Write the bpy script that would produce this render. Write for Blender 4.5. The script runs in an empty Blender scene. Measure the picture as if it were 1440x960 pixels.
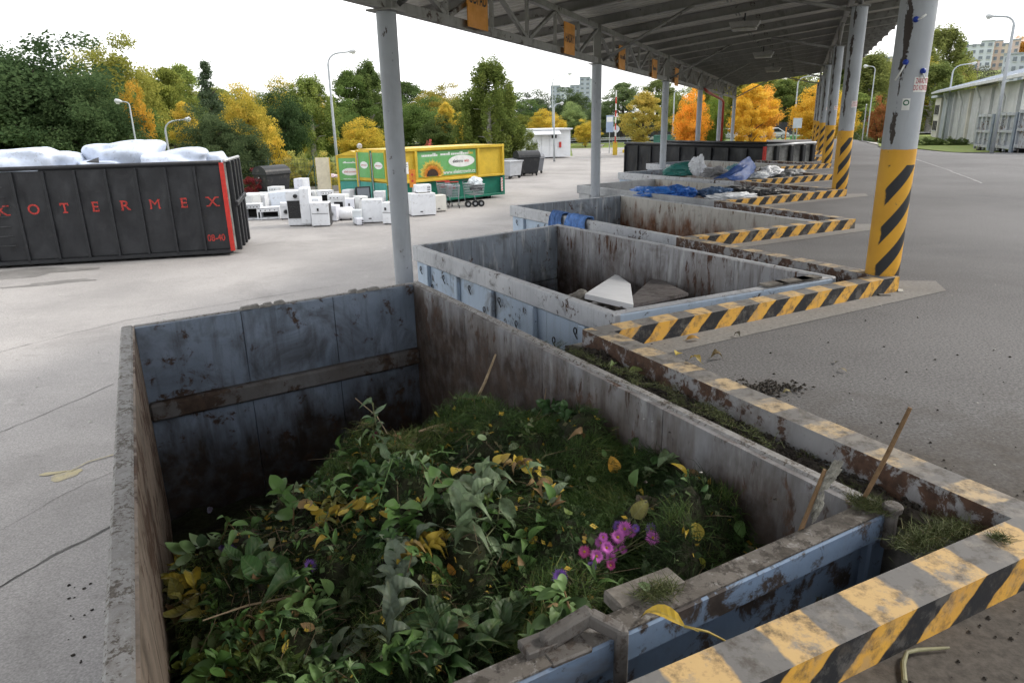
import bpy, bmesh, math, random
import numpy as np
from mathutils import Vector, Matrix
random.seed(7); rng = np.random.default_rng(7)
SC = bpy.context.scene
COL = SC.collection
R = math.radians
# ---------------------------------------------------------------- camera
F_PX, CAMH = 985.0, 1.55                      # focal length in pixels of a 1440 wide frame
_down = np.array([793-720, 480-3630, -F_PX], float); _down /= np.linalg.norm(_down)
_up = -_down; _f = np.array([0, 0, -1.0]); _F = _f-_up*np.dot(_f, _up); _F /= np.linalg.norm(_F)
_R = np.cross(_F, _up)
CW = np.array([_R, _F, _up])                  # camera axes -> world axes
cd = bpy.data.cameras.new('camera'); cam = bpy.data.objects.new('camera', cd); COL.objects.link(cam)
cd.sensor_width = 36.0; cd.lens = F_PX/1440*36; cd.clip_end = 3000; cd.clip_start = 0.05
m4 = Matrix.Identity(4)
for i in range(3):
    for j in range(3): m4[i][j] = CW[i][j]
m4.translation = (0, 0, CAMH); cam.matrix_world = m4
SC.camera = cam
# ---------------------------------------------------------------- sky, sun, exposure
w = bpy.data.worlds.new('World'); SC.world = w; w.use_nodes = True
nt = w.node_tree; nt.nodes.clear()
sky = nt.nodes.new('ShaderNodeTexSky'); sky.sky_type = 'NISHITA'; sky.sun_disc = False
SUN_EL, SUN_AZ = 40, 72                      # degrees; azimuth from +Y towards +X
sky.sun_elevation = R(SUN_EL); sky.sun_rotation = R(SUN_AZ); sky.air_density = 1.0; sky.dust_density = 2.5; sky.ozone_density = 1.0
tcw = nt.nodes.new('ShaderNodeTexCoord')
nz = nt.nodes.new('ShaderNodeTexNoise'); nz.inputs['Scale'].default_value = 1.6; nz.inputs['Detail'].default_value = 5
mp = nt.nodes.new('ShaderNodeMapping'); mp.inputs['Scale'].default_value = (1, 1, 3)
nt.links.new(tcw.outputs['Generated'], mp.inputs[0]); nt.links.new(mp.outputs[0], nz.inputs['Vector'])
rp = nt.nodes.new('ShaderNodeValToRGB'); rp.color_ramp.elements[0].position = .30; rp.color_ramp.elements[1].position = .62
rp.color_ramp.elements[0].color = (.42, .42, .42, 1); rp.color_ramp.elements[1].color = (1, 1, 1, 1)
nt.links.new(nz.outputs['Fac'], rp.inputs[0])
mx = nt.nodes.new('ShaderNodeMixRGB'); mx.inputs[2].default_value = (9.6, 9.6, 9.6, 1)   # thin bright cloud over the blue
nt.links.new(rp.outputs[0], mx.inputs[0]); nt.links.new(sky.outputs[0], mx.inputs[1])
bg = nt.nodes.new('ShaderNodeBackground'); bg.inputs[1].default_value = .13
wo = nt.nodes.new('ShaderNodeOutputWorld')
nt.links.new(mx.outputs[0], bg.inputs[0]); nt.links.new(bg.outputs[0], wo.inputs[0])
sl = bpy.data.lights.new('sun', 'SUN'); sl.energy = 1.5; sl.angle = R(11); sl.color = (1, .94, .85)
so = bpy.data.objects.new('sun', sl); COL.objects.link(so)
_sd = Vector((math.sin(R(SUN_AZ))*math.cos(R(SUN_EL)), math.cos(R(SUN_AZ))*math.cos(R(SUN_EL)), math.sin(R(SUN_EL))))
so.rotation_euler = (-_sd).to_track_quat('-Z', 'Y').to_euler(); so.location = (0, 0, 60)
vs = SC.view_settings; vs.view_transform = 'Standard'; vs.look = 'None'; vs.exposure = 0.70; vs.gamma = 1
SC.render.film_transparent = False
SC.cycles.max_bounces = 5; SC.cycles.diffuse_bounces = 2; SC.cycles.glossy_bounces = 1; SC.cycles.transmission_bounces = 2
SC.cycles.adaptive_threshold = .03; SC.cycles.caustics_reflective = False; SC.cycles.caustics_refractive = False
SC.cycles.transparent_max_bounces = 4

# ---------------------------------------------------------------- helpers
def at(px, py, z):
    """point of the photograph's ray that lies on the level z"""
    r = CW @ np.array([(px-720)/F_PX, -(py-480)/F_PX, -1.0]); t = (z-CAMH)/r[2]
    return np.array([r[0]*t, r[1]*t, z])
def bearing(px, dist, py=200):
    r = CW @ np.array([(px-720)/F_PX, -(py-480)/F_PX, -1.0]); n = math.hypot(r[0], r[1])
    return np.array([r[0]/n*dist, r[1]/n*dist])
def height(px, py, dist):
    r = CW @ np.array([(px-720)/F_PX, -(py-480)/F_PX, -1.0]); n = math.hypot(r[0], r[1])
    return CAMH+r[2]/n*dist

class MB:
    def __init__(s): s.v = []; s.f = []; s.m = []; s.uv = {}
    def add(s, vs, fs, m=0):
        b = len(s.v); s.v += [tuple(float(c) for c in p) for p in vs]
        for f in fs: s.f.append(tuple(b+i for i in f)); s.m.append(m)
        return s
    def hexa(s, p, m=0):                       # 4 bottom points, 4 top points, counter-clockwise from above
        return s.add(p, [(3,2,1,0),(4,5,6,7),(0,1,5,4),(1,2,6,5),(2,3,7,6),(3,0,4,7)], m)
    def box(s, c, sz, rz=0, m=0):
        x, y, z = sz[0]/2, sz[1]/2, sz[2]/2; ca, sa = math.cos(rz), math.sin(rz)
        q = [(-x,-y),(x,-y),(x,y),(-x,y)]
        q = [(c[0]+a*ca-b*sa, c[1]+a*sa+b*ca) for a, b in q]
        return s.hexa([(a, b, c[2]-z) for a, b in q]+[(a, b, c[2]+z) for a, b in q], m)
    def prism(s, poly, z0, z1, m=0):
        n = len(poly)
        vs = [(p[0], p[1], z0) for p in poly]+[(p[0], p[1], z1) for p in poly]
        return s.add(vs, [tuple(range(n-1,-1,-1)), tuple(range(n,2*n))]+[(i,(i+1)%n,n+(i+1)%n,n+i) for i in range(n)], m)
    def bar(s, p, q, w, h, m=0, up=(0,0,1)):   # rectangular bar between two points
        p, q = Vector(p), Vector(q); d = (q-p).normalized(); u = Vector(up)
        if abs(d.dot(u)) > .98: u = Vector((1,0,0))
        a = d.cross(u).normalized()*w/2; b = a.cross(d).normalized()*h/2
        return s.hexa([p-a-b, q-a-b, q+a-b, p+a-b, p-a+b, q-a+b, q+a+b, p+a+b], m) if True else s
    def tube(s, path, r, n=8, m=0, caps=True):
        P = [Vector(p) for p in path]; rs = r if isinstance(r, (list, tuple)) else [r]*len(P)
        vs = []; u = None
        for i, p in enumerate(P):
            d = (P[min(i+1, len(P)-1)]-P[max(i-1, 0)])
            d = d.normalized() if d.length > 1e-9 else Vector((0,0,1))
            if u is None: u = d.cross(Vector((0,0,1)) if abs(d.z) < .9 else Vector((1,0,0))).normalized()
            else: u = (u-d*u.dot(d)).normalized()
            w_ = d.cross(u)
            vs += [p+(u*math.cos(2*math.pi*k/n)+w_*math.sin(2*math.pi*k/n))*rs[i] for k in range(n)]
        fs = [(i*n+k, i*n+(k+1)%n, (i+1)*n+(k+1)%n, (i+1)*n+k) for i in range(len(P)-1) for k in range(n)]
        if caps: fs += [tuple(range(n-1,-1,-1)), tuple(range((len(P)-1)*n, len(P)*n))]
        return s.add(vs, fs, m)
    def lathe(s, prof, n=16, c=(0,0,0), m=0):
        vs = [(c[0]+r*math.cos(2*math.pi*k/n), c[1]+r*math.sin(2*math.pi*k/n), c[2]+z) for r, z in prof for k in range(n)]
        fs = [(i*n+k, i*n+(k+1)%n, (i+1)*n+(k+1)%n, (i+1)*n+k) for i in range(len(prof)-1) for k in range(n)]
        fs += [tuple(range(n-1,-1,-1)), tuple(range((len(prof)-1)*n, len(prof)*n))]
        return s.add(vs, fs, m)
    def mesh(s, name, off=(0,0,0), smooth=False):
        me = bpy.data.meshes.new(name)
        me.from_pydata([(a-off[0], b-off[1], c-off[2]) for a, b, c in s.v] if any(off) else s.v, [], s.f)
        me.polygons.foreach_set('material_index', s.m)
        if smooth: me.polygons.foreach_set('use_smooth', [True]*len(s.f))
        if s.uv:
            l = me.uv_layers.new(name='UVMap')
            for fi, uvs in s.uv.items():
                p = me.polygons[fi]
                for k, li in enumerate(p.loop_indices): l.data[li].uv = uvs[k]
        me.update(); return me
    def build(s, name, mats, parent=None, smooth=False, local=False, bevel=0, seg=1):
        off = (0,0,0)
        if parent is not None and not local:
            q = parent; off = Vector((0,0,0))
            while q is not None: off = off+q.location; q = q.parent
            off = tuple(off)
        me = s.mesh(name, off, smooth)
        return put(name, me, mats, parent, bevel, seg)

def put(name, me, mats, parent=None, bevel=0, seg=1):
    if not isinstance(mats, (list, tuple)): mats = [mats]
    if not me.materials:
        for a in mats: me.materials.append(a)
    o = bpy.data.objects.new(name, me); COL.objects.link(o)
    if parent is not None: o.parent = parent
    if bevel:
        b = o.modifiers.new('bevel', 'BEVEL'); b.width = bevel; b.segments = seg; b.limit_method = 'ANGLE'; b.angle_limit = R(40)
    return o
def tag(o, label=None, cat=None, group=None, kind=None):
    if label: o['label'] = label
    if cat: o['category'] = cat
    if group: o['group'] = group
    if kind: o['kind'] = kind
    return o
def thing(name, label, cat, loc=(0,0,0), rz=0, group=None):
    o = bpy.data.objects.new(name, None); COL.objects.link(o); o.empty_display_size = .2
    o.location = tuple(float(c) for c in loc); o.rotation_euler = (0, 0, rz)
    return tag(o, label, cat, group)
def copy_tree(o, parent=None):
    c = o.copy(); COL.objects.link(c); c.parent = parent
    for ch in list(o.children): copy_tree(ch, c)
    return c
def structure(name, mb, mats, **k):
    return tag(mb.build(name, mats, **k), kind='structure')

# ---------------------------------------------------------------- materials
def NT(name):
    m = bpy.data.materials.new(name); m.use_nodes = True
    t = m.node_tree; b = t.nodes['Principled BSDF']; b.inputs['Specular IOR Level'].default_value = .35
    return m, t, b
class G:                                        # tiny node-graph helper
    def __init__(s, t, coord='Object'):
        s.t = t; s.tc = t.nodes.new('ShaderNodeTexCoord'); s.co = s.tc.outputs[coord]
    def n(s, kind, **inp):
        x = s.t.nodes.new(kind)
        for k, v in inp.items(): s.set(x.inputs[k.replace('_', ' ')], v)
        return x
    def set(s, sock, v):
        if hasattr(v, 'is_linked') or isinstance(v, bpy.types.NodeSocket): s.t.links.new(v, sock)
        else: sock.default_value = v
    def noise(s, scale, detail=4, rough=.6, stretch=None, off=(0,0,0), dist=0):
        x = s.n('ShaderNodeTexNoise', Scale=scale, Detail=detail, Roughness=rough, Distortion=dist)
        v = s.co
        if stretch or any(off):
            mp = s.n('ShaderNodeMapping', Scale=stretch or (1,1,1), Location=off); s.t.links.new(s.co, mp.inputs[0]); v = mp.outputs[0]
        s.t.links.new(v, x.inputs['Vector']); return x.outputs['Fac']
    def ramp(s, fac, a, b, ca=0.0, cb=1.0):
        x = s.n('ShaderNodeMapRange'); s.set(x.inputs[0], fac); x.inputs[1].default_value = a; x.inputs[2].default_value = b
        x.inputs[3].default_value = ca; x.inputs[4].default_value = cb; return x.outputs[0]
    def mix(s, fac, a, b, mode='MIX'):
        x = s.n('ShaderNodeMixRGB'); x.blend_type = mode
        s.set(x.inputs[0], fac); s.set(x.inputs[1], col4(a)); s.set(x.inputs[2], col4(b)); return x.outputs[0]
    def math(s, op, a, b=0.0, clamp=False):
        x = s.n('ShaderNodeMath'); x.operation = op; x.use_clamp = clamp; s.set(x.inputs[0], a); s.set(x.inputs[1], b); return x.outputs[0]
    def sep(s, v=None):
        x = s.n('ShaderNodeSeparateXYZ'); s.t.links.new(v or s.co, x.inputs[0]); return x.outputs
    def bump(s, b, h, strength=.3, dist=.01):
        x = s.n('ShaderNodeBump', Strength=strength, Distance=dist); s.t.links.new(h, x.inputs['Height']); s.t.links.new(x.outputs[0], b.inputs['Normal'])
def col4(c):
    if isinstance(c, (tuple, list)) and len(c) == 3: return (*c, 1)
    return c
_M = {}
def M(name, col, rough=.6, var=.18, scale=4.0, metal=0.0, col2=None, bump=0.0, bscale=40, spec=None, emit=None, coord='Object'):
    """plain painted or moulded surface with some uneven tone"""
    if name in _M: return _M[name]
    m, t, b = NT(name); g = G(t, coord)
    c2 = col2 or tuple(c*(1-var*2) for c in col)
    f = g.ramp(g.noise(scale, 6, .65), .36, .68)
    fine = g.ramp(g.noise(scale*9, 3, .6), .3, .7, 1-var*.5, 1+var*.5)
    c = g.mix(f, col, c2); c = g.mix(1.0, c, fine, 'MULTIPLY')
    t.links.new(c, b.inputs['Base Color']); b.inputs['Metallic'].default_value = metal
    g.set(b.inputs['Roughness'], g.ramp(g.noise(scale*2, 3), .3, .7, max(.05, rough-.12), min(1, rough+.12)))
    if spec is not None: b.inputs['Specular IOR Level'].default_value = spec
    if bump: g.bump(b, g.noise(bscale, 4), bump, .01)
    _M[name] = m; return m

def rusty(name, paint, paint2=None, rust=(.10,.045,.022), amount=.5, streak=.5, grime=(.05,.042,.034), grime_amt=.5, low=None, scale=1.0, white=0, rough=.55, rs=(1,1,1)):
    """worn painted steel: scratches, rust patches, run-down streaks; low=(z_top,z_full,colour) old tide mark of muck"""
    m, t, b = NT(name); g = G(t)
    p2 = paint2 or tuple(c*.72 for c in paint)
    base = g.mix(g.ramp(g.noise(1.6*scale, 5), .35, .7), paint, p2)
    st = g.noise(3.2*scale, 6, .62, stretch=(4.5, 4.5, .55))
    base = g.mix(g.ramp(st, .5, .78, 0, streak), base, grime)
    blot = g.noise(2.3*scale, 5, .68, off=(3,7,1), dist=.6)
    base = g.mix(g.ramp(blot, .60-.12*grime_amt, .74, 0, .85), base, grime)
    if white: base = g.mix(g.ramp(g.noise(2.8*scale, 5, .66, stretch=(3,3,.5), off=(9,1,4)), .56, .66, 0, white), base, (.52,.53,.53))
    edge = g.noise(6*scale, 6, .72, off=(1,2,9), dist=.3, stretch=rs)
    big = g.noise(1.1*scale, 4, .6, off=(5,5,2))
    rf = g.ramp(g.math('ADD', g.math('MULTIPLY', edge, .62), g.math('MULTIPLY', big, .38)), .60-.14*amount, .645-.14*amount)
    rc = g.mix(g.ramp(g.noise(14*scale, 4), .35, .65), rust, tuple(c*.5 for c in rust))
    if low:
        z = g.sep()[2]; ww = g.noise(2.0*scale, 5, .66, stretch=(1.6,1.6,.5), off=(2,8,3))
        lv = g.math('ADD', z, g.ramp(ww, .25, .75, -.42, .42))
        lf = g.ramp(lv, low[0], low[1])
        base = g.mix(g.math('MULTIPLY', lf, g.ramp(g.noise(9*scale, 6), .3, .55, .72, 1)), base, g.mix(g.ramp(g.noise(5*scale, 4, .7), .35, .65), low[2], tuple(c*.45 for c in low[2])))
    base = g.mix(rf, base, rc)
    sc_ = g.noise(34*scale, 3, .7, stretch=(1, 1, .25), off=(4,4,4))
    base = g.mix(g.ramp(sc_, .68, .74, 0, .55), base, (.025,.025,.028))
    t.links.new(base, b.inputs['Base Color'])
    g.set(b.inputs['Roughness'], g.ramp(edge, .3, .7, rough-.1, rough+.3))
    g.bump(b, g.noise(11*scale, 3, .65), .35, .006)
    _M[name] = m; return m

def kerb_mat(name, worn, faded=0.0):
    m, t, b = NT(name); g = G(t)
    uv = g.n('ShaderNodeUVMap'); u = g.sep(uv.outputs[0])
    wob = g.ramp(g.noise(9, 3), .3, .7, -.012, .012)
    ph = g.math('FRACT', g.math('ADD', g.math('DIVIDE', g.math('ADD', u[0], wob), .34), g.math('MULTIPLY', u[1], -1.5)))
    band = g.math('MULTIPLY', g.ramp(ph, .0, .03), g.ramp(ph, .50, .53, 1, 0))
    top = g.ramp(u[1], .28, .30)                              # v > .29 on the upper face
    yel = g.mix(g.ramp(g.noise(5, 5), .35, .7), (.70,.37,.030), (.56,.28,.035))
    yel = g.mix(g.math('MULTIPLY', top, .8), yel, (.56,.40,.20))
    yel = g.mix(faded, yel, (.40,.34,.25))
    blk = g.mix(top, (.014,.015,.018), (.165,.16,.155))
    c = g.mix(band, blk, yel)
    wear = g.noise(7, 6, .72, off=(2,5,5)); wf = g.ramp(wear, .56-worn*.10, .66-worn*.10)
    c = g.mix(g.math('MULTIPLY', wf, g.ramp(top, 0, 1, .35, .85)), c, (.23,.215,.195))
    dirt = g.noise(16, 5, .7, off=(7,1,1)); c = g.mix(g.ramp(dirt, .50-.06*faded, .70-.06*faded, 0, .85), c, (.07,.058,.047))
    t.links.new(c, b.inputs['Base Color']); b.inputs['Roughness'].default_value = .7
    g.bump(b, g.noise(18, 3, .7), .3, .005); return m

def asphalt(name, c1, c2, grain, stain=(.10,.095,.09), stain_amt=.5, speck=.5, fresh=None, dirt=None):
    m, t, b = NT(name); g = G(t)
    c = g.mix(g.ramp(g.noise(.35, 6, .6), .35, .68), c1, c2)
    gr = g.noise(grain, 3, .7); c = g.mix(1.0, c, g.ramp(gr, .28, .72, 1-speck, 1+speck), 'MULTIPLY')
    vo = g.n('ShaderNodeTexVoronoi', Scale=grain*.9); t.links.new(g.co, vo.inputs['Vector'])
    c = g.mix(g.ramp(vo.outputs['Distance'], .05, .22, speck*.55, 0), c, tuple(min(1, x*1.9) for x in c1))
    st = g.noise(.22, 6, .68, dist=.8, off=(11,3,0)); c = g.mix(g.ramp(st, .54, .72, 0, stain_amt), c, stain)
    st2 = g.noise(1.7, 5, .7, stretch=(1, 2.6, 1), off=(1,9,0)); c = g.mix(g.ramp(st2, .58, .74, 0, stain_amt*.6), c, stain)
    lt = g.noise(.9, 5, .7, stretch=(2.4, 1, 1), off=(21,9,0)); c = g.mix(g.ramp(lt, .62, .76, 0, .35), c, tuple(min(1, x*1.5) for x in c1))
    if dirt:
        ln = g.n('ShaderNodeVectorMath'); ln.operation = 'DISTANCE'; t.links.new(g.co, ln.inputs[0]); ln.inputs[1].default_value = dirt[0]
        dd = g.math('ADD', ln.outputs['Value'], g.ramp(g.noise(2.2, 7, .68, off=(5,5,5)), .25, .75, -.9, .9))
        c = g.mix(g.ramp(dd, dirt[1], dirt[2], .95, 0), c, g.mix(g.ramp(g.noise(30, 5, .7), .35, .65), (.045,.038,.031), (.095,.083,.07)))
    t.links.new(c, b.inputs['Base Color']); b.inputs['Roughness'].default_value = .85
    g.bump(b, gr, .4, .004); return m

def leaf_mat(name, trans=.35, rough=.5, patch=True, scale=.35):
    """leaf colour comes from the object's own colour (alpha = share of yellow clumps) and varies from leaf to leaf"""
    m, t, b = NT(name); g = G(t)
    oi = g.n('ShaderNodeObjectInfo'); at_ = g.n('ShaderNodeAttribute'); at_.attribute_name = 'var'
    v = at_.outputs['Fac']
    c = oi.outputs['Color']
    if patch:
        pn = g.noise(scale, 3, .6); th = g.math('SUBTRACT', .95, g.math('MULTIPLY', oi.outputs['Alpha'], .9))
        pf = g.ramp(g.math('SUBTRACT', g.math('ADD', g.math('MULTIPLY', pn, .75), g.math('MULTIPLY', v, .3)), th), -.08, .10)
        c = g.mix(pf, c, (.36,.285,.045))
    c = g.mix(1.0, c, g.ramp(v, 0, 1, .85, 2.5), 'MULTIPLY')
    hs = g.n('ShaderNodeHueSaturation'); g.set(hs.inputs['Hue'], g.ramp(v, 0, 1, .515, .475)); t.links.new(c, hs.inputs['Color']); c = hs.outputs[0]
    t.nodes.remove(b); b = g.n('ShaderNodeBsdfDiffuse'); t.links.new(c, b.inputs[0])
    tr = g.n('ShaderNodeBsdfTranslucent'); t.links.new(c, tr.inputs[0]); ms = g.n('ShaderNodeMixShader'); ms.inputs[0].default_value = trans
    o = t.nodes['Material Output']; t.links.new(b.outputs[0], ms.inputs[1]); t.links.new(tr.outputs[0], ms.inputs[2]); t.links.new(ms.outputs[0], o.inputs[0])
    return m
def tint(name, rough=.5, var=.12, scale=6, bump=0):
    """surface whose colour is the object's own colour"""
    if name in _M: return _M[name]
    m, t, b = NT(name); g = G(t); oi = g.n('ShaderNodeObjectInfo')
    c = g.mix(1.0, oi.outputs['Color'], g.ramp(g.noise(scale, 6), .3, .7, 1-var*1.6, 1+var*.6), 'MULTIPLY')
    c = g.mix(g.ramp(g.noise(scale*1.7, 5, .7, off=(3,1,7)), .56, .72, 0, .55), c, (.16,.14,.12))
    t.links.new(c, b.inputs['Base Color']); b.inputs['Roughness'].default_value = rough
    if bump: g.bump(b, g.noise(scale*6, 4), bump, .01)
    _M[name] = m; return m

# ---------------------------------------------------------------- shared materials
m_yard = asphalt('yard_asphalt', (.335,.318,.305), (.25,.238,.23), 55, stain=(.13,.122,.115), stain_amt=.55, speck=.34)
m_plat = asphalt('platform_asphalt', (.150,.147,.147), (.100,.098,.099), 62, stain=(.085,.08,.078), stain_amt=.65, speck=.6, dirt=((1.5,1.3,0), 1.2, 2.6))
m_conc = asphalt('worn_concrete', (.25,.24,.225), (.18,.172,.162), 38, stain=(.10,.09,.08), stain_amt=.6, speck=.25)
m_soil = asphalt('dark_soil', (.075,.062,.05), (.035,.03,.025), 34, stain=(.02,.018,.014), stain_amt=.8, speck=.6)
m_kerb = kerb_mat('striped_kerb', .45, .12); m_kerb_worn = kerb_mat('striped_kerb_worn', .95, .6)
m_kerbrust = rusty('kerb_rust', (.30,.30,.31), rust=(.095,.052,.034), amount=.95, streak=.4, grime=(.09,.07,.055), grime_amt=.8, scale=1.6)
m_grass = M('grass_ground', (.13,.20,.035), .9, .3, 1.2, col2=(.20,.21,.06), bump=.6, bscale=25)
m_path = M('pale_paving', (.46,.44,.40), .85, .1, 1.5)
m_road = M('road_asphalt', (.16,.16,.165), .85, .12, .6)
m_grey = rusty('grey_column_paint', (.36,.37,.38), (.30,.31,.32), rust=(.05,.04,.035), amount=.12, streak=.22, grime=(.16,.155,.15), grime_amt=.25)
m_greydark = rusty('grey_truss_paint', (.28,.275,.26), (.21,.205,.195), rust=(.07,.05,.04), amount=.25, streak=.3, grime=(.10,.095,.085), grime_amt=.5)
m_roof = M('roof_sheet', (.54,.52,.47), .6, .18, 1.5, col2=(.40,.385,.35), metal=.0)
m_white = M('white_enamel', (.78,.79,.80), .35, .06, 3)
m_black = M('black_plastic', (.022,.023,.026), .45, .2, 5)
m_darkmetal = M('dark_metal', (.06,.06,.062), .45, .25, 6, metal=.5)
m_galv = M('galvanised_steel', (.46,.47,.48), .45, .12, 4, metal=.6)

# ---------------------------------------------------------------- ground
YZ = -1.85
Sv = np.array([1.575, 3.93]); Wv = np.array([3.17, 7.87]); L0 = np.array([-1.237, 8.015]); R0 = np.array([3.44, 6.36])
Vv = Wv/np.linalg.norm(Wv); Uv = np.array([Vv[1], -Vv[0]]); WL = float(np.linalg.norm(Wv))
def sst(x, a, b):
    t = np.clip((x-a)/(b-a), 0, 1); return t*t*(3-2*t)
def drop(d): return .0375*np.clip(d-30, 0, 25)+.016*np.clip(d-55, 0, 60)
def gz(x, y):
    """terrain height: yard level on the left, platform level sloping away to the right, a hill far right behind"""
    x = np.asarray(x, float); y = np.asarray(y, float)
    d = np.hypot(x, y); u = (x-L0[0])*Uv[0]+(y-L0[1])*Uv[1]; v = (x-L0[0])*Vv[0]+(y-L0[1])*Vv[1]
    t = np.clip((u-5.5)/(.9+10*sst(v, 44, 50)), 0, 1); side = t*t*(3-2*t)
    z = (YZ-.06)*(1-side)+(-.06-drop(d)*sst(u, 6.5, 13))*side
    far = sst(d, 92, 106); z = z*(1-far)+(-1.3)*far
    b = np.degrees(np.arctan2(x, y))
    z = z+sst(b, 8, 30)*sst(d, 135, 235)*13+sst(d, 300, 1100)*6
    z = z+(1-sst(b, -30, -8))*sst(d, 75, 260)*7
    return z
def atg(px, py):
    """where the photograph's ray meets the terrain"""
    r = CW @ np.array([(px-720)/F_PX, -(py-480)/F_PX, -1.0]); r = r/math.hypot(r[0], r[1])
    for d in np.arange(20, 400, .25):
        if CAMH+r[2]*d < float(gz(r[0]*d, r[1]*d)): return np.array([r[0]*d, r[1]*d, float(gz(r[0]*d, r[1]*d))])
    return np.array([r[0]*200, r[1]*200, float(gz(r[0]*200, r[1]*200))])
def ground_mesh():
    xs = np.concatenate([np.arange(-900,-160,60), np.arange(-160,160,4), np.arange(160,901,60)])
    ys = np.concatenate([np.arange(-200,-40,40), np.arange(-40,140,4), np.arange(140,320,12), np.arange(320,1201,80)])
    X, Y = np.meshgrid(xs, ys); Z = gz(X, Y); nx, ny = len(xs), len(ys)
    mb = MB(); mb.v = list(zip(X.ravel().tolist(), Y.ravel().tolist(), Z.ravel().tolist()))
    mb.f = [(j*nx+i, j*nx+i+1, (j+1)*nx+i+1, (j+1)*nx+i) for j in range(ny-1) for i in range(nx-1)]; mb.m = [0]*len(mb.f)
    return mb
structure('ground', ground_mesh(), m_grass, smooth=True)

def sheet(name, poly, z, mat):
    mb = MB(); mb.add([(p[0], p[1], z if np.isscalar(z) else z(p)) for p in poly], [tuple(range(len(poly)))])
    return structure(name, mb, mat)
yard_poly = [(60,-40),(-70,-40),(-70,20),(-40,25),(-24,31),(-13,35.5),(-8,41),(-1.5,45),(1.2,58),(2.0,73),(6.6,73.4),(8.4,96),(17,96),(15,70),(20,52),(34,40)]
sheet('yard', yard_poly[::-1], YZ, m_yard)
# long cracks and a spilled patch of yellow paint in the yard
m_crack = M('crack_fill', (.145,.138,.13), .9, .3, 9); m_ypaint = M('faded_yellow_paint', (.44,.38,.22), .85, .25, 7, col2=(.34,.31,.25))
def ribbon(name, pts, w, z, mat, jit=.03, seg=24):
    mb = MB(); P = []
    for i in range(len(pts)-1):
        a, b = np.array(pts[i]), np.array(pts[i+1]); n = max(2, int(np.linalg.norm(b-a)/.12)) if seg else 2
        P += [a+(b-a)*k/n for k in range(n)]
    P.append(np.array(pts[-1])); q = np.zeros(2); vs = []
    for i, p in enumerate(P):
        q = q*.85+rng.normal(0, jit, 2)*.5; d = P[min(i+1, len(P)-1)]-P[max(i-1, 0)]; d = d/np.linalg.norm(d); nrm = np.array([-d[1], d[0]])
        ww = w*(.45+rng.random()*.9); c = p+q
        vs += [(*(c-nrm*ww/2), z), (*(c+nrm*ww/2), z)]
    mb.add(vs, [(2*i, 2*i+2, 2*i+3, 2*i+1) for i in range(len(P)-1)])
    return structure(name, mb, mat)
def yc(*pp): return [at(x, y, YZ)[:2] for x, y in pp]
ribbon('yard_crack', yc((-60,640),(0,608),(80,576),(165,541)), .013, YZ+.004, m_crack)
ribbon('yard_crack', yc((-60,860),(0,825),(70,785),(165,738)), .028, YZ+.004, m_crack)
ribbon('yard_crack', yc((-60,512),(60,480),(180,450),(330,425),(480,400)), .014, YZ+.004, m_crack)
ribbon('yard_crack', yc((0,745),(70,705),(165,664)), .006, YZ+.004, m_crack)
def blob(name, cx, cy, rx, ry, z, mat, rz=0, n=26, j=.25):
    mb = MB(); vs = []; ph = rng.random(4)*6.28
    for k in range(n):
        a = 2*math.pi*k/n; r = 1+j*(math.sin(2*a+ph[0])+.6*math.sin(3*a+ph[1])+.5*math.sin(5*a+ph[2]))*.6+rng.normal(0, .06)
        x, y = rx*r*math.cos(a), ry*r*math.sin(a); vs.append((cx+x*math.cos(rz)-y*math.sin(rz), cy+x*math.sin(rz)+y*math.cos(rz), z))
    mb.add(vs, [tuple(range(n))]); return structure(name, mb, mat)
c = at(92, 668, YZ); blob('yellow_paint_spill', c[0], c[1], .12, .13, YZ+.004, m_ypaint, .4)
c = at(72, 666, YZ); blob('yellow_paint_spill', c[0], c[1], .12, .035, YZ+.008, m_ypaint, .2)
ribbon('yellow_paint_trail', yc((98,664),(125,650),(160,640)), .022, YZ+.012, m_ypaint, .012)
m_darkpatch = M('dark_asphalt', (.17,.162,.155), .5, .3, 1.2, col2=(.24,.23,.22))  # darker, smoother irregular blotches laid over the yard asphalt
c = at(28, 385, YZ); blob('dark_patch', c[0], c[1], 1.7, .55, YZ+.004, m_darkpatch, .2, 40, .5)
c = at(75, 398, YZ); blob('dark_patch', c[0], c[1], .9, .22, YZ+.004, m_darkpatch, .3, 40, .5)

# ---------------------------------------------------------------- platform with its saw-tooth edge
Oc = {i: np.array([.607, 4.724])+(i-1)*Sv for i in range(-3, 12)}
Tc = {}
for k in range(-2, 6):
    Tc[2*k+1] = R0+k*Wv+np.array([-.02, -.12]); Tc[2*k] = np.array([4.8, 9.98])+(k-1)*Wv
Tc[0] = np.array([1.907, 2.185])
N0, N1 = -2, 10
saw = []                                         # O_i, T_i, O_{i+1}, ... centre line of the kerbs
for i in range(N0, N1): saw += [Oc[i], Tc[i]]
saw.append(Oc[N1])
def offset(path, d):                             # positive d = towards the containers (left of travel)
    out = []
    for i, p in enumerate(path):
        e = []
        if i > 0: e.append(p-path[i-1])
        if i < len(path)-1: e.append(path[i+1]-p)
        ns = [np.array([-q[1], q[0]])/np.linalg.norm(q) for q in e]
        if len(ns) == 1: out.append(p+ns[0]*d)
        else:
            b = ns[0]+ns[1]; out.append(p+b*d/(1+np.dot(ns[0], ns[1])))
    return out
KW, KH = .16, .14
edge = offset(saw, .17)
def uvp(u, v): p = L0+Uv*u+Vv*v; return (float(p[0]), float(p[1]))
tail = [uvp(2.0, 46), uvp(6.6, 46), uvp(6.6, -45), uvp(-6, -45)]
plat_poly = [tuple(p) for p in edge]+tail
mb = MB(); mb.prism(plat_poly[::-1], YZ-.1, -.004)
structure('retaining_wall', mb, m_conc)
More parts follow.
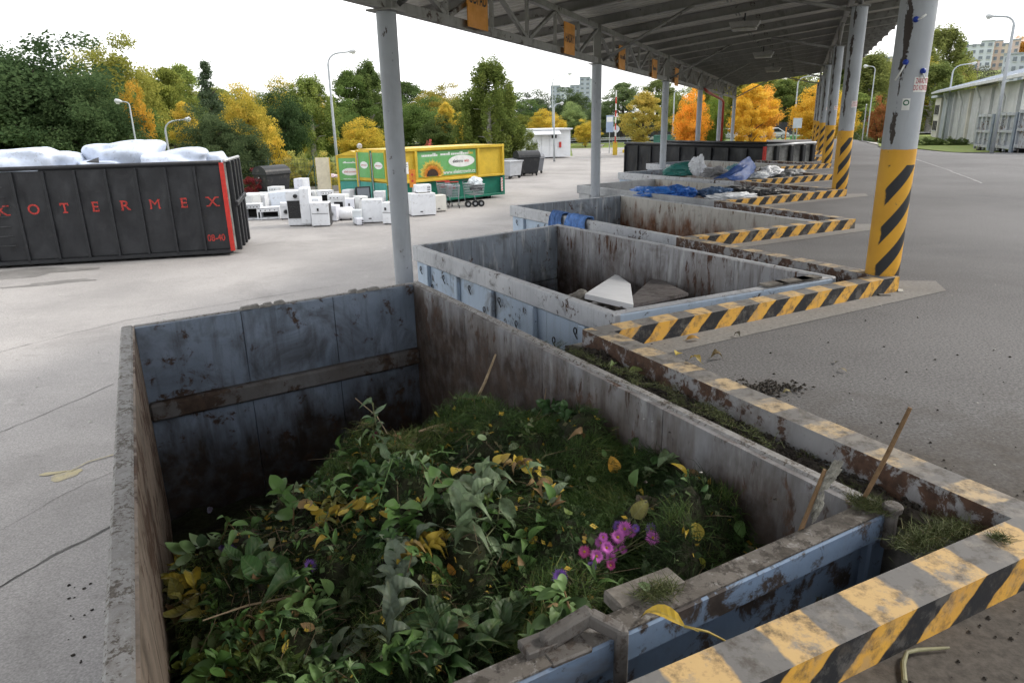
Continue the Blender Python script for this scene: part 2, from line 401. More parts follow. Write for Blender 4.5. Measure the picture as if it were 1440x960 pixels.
sheet('platform', plat_poly[::-1], 0.0, m_plat)
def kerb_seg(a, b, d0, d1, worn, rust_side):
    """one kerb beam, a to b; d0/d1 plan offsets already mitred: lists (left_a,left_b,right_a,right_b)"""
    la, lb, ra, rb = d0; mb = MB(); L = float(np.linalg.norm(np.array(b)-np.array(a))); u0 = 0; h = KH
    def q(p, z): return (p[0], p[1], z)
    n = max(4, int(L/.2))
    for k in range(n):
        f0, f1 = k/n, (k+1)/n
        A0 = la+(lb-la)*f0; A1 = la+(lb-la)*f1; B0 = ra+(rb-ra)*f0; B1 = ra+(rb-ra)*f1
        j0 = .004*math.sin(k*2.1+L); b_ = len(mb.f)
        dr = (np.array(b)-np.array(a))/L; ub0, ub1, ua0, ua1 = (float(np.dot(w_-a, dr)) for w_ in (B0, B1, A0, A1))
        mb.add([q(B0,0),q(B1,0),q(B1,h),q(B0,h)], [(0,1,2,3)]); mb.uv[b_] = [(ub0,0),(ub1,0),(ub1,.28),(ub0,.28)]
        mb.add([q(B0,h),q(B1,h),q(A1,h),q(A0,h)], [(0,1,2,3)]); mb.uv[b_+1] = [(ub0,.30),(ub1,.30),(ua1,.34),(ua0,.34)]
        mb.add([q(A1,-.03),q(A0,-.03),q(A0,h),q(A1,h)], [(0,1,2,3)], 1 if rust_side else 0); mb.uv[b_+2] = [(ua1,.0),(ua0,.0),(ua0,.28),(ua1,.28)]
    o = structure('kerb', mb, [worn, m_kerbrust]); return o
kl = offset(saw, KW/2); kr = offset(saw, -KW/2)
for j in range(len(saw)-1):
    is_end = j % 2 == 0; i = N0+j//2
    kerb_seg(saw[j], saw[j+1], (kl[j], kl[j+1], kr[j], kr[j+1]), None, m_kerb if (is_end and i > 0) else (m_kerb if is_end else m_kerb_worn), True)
    if is_end and i >= 0:                        # concrete strip along the foot of the end kerb, running on past the corner
        a, b = saw[j], saw[j+1]; d = (b-a)/np.linalg.norm(b-a); nn = np.array([d[1], -d[0]])
        if i >= 1: sheet('kerb_footing', [a+nn*.081+d*.1, a+nn*.34+d*.15, b+nn*.30+d*.45, b+nn*.02+d*.75, b-nn*.3+d*.35, b-nn*.05+d*.1], .004, m_conc)
    # dirty ledge between kerb and container
    e0, e1 = edge[j], edge[j+1]; k0, k1 = kl[j], kl[j+1]
    mb = MB(); n = 14; vs = []
    for k in range(n+1):
        f = k/n; vs += [(*(k0+(k1-k0)*f), .003), (*((k0+(k1-k0)*f)*.45+(e0+(e1-e0)*f)*.55), .012+rng.random()*.02), (*(e0+(e1-e0)*f+rng.normal(0, .008, 2)), .006+rng.random()*.008), (*(e0+(e1-e0)*f), -.06)]
    mb.add(vs, [(4*k+c, 4*k+c+4, 4*k+c+5, 4*k+c+1) for k in range(n) for c in range(3)])
    structure('kerb_ledge', mb, m_soil if not is_end else m_conc)

mb = MB(); us = [6.6,7.5,8.5,9.5,10.5,11.5,13,16,20,26,34,44]; vr = list(np.arange(-45, 47, 3.5))
for v in vr:
    for u in us:
        p = uvp(u, v); dd = math.hypot(*p); mb.v.append((*p, float(-drop(dd)*sst(u, 6.5, 13))))
nu = len(us); mb.f = [(j*nu+i, j*nu+i+1, (j+1)*nu+i+1, (j+1)*nu+i) for j in range(len(vr)-1) for i in range(nu-1)]; mb.m = [0]*len(mb.f)
structure('driveway', mb, m_plat, smooth=True)
# ---------------------------------------------------------------- far ground cover: paths, road, verge
def draped(name, pix, lift, mat, n=10):
    """quad patch given by its four corners in the photograph, laid on the terrain"""
    P = [atg(*p)[:2] for p in pix]; mb = MB()
    for j in range(n+1):
        for i in range(n+1):
            a = P[0]+(P[1]-P[0])*i/n; b = P[3]+(P[2]-P[3])*i/n; q = a+(b-a)*j/n; mb.v.append((q[0], q[1], float(gz(*q))+lift))
    mb.f = [(j*(n+1)+i, j*(n+1)+i+1, (j+1)*(n+1)+i+1, (j+1)*(n+1)+i) for j in range(n) for i in range(n)]; mb.m = [0]*len(mb.f)
    return structure(name, mb, mat)
draped('exit_path', [(1145,212),(1235,206),(1222,189),(1160,189)], .09, m_path)
draped('grass_verge', [(1236,209),(1440,214),(1330,196),(1228,190)], .10, m_grass)
def road_sheet(name, pts, wdt, mat, lift):
    mb = MB(); vs = []
    for i, p in enumerate(pts):
        p = np.array(p, float); d = np.array(pts[min(i+1, len(pts)-1)], float)-np.array(pts[max(i-1, 0)], float); d /= np.linalg.norm(d); n_ = np.array([-d[1], d[0]])
        a, b = p-n_*wdt/2, p+n_*wdt/2; z = float(gz(*p))+lift; vs += [(*a, z), (*b, z)]
    mb.add(vs, [(2*i, 2*i+2, 2*i+3, 2*i+1) for i in range(len(pts)-1)]); return structure(name, mb, mat)
road_sheet('road', [(-160,112),(-80,108),(-30,106),(0,105),(20,104),(40,103),(60,101),(90,97),(140,92)], 7, m_road, .25)

m_line = M('faded_white_line', (.34,.335,.33), .85, .25, 14)
ribbon('faded_line', [at(1284,223,0)[:2], at(1330,238,0)[:2], at(1382,258,0)[:2]], .06, .005, m_line, .012)
# ---------------------------------------------------------------- canopy
def cp(u, v, z): p = L0+Uv*u+Vv*v; return (float(p[0]), float(p[1]), float(z))
def rz_(u): return 3.62+.115*u
UR = float(np.dot(R0-L0, Uv)); VR = float(np.dot(R0-L0, Vv))
KS = range(-1, 6)
canopy = thing('canopy', 'long grey steel canopy on round columns sheltering the row of sunken containers', 'canopy', (*L0, YZ))
def column_mat(right):
    m, t, b = NT('column_paint_right' if right else 'column_paint_left'); g = G(t)
    base = g.mix(g.ramp(g.noise(2.2, 5), .35, .7), (.38,.405,.44), (.31,.33,.36))
    uv = g.n('ShaderNodeUVMap'); s = g.sep(uv.outputs[0])                     # x: angle in turns, y: height above the platform
    if right:
        ch = g.math('ADD', g.math('MULTIPLY', g.noise(6, 6, .72, stretch=(1.3,1.3,.5)), 1.15), g.math('MULTIPLY', g.ramp(g.math('ABSOLUTE', g.math('SUBTRACT', s[0], .60)), .0, .07, .24, -.06), 1))
        base = g.mix(g.ramp(ch, .725, .75), base, (.04,.03,.026))
        hi = g.noise(9, 7, .7, stretch=(1,1,.3), off=(6,1,1)); base = g.mix(g.ramp(hi, .65, .675), base, (.05,.04,.035)); base = g.mix(g.ramp(g.noise(3, 6, .66, stretch=(2,2,.4), off=(8,3,1)), .5, .75, 0, .5), base, (.20,.195,.19))
        y1 = g.math('LESS_THAN', g.math('ADD', s[1], g.ramp(g.noise(14, 3), .3, .7, -.006, .006)), 1.25)
        ph = g.math('FRACT', g.math('DIVIDE', g.math('SUBTRACT', s[1], g.math('MULTIPLY', s[0], 1.25)), .34))
        st = g.math('MULTIPLY', g.ramp(ph, .0, .03), g.ramp(ph, .47, .50, 1, 0))
        st = g.math('MULTIPLY', st, g.ramp(g.math('ADD', s[0], g.ramp(g.noise(12, 3), .3, .7, -.012, .012)), .598, .612))
        st = g.math('MULTIPLY', st, g.math('LESS_THAN', s[1], 1.12))
        yl = g.mix(g.ramp(g.noise(3, 6), .35, .7), (.66,.35,.028), (.55,.28,.03))
        pa = g.mix(st, yl, (.02,.022,.026)); pa = g.mix(g.ramp(g.noise(16, 8, .72, off=(1,1,8)), .66, .70), pa, (.06,.05,.04))
        pa = g.mix(g.math('MULTIPLY', g.ramp(s[1], .0, .22, 1, 0), g.ramp(g.noise(18, 6, .7), .42, .55)), pa, (.07,.045,.03))
        base = g.mix(y1, base, pa)
    else:
        ch = g.noise(9, 6, .7, stretch=(1.4,1.4,.7)); base = g.mix(g.ramp(ch, .635, .66), base, (.06,.045,.035))
        base = g.mix(g.ramp(g.noise(3, 6, .65, stretch=(2,2,.4), off=(8,3,1)), .5, .75, 0, .5), base, (.22,.215,.205))
    t.links.new(base, b.inputs['Base Color']); b.inputs['Roughness'].default_value = .5
    g.bump(b, g.noise(12, 6), .15, .004); return m
m_colR, m_colL = column_mat(True), column_mat(False)
def pipe(c, r, z0, z1, zref, n=32):
    mb = MB(); zs = np.linspace(z0, z1, 9)
    vs = [(c[0]+r*math.cos(2*math.pi*k/n), c[1]+r*math.sin(2*math.pi*k/n), z) for z in zs for k in range(n)]
    fs = [(i*n+k, i*n+(k+1)%n, (i+1)*n+(k+1)%n, (i+1)*n+k) for i in range(8) for k in range(n)]
    mb.add(vs, fs); 
    for i in range(8):
        for k in range(n): mb.uv[i*n+k] = [(k/n, zs[i]-zref), ((k+1)/n, zs[i]-zref), ((k+1)/n, zs[i+1]-zref), (k/n, zs[i+1]-zref)]
    mb.add([(c[0]+r*math.cos(2*math.pi*k/n), c[1]+r*math.sin(2*math.pi*k/n), z1) for k in range(n)], [tuple(range(n))]); mb.uv[len(mb.f)-1] = [(0,2)]*n
    return mb
for k in KS:
    p = L0+k*Wv; q = R0+k*Wv
    pipe(p, .105, YZ-.05, 2.70, 0).build('column', m_colL, canopy, smooth=True)
    mb = MB(); mb.bar((*p, 2.69), (*p, 3.46), .15, .15); mb.build('column_head', m_greydark, canopy)
    mb = MB(); mb.box((p[0], p[1], 2.685), (.30,.30,.018), math.atan2(Vv[1], Vv[0])); mb.build('cap_plate', m_greydark, canopy)
    pipe(q, .142, -.02, 3.45, 0).build('column', m_colR, canopy, smooth=True)
    mb = MB(); mb.box((q[0], q[1], 3.46), (.36,.36,.02), math.atan2(Vv[1], Vv[0])); mb.build('cap_plate', m_greydark, canopy)
    v = k*WL
    # knee braces under the rafters
    mb = MB(); mb.tube([cp(.1, v+.1, 2.76), cp(1.95, v+.1, rz_(1.95)-.15)], .032, 8); mb.build('knee_brace', m_greydark, canopy, smooth=True)
    mb = MB(); mb.tube([cp(UR-.1, v+VR, 3.40), cp(UR-1.9, v+VR, rz_(UR-1.9)-.15)], .032, 8); mb.build('knee_brace', m_greydark, canopy, smooth=True)
    zb = rz_(UR)-.22
    for sgn in (-1, 1):
        mb = MB(); mb.tube([cp(UR, v+VR+sgn*.05, 3.47), cp(UR, v+VR+sgn*.55, 3.72), cp(UR, v+VR+sgn*1.25, zb)], .04, 8); mb.build('head_strut', m_greydark, canopy, smooth=True)
    mb = MB(); mb.tube([cp(UR, v+VR, 3.46), cp(UR, v+VR, zb)], .05, 8); mb.build('head_post', m_greydark, canopy, smooth=True)
    if k < KS[-1]:
        # left truss bay: chords, verticals, diagonals
        mb = MB(); mb.bar(cp(0, v+.076, 2.75), cp(0, v+WL-.076, 2.75), .10, .11); mb.build('lower_chord', m_greydark, canopy)
        mb = MB(); mb.bar(cp(0, v+.076, 3.40), cp(0, v+WL-.076, 3.40), .10, .10); mb.build('upper_chord', m_greydark, canopy)
        nb = 6; st = WL/nb
        for j in range(1, nb):
            mb = MB(); mb.bar(cp(0, v+j*st, 2.806), cp(0, v+j*st, 3.349), .05, .05, up=(Uv[0],Uv[1],0)); mb.build('truss_post', m_greydark, canopy)
        for j in range(nb):
            a, b = (3.345, 2.81) if j % 2 == 0 else (2.81, 3.345)
            mb = MB(); mb.bar(cp(.004, v+j*st+.06, a), cp(.004, v+(j+1)*st-.06, b), .055, .055, up=(Uv[0],Uv[1],0)); mb.build('truss_diagonal', m_greydark, canopy)
        mb = MB(); mb.bar(cp(UR, v+VR+.0, zb+.06), cp(UR, v+VR+WL-.003, zb+.06), .12, .12); mb.build('edge_beam', m_greydark, canopy)
# rafters across, with flanges
raf = MB(); zt = 0
p0 = np.array(cp(-1.95, 0, rz_(-1.95))); p1 = np.array(cp(6.75, 0, rz_(6.75)))
for w_, z0_, z1_ in ((.018,-.155,-.018),(.10,-.172,-.155),(.10,-.018,-.002)):
    a = Vv*w_/2
    raf.hexa([(p0[0]-a[0],p0[1]-a[1],p0[2]+z0_),(p1[0]-a[0],p1[1]-a[1],p1[2]+z0_),(p1[0]+a[0],p1[1]+a[1],p1[2]+z0_),(p0[0]+a[0],p0[1]+a[1],p0[2]+z0_),
              (p0[0]-a[0],p0[1]-a[1],p0[2]+z1_),(p1[0]-a[0],p1[1]-a[1],p1[2]+z1_),(p1[0]+a[0],p1[1]+a[1],p1[2]+z1_),(p0[0]+a[0],p0[1]+a[1],p0[2]+z1_)])
raf_me = raf.mesh('rafter', canopy.location)
nr = 0
V_ROOF0, V_ROOF1 = -9.0, 44.2
for v in np.arange(-8.48+.1, 44, WL/4):
    o = put('rafter', raf_me, m_greydark, canopy); o.location = (*(Vv*v), 0)
    if nr % 1 == 0:
        mb = MB(); 
        for s_ in (-.035, .035): mb.bar(cp(2.6+s_, v-.22, rz_(2.6)-.19), cp(2.6+s_, v+.22, rz_(2.6)-.19), .025, .025)
        mb.build('splice_bar', m_greydark, canopy)
    nr += 1
# corrugated sheets, one metre wide each
def roof_sheet_mesh(wd=.998):
    mb = MB(); P = []; n = 4
    for i in range(n):
        b = i*wd/n
        P += [(b, 0), (b+.105, 0), (b+.135, .045), (b+.22, .045)]
    P.append((wd, 0)); vs = []
    for u in (-2.05, 6.85):
        for (v, dz) in P: vs.append(tuple(np.array(cp(u, v, rz_(u)+dz))-np.array(canopy.location)))
    k = len(P); mb.add(vs, [(i, k+i, k+i+1, i+1) for i in range(k-1)])
    top = [(a, b, c+.004) for a, b, c in vs]; mb.add(top, [(i+1, k+i+1, k+i, i) for i in range(k-1)])
    for (a_, b_) in ((0, k-1),):
        pass
    mb.add(vs[:k]+top[:k], [(i+1, i, k+i, k+i+1) for i in range(k-1)]); mb.add(vs[k:]+top[k:], [(i, i+1, k+i+1, k+i) for i in range(k-1)])
    return mb.mesh('roof_sheet')
rs_me = roof_sheet_mesh()
for v in np.arange(V_ROOF0, V_ROOF1, 1.0):
    o = put('roof_sheet', rs_me, m_roof, canopy); o.location = (*(Vv*v), 0)
# red downpipe at the far end of the canopy
mb = MB(); a = at(990, 133, 2.5); 
vp = 4.05*WL-1.0
mb.tube([cp(.15, 3.02*WL, 2.72), cp(.2, 3.1*WL, 2.62), cp(.2, 3.86*WL, 2.42), cp(.2, 3.95*WL, 2.3), cp(.2, 3.97*WL, -.9)], .06, 10)
mb.build('downpipe', M('red_pipe', (.42,.05,.03), .45), canopy, smooth=True)

# ---------------------------------------------------------------- lettering
def text_mesh(body, size, bold=0.0, extrude=.0, squeeze=1.0, align='CENTER', space=1.0):
    cu = bpy.data.curves.new('lettering', 'FONT'); cu.body = body; cu.size = size; cu.align_x = align; cu.align_y = 'CENTER'
    cu.offset = bold; cu.extrude = extrude; cu.space_line = .9; cu.space_character = space; cu.resolution_u = 4
    ob = bpy.data.objects.new('lettering', cu); me = bpy.data.meshes.new_from_object(ob)
    bpy.data.objects.remove(ob); bpy.data.curves.remove(cu)
    if squeeze != 1: me.transform(Matrix.Diagonal((squeeze, 1, 1, 1)))
    return me
def letter(body, size, origin, right, up, mat, parent, name='lettering', bold=0.0, squeeze=1.0, align='CENTER', space=1.0):
    me = text_mesh(body, size, bold, 0.0, squeeze, align, space); r = Vector(right).normalized(); u = Vector(up).normalized(); n = r.cross(u)
    me.transform(Matrix(((r.x,u.x,n.x,origin[0]),(r.y,u.y,n.y,origin[1]),(r.z,u.z,n.z,origin[2]),(0,0,0,1))))
    return put(name, me, mat, parent)

# ---------------------------------------------------------------- sunken open containers
m_blue = rusty('blue_grey_paint', (.18,.255,.37), (.135,.19,.28), rust=(.07,.055,.048), amount=.62, streak=.35, grime=(.12,.11,.10), grime_amt=.35, rough=.5)
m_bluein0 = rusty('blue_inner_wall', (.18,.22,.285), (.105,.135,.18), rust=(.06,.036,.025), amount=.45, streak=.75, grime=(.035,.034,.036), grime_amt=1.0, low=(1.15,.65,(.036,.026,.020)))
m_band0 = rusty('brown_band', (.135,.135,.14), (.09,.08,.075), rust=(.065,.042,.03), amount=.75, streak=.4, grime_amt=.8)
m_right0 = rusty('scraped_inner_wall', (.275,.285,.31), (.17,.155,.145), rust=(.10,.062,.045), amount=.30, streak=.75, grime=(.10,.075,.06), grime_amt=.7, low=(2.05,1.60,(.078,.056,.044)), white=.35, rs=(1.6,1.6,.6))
m_left0 = rusty('brown_inner_wall', (.30,.24,.19), (.22,.17,.13), rust=(.12,.07,.045), amount=.6, streak=.7, grime_amt=.5)
m_rim = rusty('worn_rim', (.30,.295,.29), (.23,.222,.215), rust=(.15,.13,.112), amount=.6, streak=.1, grime=(.17,.155,.14), grime_amt=.8, white=.3, scale=8)
m_gdirt = rusty('gate_dirt', (.15,.135,.12), (.10,.09,.08), rust=(.075,.065,.055), amount=.7, streak=.1, grime=(.07,.06,.05), grime_amt=.9, white=.3, scale=3)
m_rimlite = rusty('light_rim', (.50,.51,.53), (.40,.41,.43), rust=(.10,.062,.045), amount=.24, streak=.25, grime_amt=.35, scale=2.2)
m_lblue = rusty('pale_blue_paint', (.43,.52,.63), (.37,.45,.55), rust=(.07,.05,.04), amount=.10, streak=.25, grime=(.15,.13,.11), grime_amt=.25)
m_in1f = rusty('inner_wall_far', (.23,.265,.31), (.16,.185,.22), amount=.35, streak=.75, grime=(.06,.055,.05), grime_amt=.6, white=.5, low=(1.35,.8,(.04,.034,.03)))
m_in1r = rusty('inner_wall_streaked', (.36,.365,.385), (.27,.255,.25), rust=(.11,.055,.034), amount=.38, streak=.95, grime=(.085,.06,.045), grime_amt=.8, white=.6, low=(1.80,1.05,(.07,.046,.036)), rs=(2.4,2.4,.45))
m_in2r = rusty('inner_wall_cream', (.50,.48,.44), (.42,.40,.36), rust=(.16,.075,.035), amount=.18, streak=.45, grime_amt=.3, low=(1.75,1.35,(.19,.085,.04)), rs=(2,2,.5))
m_greyc = M('grey_container_paint', (.40,.41,.42), .55, .15, 2)
m_scoop = M('dirty_floor', (.035,.03,.026), .9, .4, 4, bump=.8, bscale=18)

def skip(label, A, B, C, D, z1=.08, z0=YZ+.12, mats=None, rail=.09, railh=.19, band=True, hooks=True, gate_mat=None, outer=None, rimm=None):
    """roll-off container from its four outer rim corners (A far left, B far right, C near right, D near left)"""
    A, B, C, D = (np.array(p, float) for p in (A, B, C, D))
    root = thing('open_container', label, 'container', (*(A+B+C+D)/4, YZ))
    wd = np.linalg.norm(B-A); ln = np.linalg.norm(D-A)
    def bl(s, t):                               # s metres from the left side, t metres from the far end
        s, t = s/wd, t/ln; return A*(1-s)*(1-t)+B*s*(1-t)+D*(1-s)*t+C*s*t
    def blk(s0, s1, t0, t1, za, zb):
        q = [bl(s0, t1), bl(s1, t1), bl(s1, t0), bl(s0, t0)]
        return MB().hexa([(*p, za) for p in q]+[(*p, zb) for p in q])
    mf, mr, ml = mats; outer = outer or m_lblue; rimm = rimm or m_rimlite; th = .05; o = .045
    blk(o, wd-o, o, ln-o, z0, z0+.06).build('floor', m_scoop, root)
    # far wall in three sheets above and below the stiffening band
    zb0 = z1-.80; zb1 = z1-.64
    for k in range(3):
        s0 = o+th+(wd-2*o-2*th)*k/3+.003; s1 = o+th+(wd-2*o-2*th)*(k+1)/3-.003
        blk(s0, s1, o+.012, o+th, z0+.06, zb0).build('wall_panel', mf, root)
        blk(s0, s1, o+.012, o+th, zb1, z1-.01).build('wall_panel', mf, root)
    blk(o+th, wd-o-th, o, o+.011, z0, z1-.01).build('wall_backing', outer, root)
    blk(o+th, wd-o-th, o+.012, o+th+(.07 if band else .004), zb0+.003, zb1-.003).build('stiffening_band', m_band0 if band else mf, root, bevel=.02)
    np_ = 4
    for side, mi in ((0, ml), (1, mr)):
        for k in range(np_):
            t0 = ln*k/np_+(.003 if k else o); t1 = ln*(k+1)/np_-(.003 if k < np_-1 else o)
            s0, s1 = (o, o+th) if side == 0 else (wd-o-th, wd-o)
            blk(s0 if side else s0+.012, s1 if side == 0 else s1-.012, t0, t1, z0, z1-.01).build('wall_panel', mi, root)
            blk(s0 if side == 0 else s1-.011, s0+.011 if side == 0 else s1, t0, t1, z0, z1-.01).build('wall_sheet', outer, root)
        nrib = 5
        for k in range(nrib):
            t = ln*(k+.5)/nrib; 
            if side == 0: blk(o-.055, o-.001, t-.05, t+.05, z0-.05, z1-railh-.002).build('rib', outer, root, bevel=.008)
            else: blk(wd-o+.001, wd-o+.035, t-.05, t+.05, z0-.05, z1-railh-.002).build('rib', outer, root, bevel=.008)
    rs = rail
    blk(0, rs, 0, ln, z1-railh, z1).build('top_rail', [rimm], root, bevel=.012)
    blk(wd-rs*.75, wd, 0, ln, z1-.10, z1+.002).build('top_rail', [rimm], root, bevel=.012)
    blk(rs, wd-rs*.75, 0, rs*.7, z1-.10, z1-.003).build('top_rail', [rimm], root, bevel=.012)
    # end gate towards the platform: sheet, upper beam, lower panel, corner posts
    gm = gate_mat or outer
    blk(rs, wd-rs*.75, ln-.075, ln-.045, z0, z1-.128).build('end_gate', gm, root)
    blk(.02, wd-.02, ln-.095, ln+.0, z1-.125, z1-.012).build('gate_beam', gm, root, bevel=.01)
    blk(.04, wd-.04, ln-.09, ln-.005, z1-.011, z1-.004).build('dirt_layer', m_gdirt if gate_mat else rimm, root)
    for s in (0, wd-.1): blk(s, s+.1, ln-.14, ln-.01, z0-.06, z1-.128).build('corner_post', outer, root, bevel=.01)
    for s in (.4, wd-.5): blk(s, s+.12, 0.2, ln-.2, YZ, z0).build('skid', m_darkmetal, root)
    if hooks:
        for k in range(12):
            t = ln*(k+.6)/12.2; zc = z1-railh-.10-.17*(k % 2); p = bl(o-.012, t); a = np.append((D-A)/ln, 0); n_ = -np.append((B-A)/wd, 0); b_ = np.array([*p, zc])
            mb = MB(); pts = []
            for q in range(8):
                an = R(-60+q*42); pts.append(b_+n_*.014+a*(.022*math.cos(an))+np.array([0,0,.028*math.sin(an)+.02]))
            pts.append(b_+n_*.010+np.array([0,0,-.05])+a*.03); mb.tube(pts, .006, 5); mb.build('tarpaulin_hook', m_darkmetal, root, smooth=True)
    return root, bl, wd, ln
cA, cB, cC = np.array([-3.09,5.34]), np.array([-.91,6.78]), np.array([1.48,2.41])
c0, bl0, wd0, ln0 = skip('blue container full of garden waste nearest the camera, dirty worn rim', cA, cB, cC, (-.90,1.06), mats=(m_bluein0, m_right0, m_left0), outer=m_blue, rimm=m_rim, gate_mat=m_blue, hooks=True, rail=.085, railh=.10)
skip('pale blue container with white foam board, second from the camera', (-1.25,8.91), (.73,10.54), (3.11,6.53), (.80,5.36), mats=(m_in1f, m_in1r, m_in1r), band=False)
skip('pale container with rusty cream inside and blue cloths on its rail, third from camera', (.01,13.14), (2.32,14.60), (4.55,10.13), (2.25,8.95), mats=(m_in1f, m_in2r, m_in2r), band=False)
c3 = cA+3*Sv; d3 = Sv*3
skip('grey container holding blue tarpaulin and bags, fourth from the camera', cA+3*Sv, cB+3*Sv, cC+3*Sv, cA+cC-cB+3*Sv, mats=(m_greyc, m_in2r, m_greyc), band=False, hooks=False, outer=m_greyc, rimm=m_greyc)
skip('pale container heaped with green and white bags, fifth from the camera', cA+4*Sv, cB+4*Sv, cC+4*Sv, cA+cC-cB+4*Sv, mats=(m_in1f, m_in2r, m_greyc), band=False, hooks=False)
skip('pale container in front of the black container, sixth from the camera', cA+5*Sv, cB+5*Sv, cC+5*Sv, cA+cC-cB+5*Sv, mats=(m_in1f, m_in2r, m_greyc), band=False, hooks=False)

for k, (f, sx, lab) in enumerate(((.42,.16,'pale broken rubble lying on the far rim of the nearest container, left piece'),(.78,.14,'pale broken rubble lying on the far rim of the nearest container, right piece'))):
    p = cA+(cB-cA)*f; mb = MB(); rn = random.Random(k+5)
    for j in range(9):
        x, y = rn.uniform(-sx, sx), rn.uniform(-.05,.02); s_ = rn.uniform(.02,.055); mb.hexa([(x-s_,y-s_*.5,0),(x+s_,y-s_*.4,0),(x+s_*.8,y+s_*.6,0),(x-s_*.9,y+s_*.5,0),(x-s_*.6,y-s_*.4,s_*.5),(x+s_*.7,y-s_*.3,s_*.4),(x+s_*.6,y+s_*.4,s_*.55),(x-s_*.7,y+s_*.4,s_*.45)])
    o = mb.build('rubble_piece', m_conc); o.location = (p[0]+.02, p[1]-.03, .075); o.rotation_euler = (0,0,math.atan2(1.44,2.18)); tag(o, lab, 'rubble')
# clamp, hinge pin and odd pieces on the near container's gate
gd = np.array([-.892, -.452, 0])                 # along the gate towards the left
def gp(px, py, z): return np.array(at(px, py, z))
m_iron = rusty('weathered_iron', (.13,.12,.112), (.085,.078,.072), rust=(.075,.06,.05), amount=.8, streak=.2, grime_amt=.8, scale=4)
gn = np.array([.452, -.892, 0])
a = bl0(wd0-.03, ln0-.02)
mb = MB(); mb.lathe([(.024,0),(.024,.155),(.036,.158),(.038,.178),(.03,.186)], 14, (a[0]+.01, a[1]-.035, -.07)); mb.build('hinge_pin', m_iron, c0, smooth=False)
ctr = gp(790, 880, .10)
mb = MB()
# bent latch lever: flat bar rising, elbow, running down the outside of the gate
p0 = gp(762, 905, .095); p1 = gp(832, 862, .135); p2 = gp(874, 890, .10)
mb.bar(p0, p1, .042, .06); mb.bar(p1+(p0-p1)*.08, p2, .042, .05); mb.bar(p2+np.array([0,0,.022]), p2+np.array([0,0,-.35]), .042, .04)
mb.build('latch_lever', m_iron, c0, bevel=.012, seg=2)
mb = MB(); q = gp(735, 915, .085); mb.bar(q, q+gd*-.10, .07, .03); mb.build('latch_plate', m_iron, c0, bevel=.004)
mb = MB(); q = gp(800, 912, .070); mb.bar(q-gd*.06, q+gd*.08, .08, .02); mb.build('latch_base', m_iron, c0, bevel=.006)
m_oldwood = M('weathered_board', (.22,.20,.175), .85, .3, 6, bump=.6, bscale=30)
mb = MB(); q = gp(905, 832, .055); mb.bar(q-gd*.14, q+gd*.13, .10, .05); mb.build('packing_block', m_oldwood, c0, bevel=.008)

# ---------------------------------------------------------------- crumpled bags, cloths, boards
from mathutils import noise as mn
def crumple(size, seed, sub=4, rough=.35, fold=3.0, flat=True, boxy=False):
    bm = bmesh.new(); bmesh.ops.create_icosphere(bm, subdivisions=sub, radius=1)
    off = Vector((seed*3.7, seed*1.3, seed*2.1))
    for v in bm.verts:
        d = v.co.normalized(); n1 = mn.noise(d*fold*.45+off); n2 = abs(mn.noise(d*fold+off)); n3 = abs(mn.noise(d*fold*2.3+off*2))
        n4 = abs(mn.noise(d*fold*4.6+off*3)); r = 1+rough*(.8*n1+.55*min(1, n2*3.2)**.6-.42+.16*(min(1, n3*3)**.6-.7)+.05*(min(1, n4*3)**.6-.7))
        if boxy: d = Vector([math.copysign(abs(c)**.62, c) for c in d])
        v.co = Vector((d.x*size[0]*r, d.y*size[1]*r, d.z*size[2]*r))
        if flat and v.co.z < -size[2]*.25: v.co.z = -size[2]*.25+(v.co.z+size[2]*.25)*.15
    me = bpy.data.meshes.new('crumple'); bm.to_mesh(me); bm.free(); return me
m_bag = tint('bag_plastic', .38, .10, 5)
def bag(name, label, cat, loc, size, colr, seed, rz=0, group=None, tilt=0, smooth=True, **k):
    k.setdefault('sub', 5)
    o = put(name, crumple(size, seed, **k), m_bag); o.location = tuple(float(c) for c in loc); o.rotation_euler = (tilt, tilt*.5, rz); o.color = (*colr, 1)
    for p in o.data.polygons: p.use_smooth = smooth
    return tag(o, label, cat, group)
def folded(name, pts, mat, label, cat, n=14, amp=.07, seed=3):
    """stiff sheet bent and creased, given by its four corners"""
    P = [np.array(p, float) for p in pts]; nr = np.cross(P[1]-P[0], P[3]-P[0]); nr /= np.linalg.norm(nr); mb = MB()
    for j in range(n+1):
        for i in range(n+1):
            f, g_ = i/n, j/n; q = (P[0]*(1-f)+P[1]*f)*(1-g_)+(P[3]*(1-f)+P[2]*f)*g_
            d = amp*(1-3*abs(f-.45-.25*g_))*.8+amp*.9*abs(mn.noise(Vector((f*3+seed, g_*3, seed))))-amp*.5*math.sin(g_*4); q = q+nr*d; mb.v.append(tuple(q))
    mb.f = [(j*(n+1)+i, j*(n+1)+i+1, (j+1)*(n+1)+i+1, (j+1)*(n+1)+i) for j in range(n) for i in range(n)]; mb.m = [0]*len(mb.f)
    o = mb.build(name, mat); s_ = o.modifiers.new('thick', 'SOLIDIFY'); s_.thickness = .012; return tag(o, label, cat)
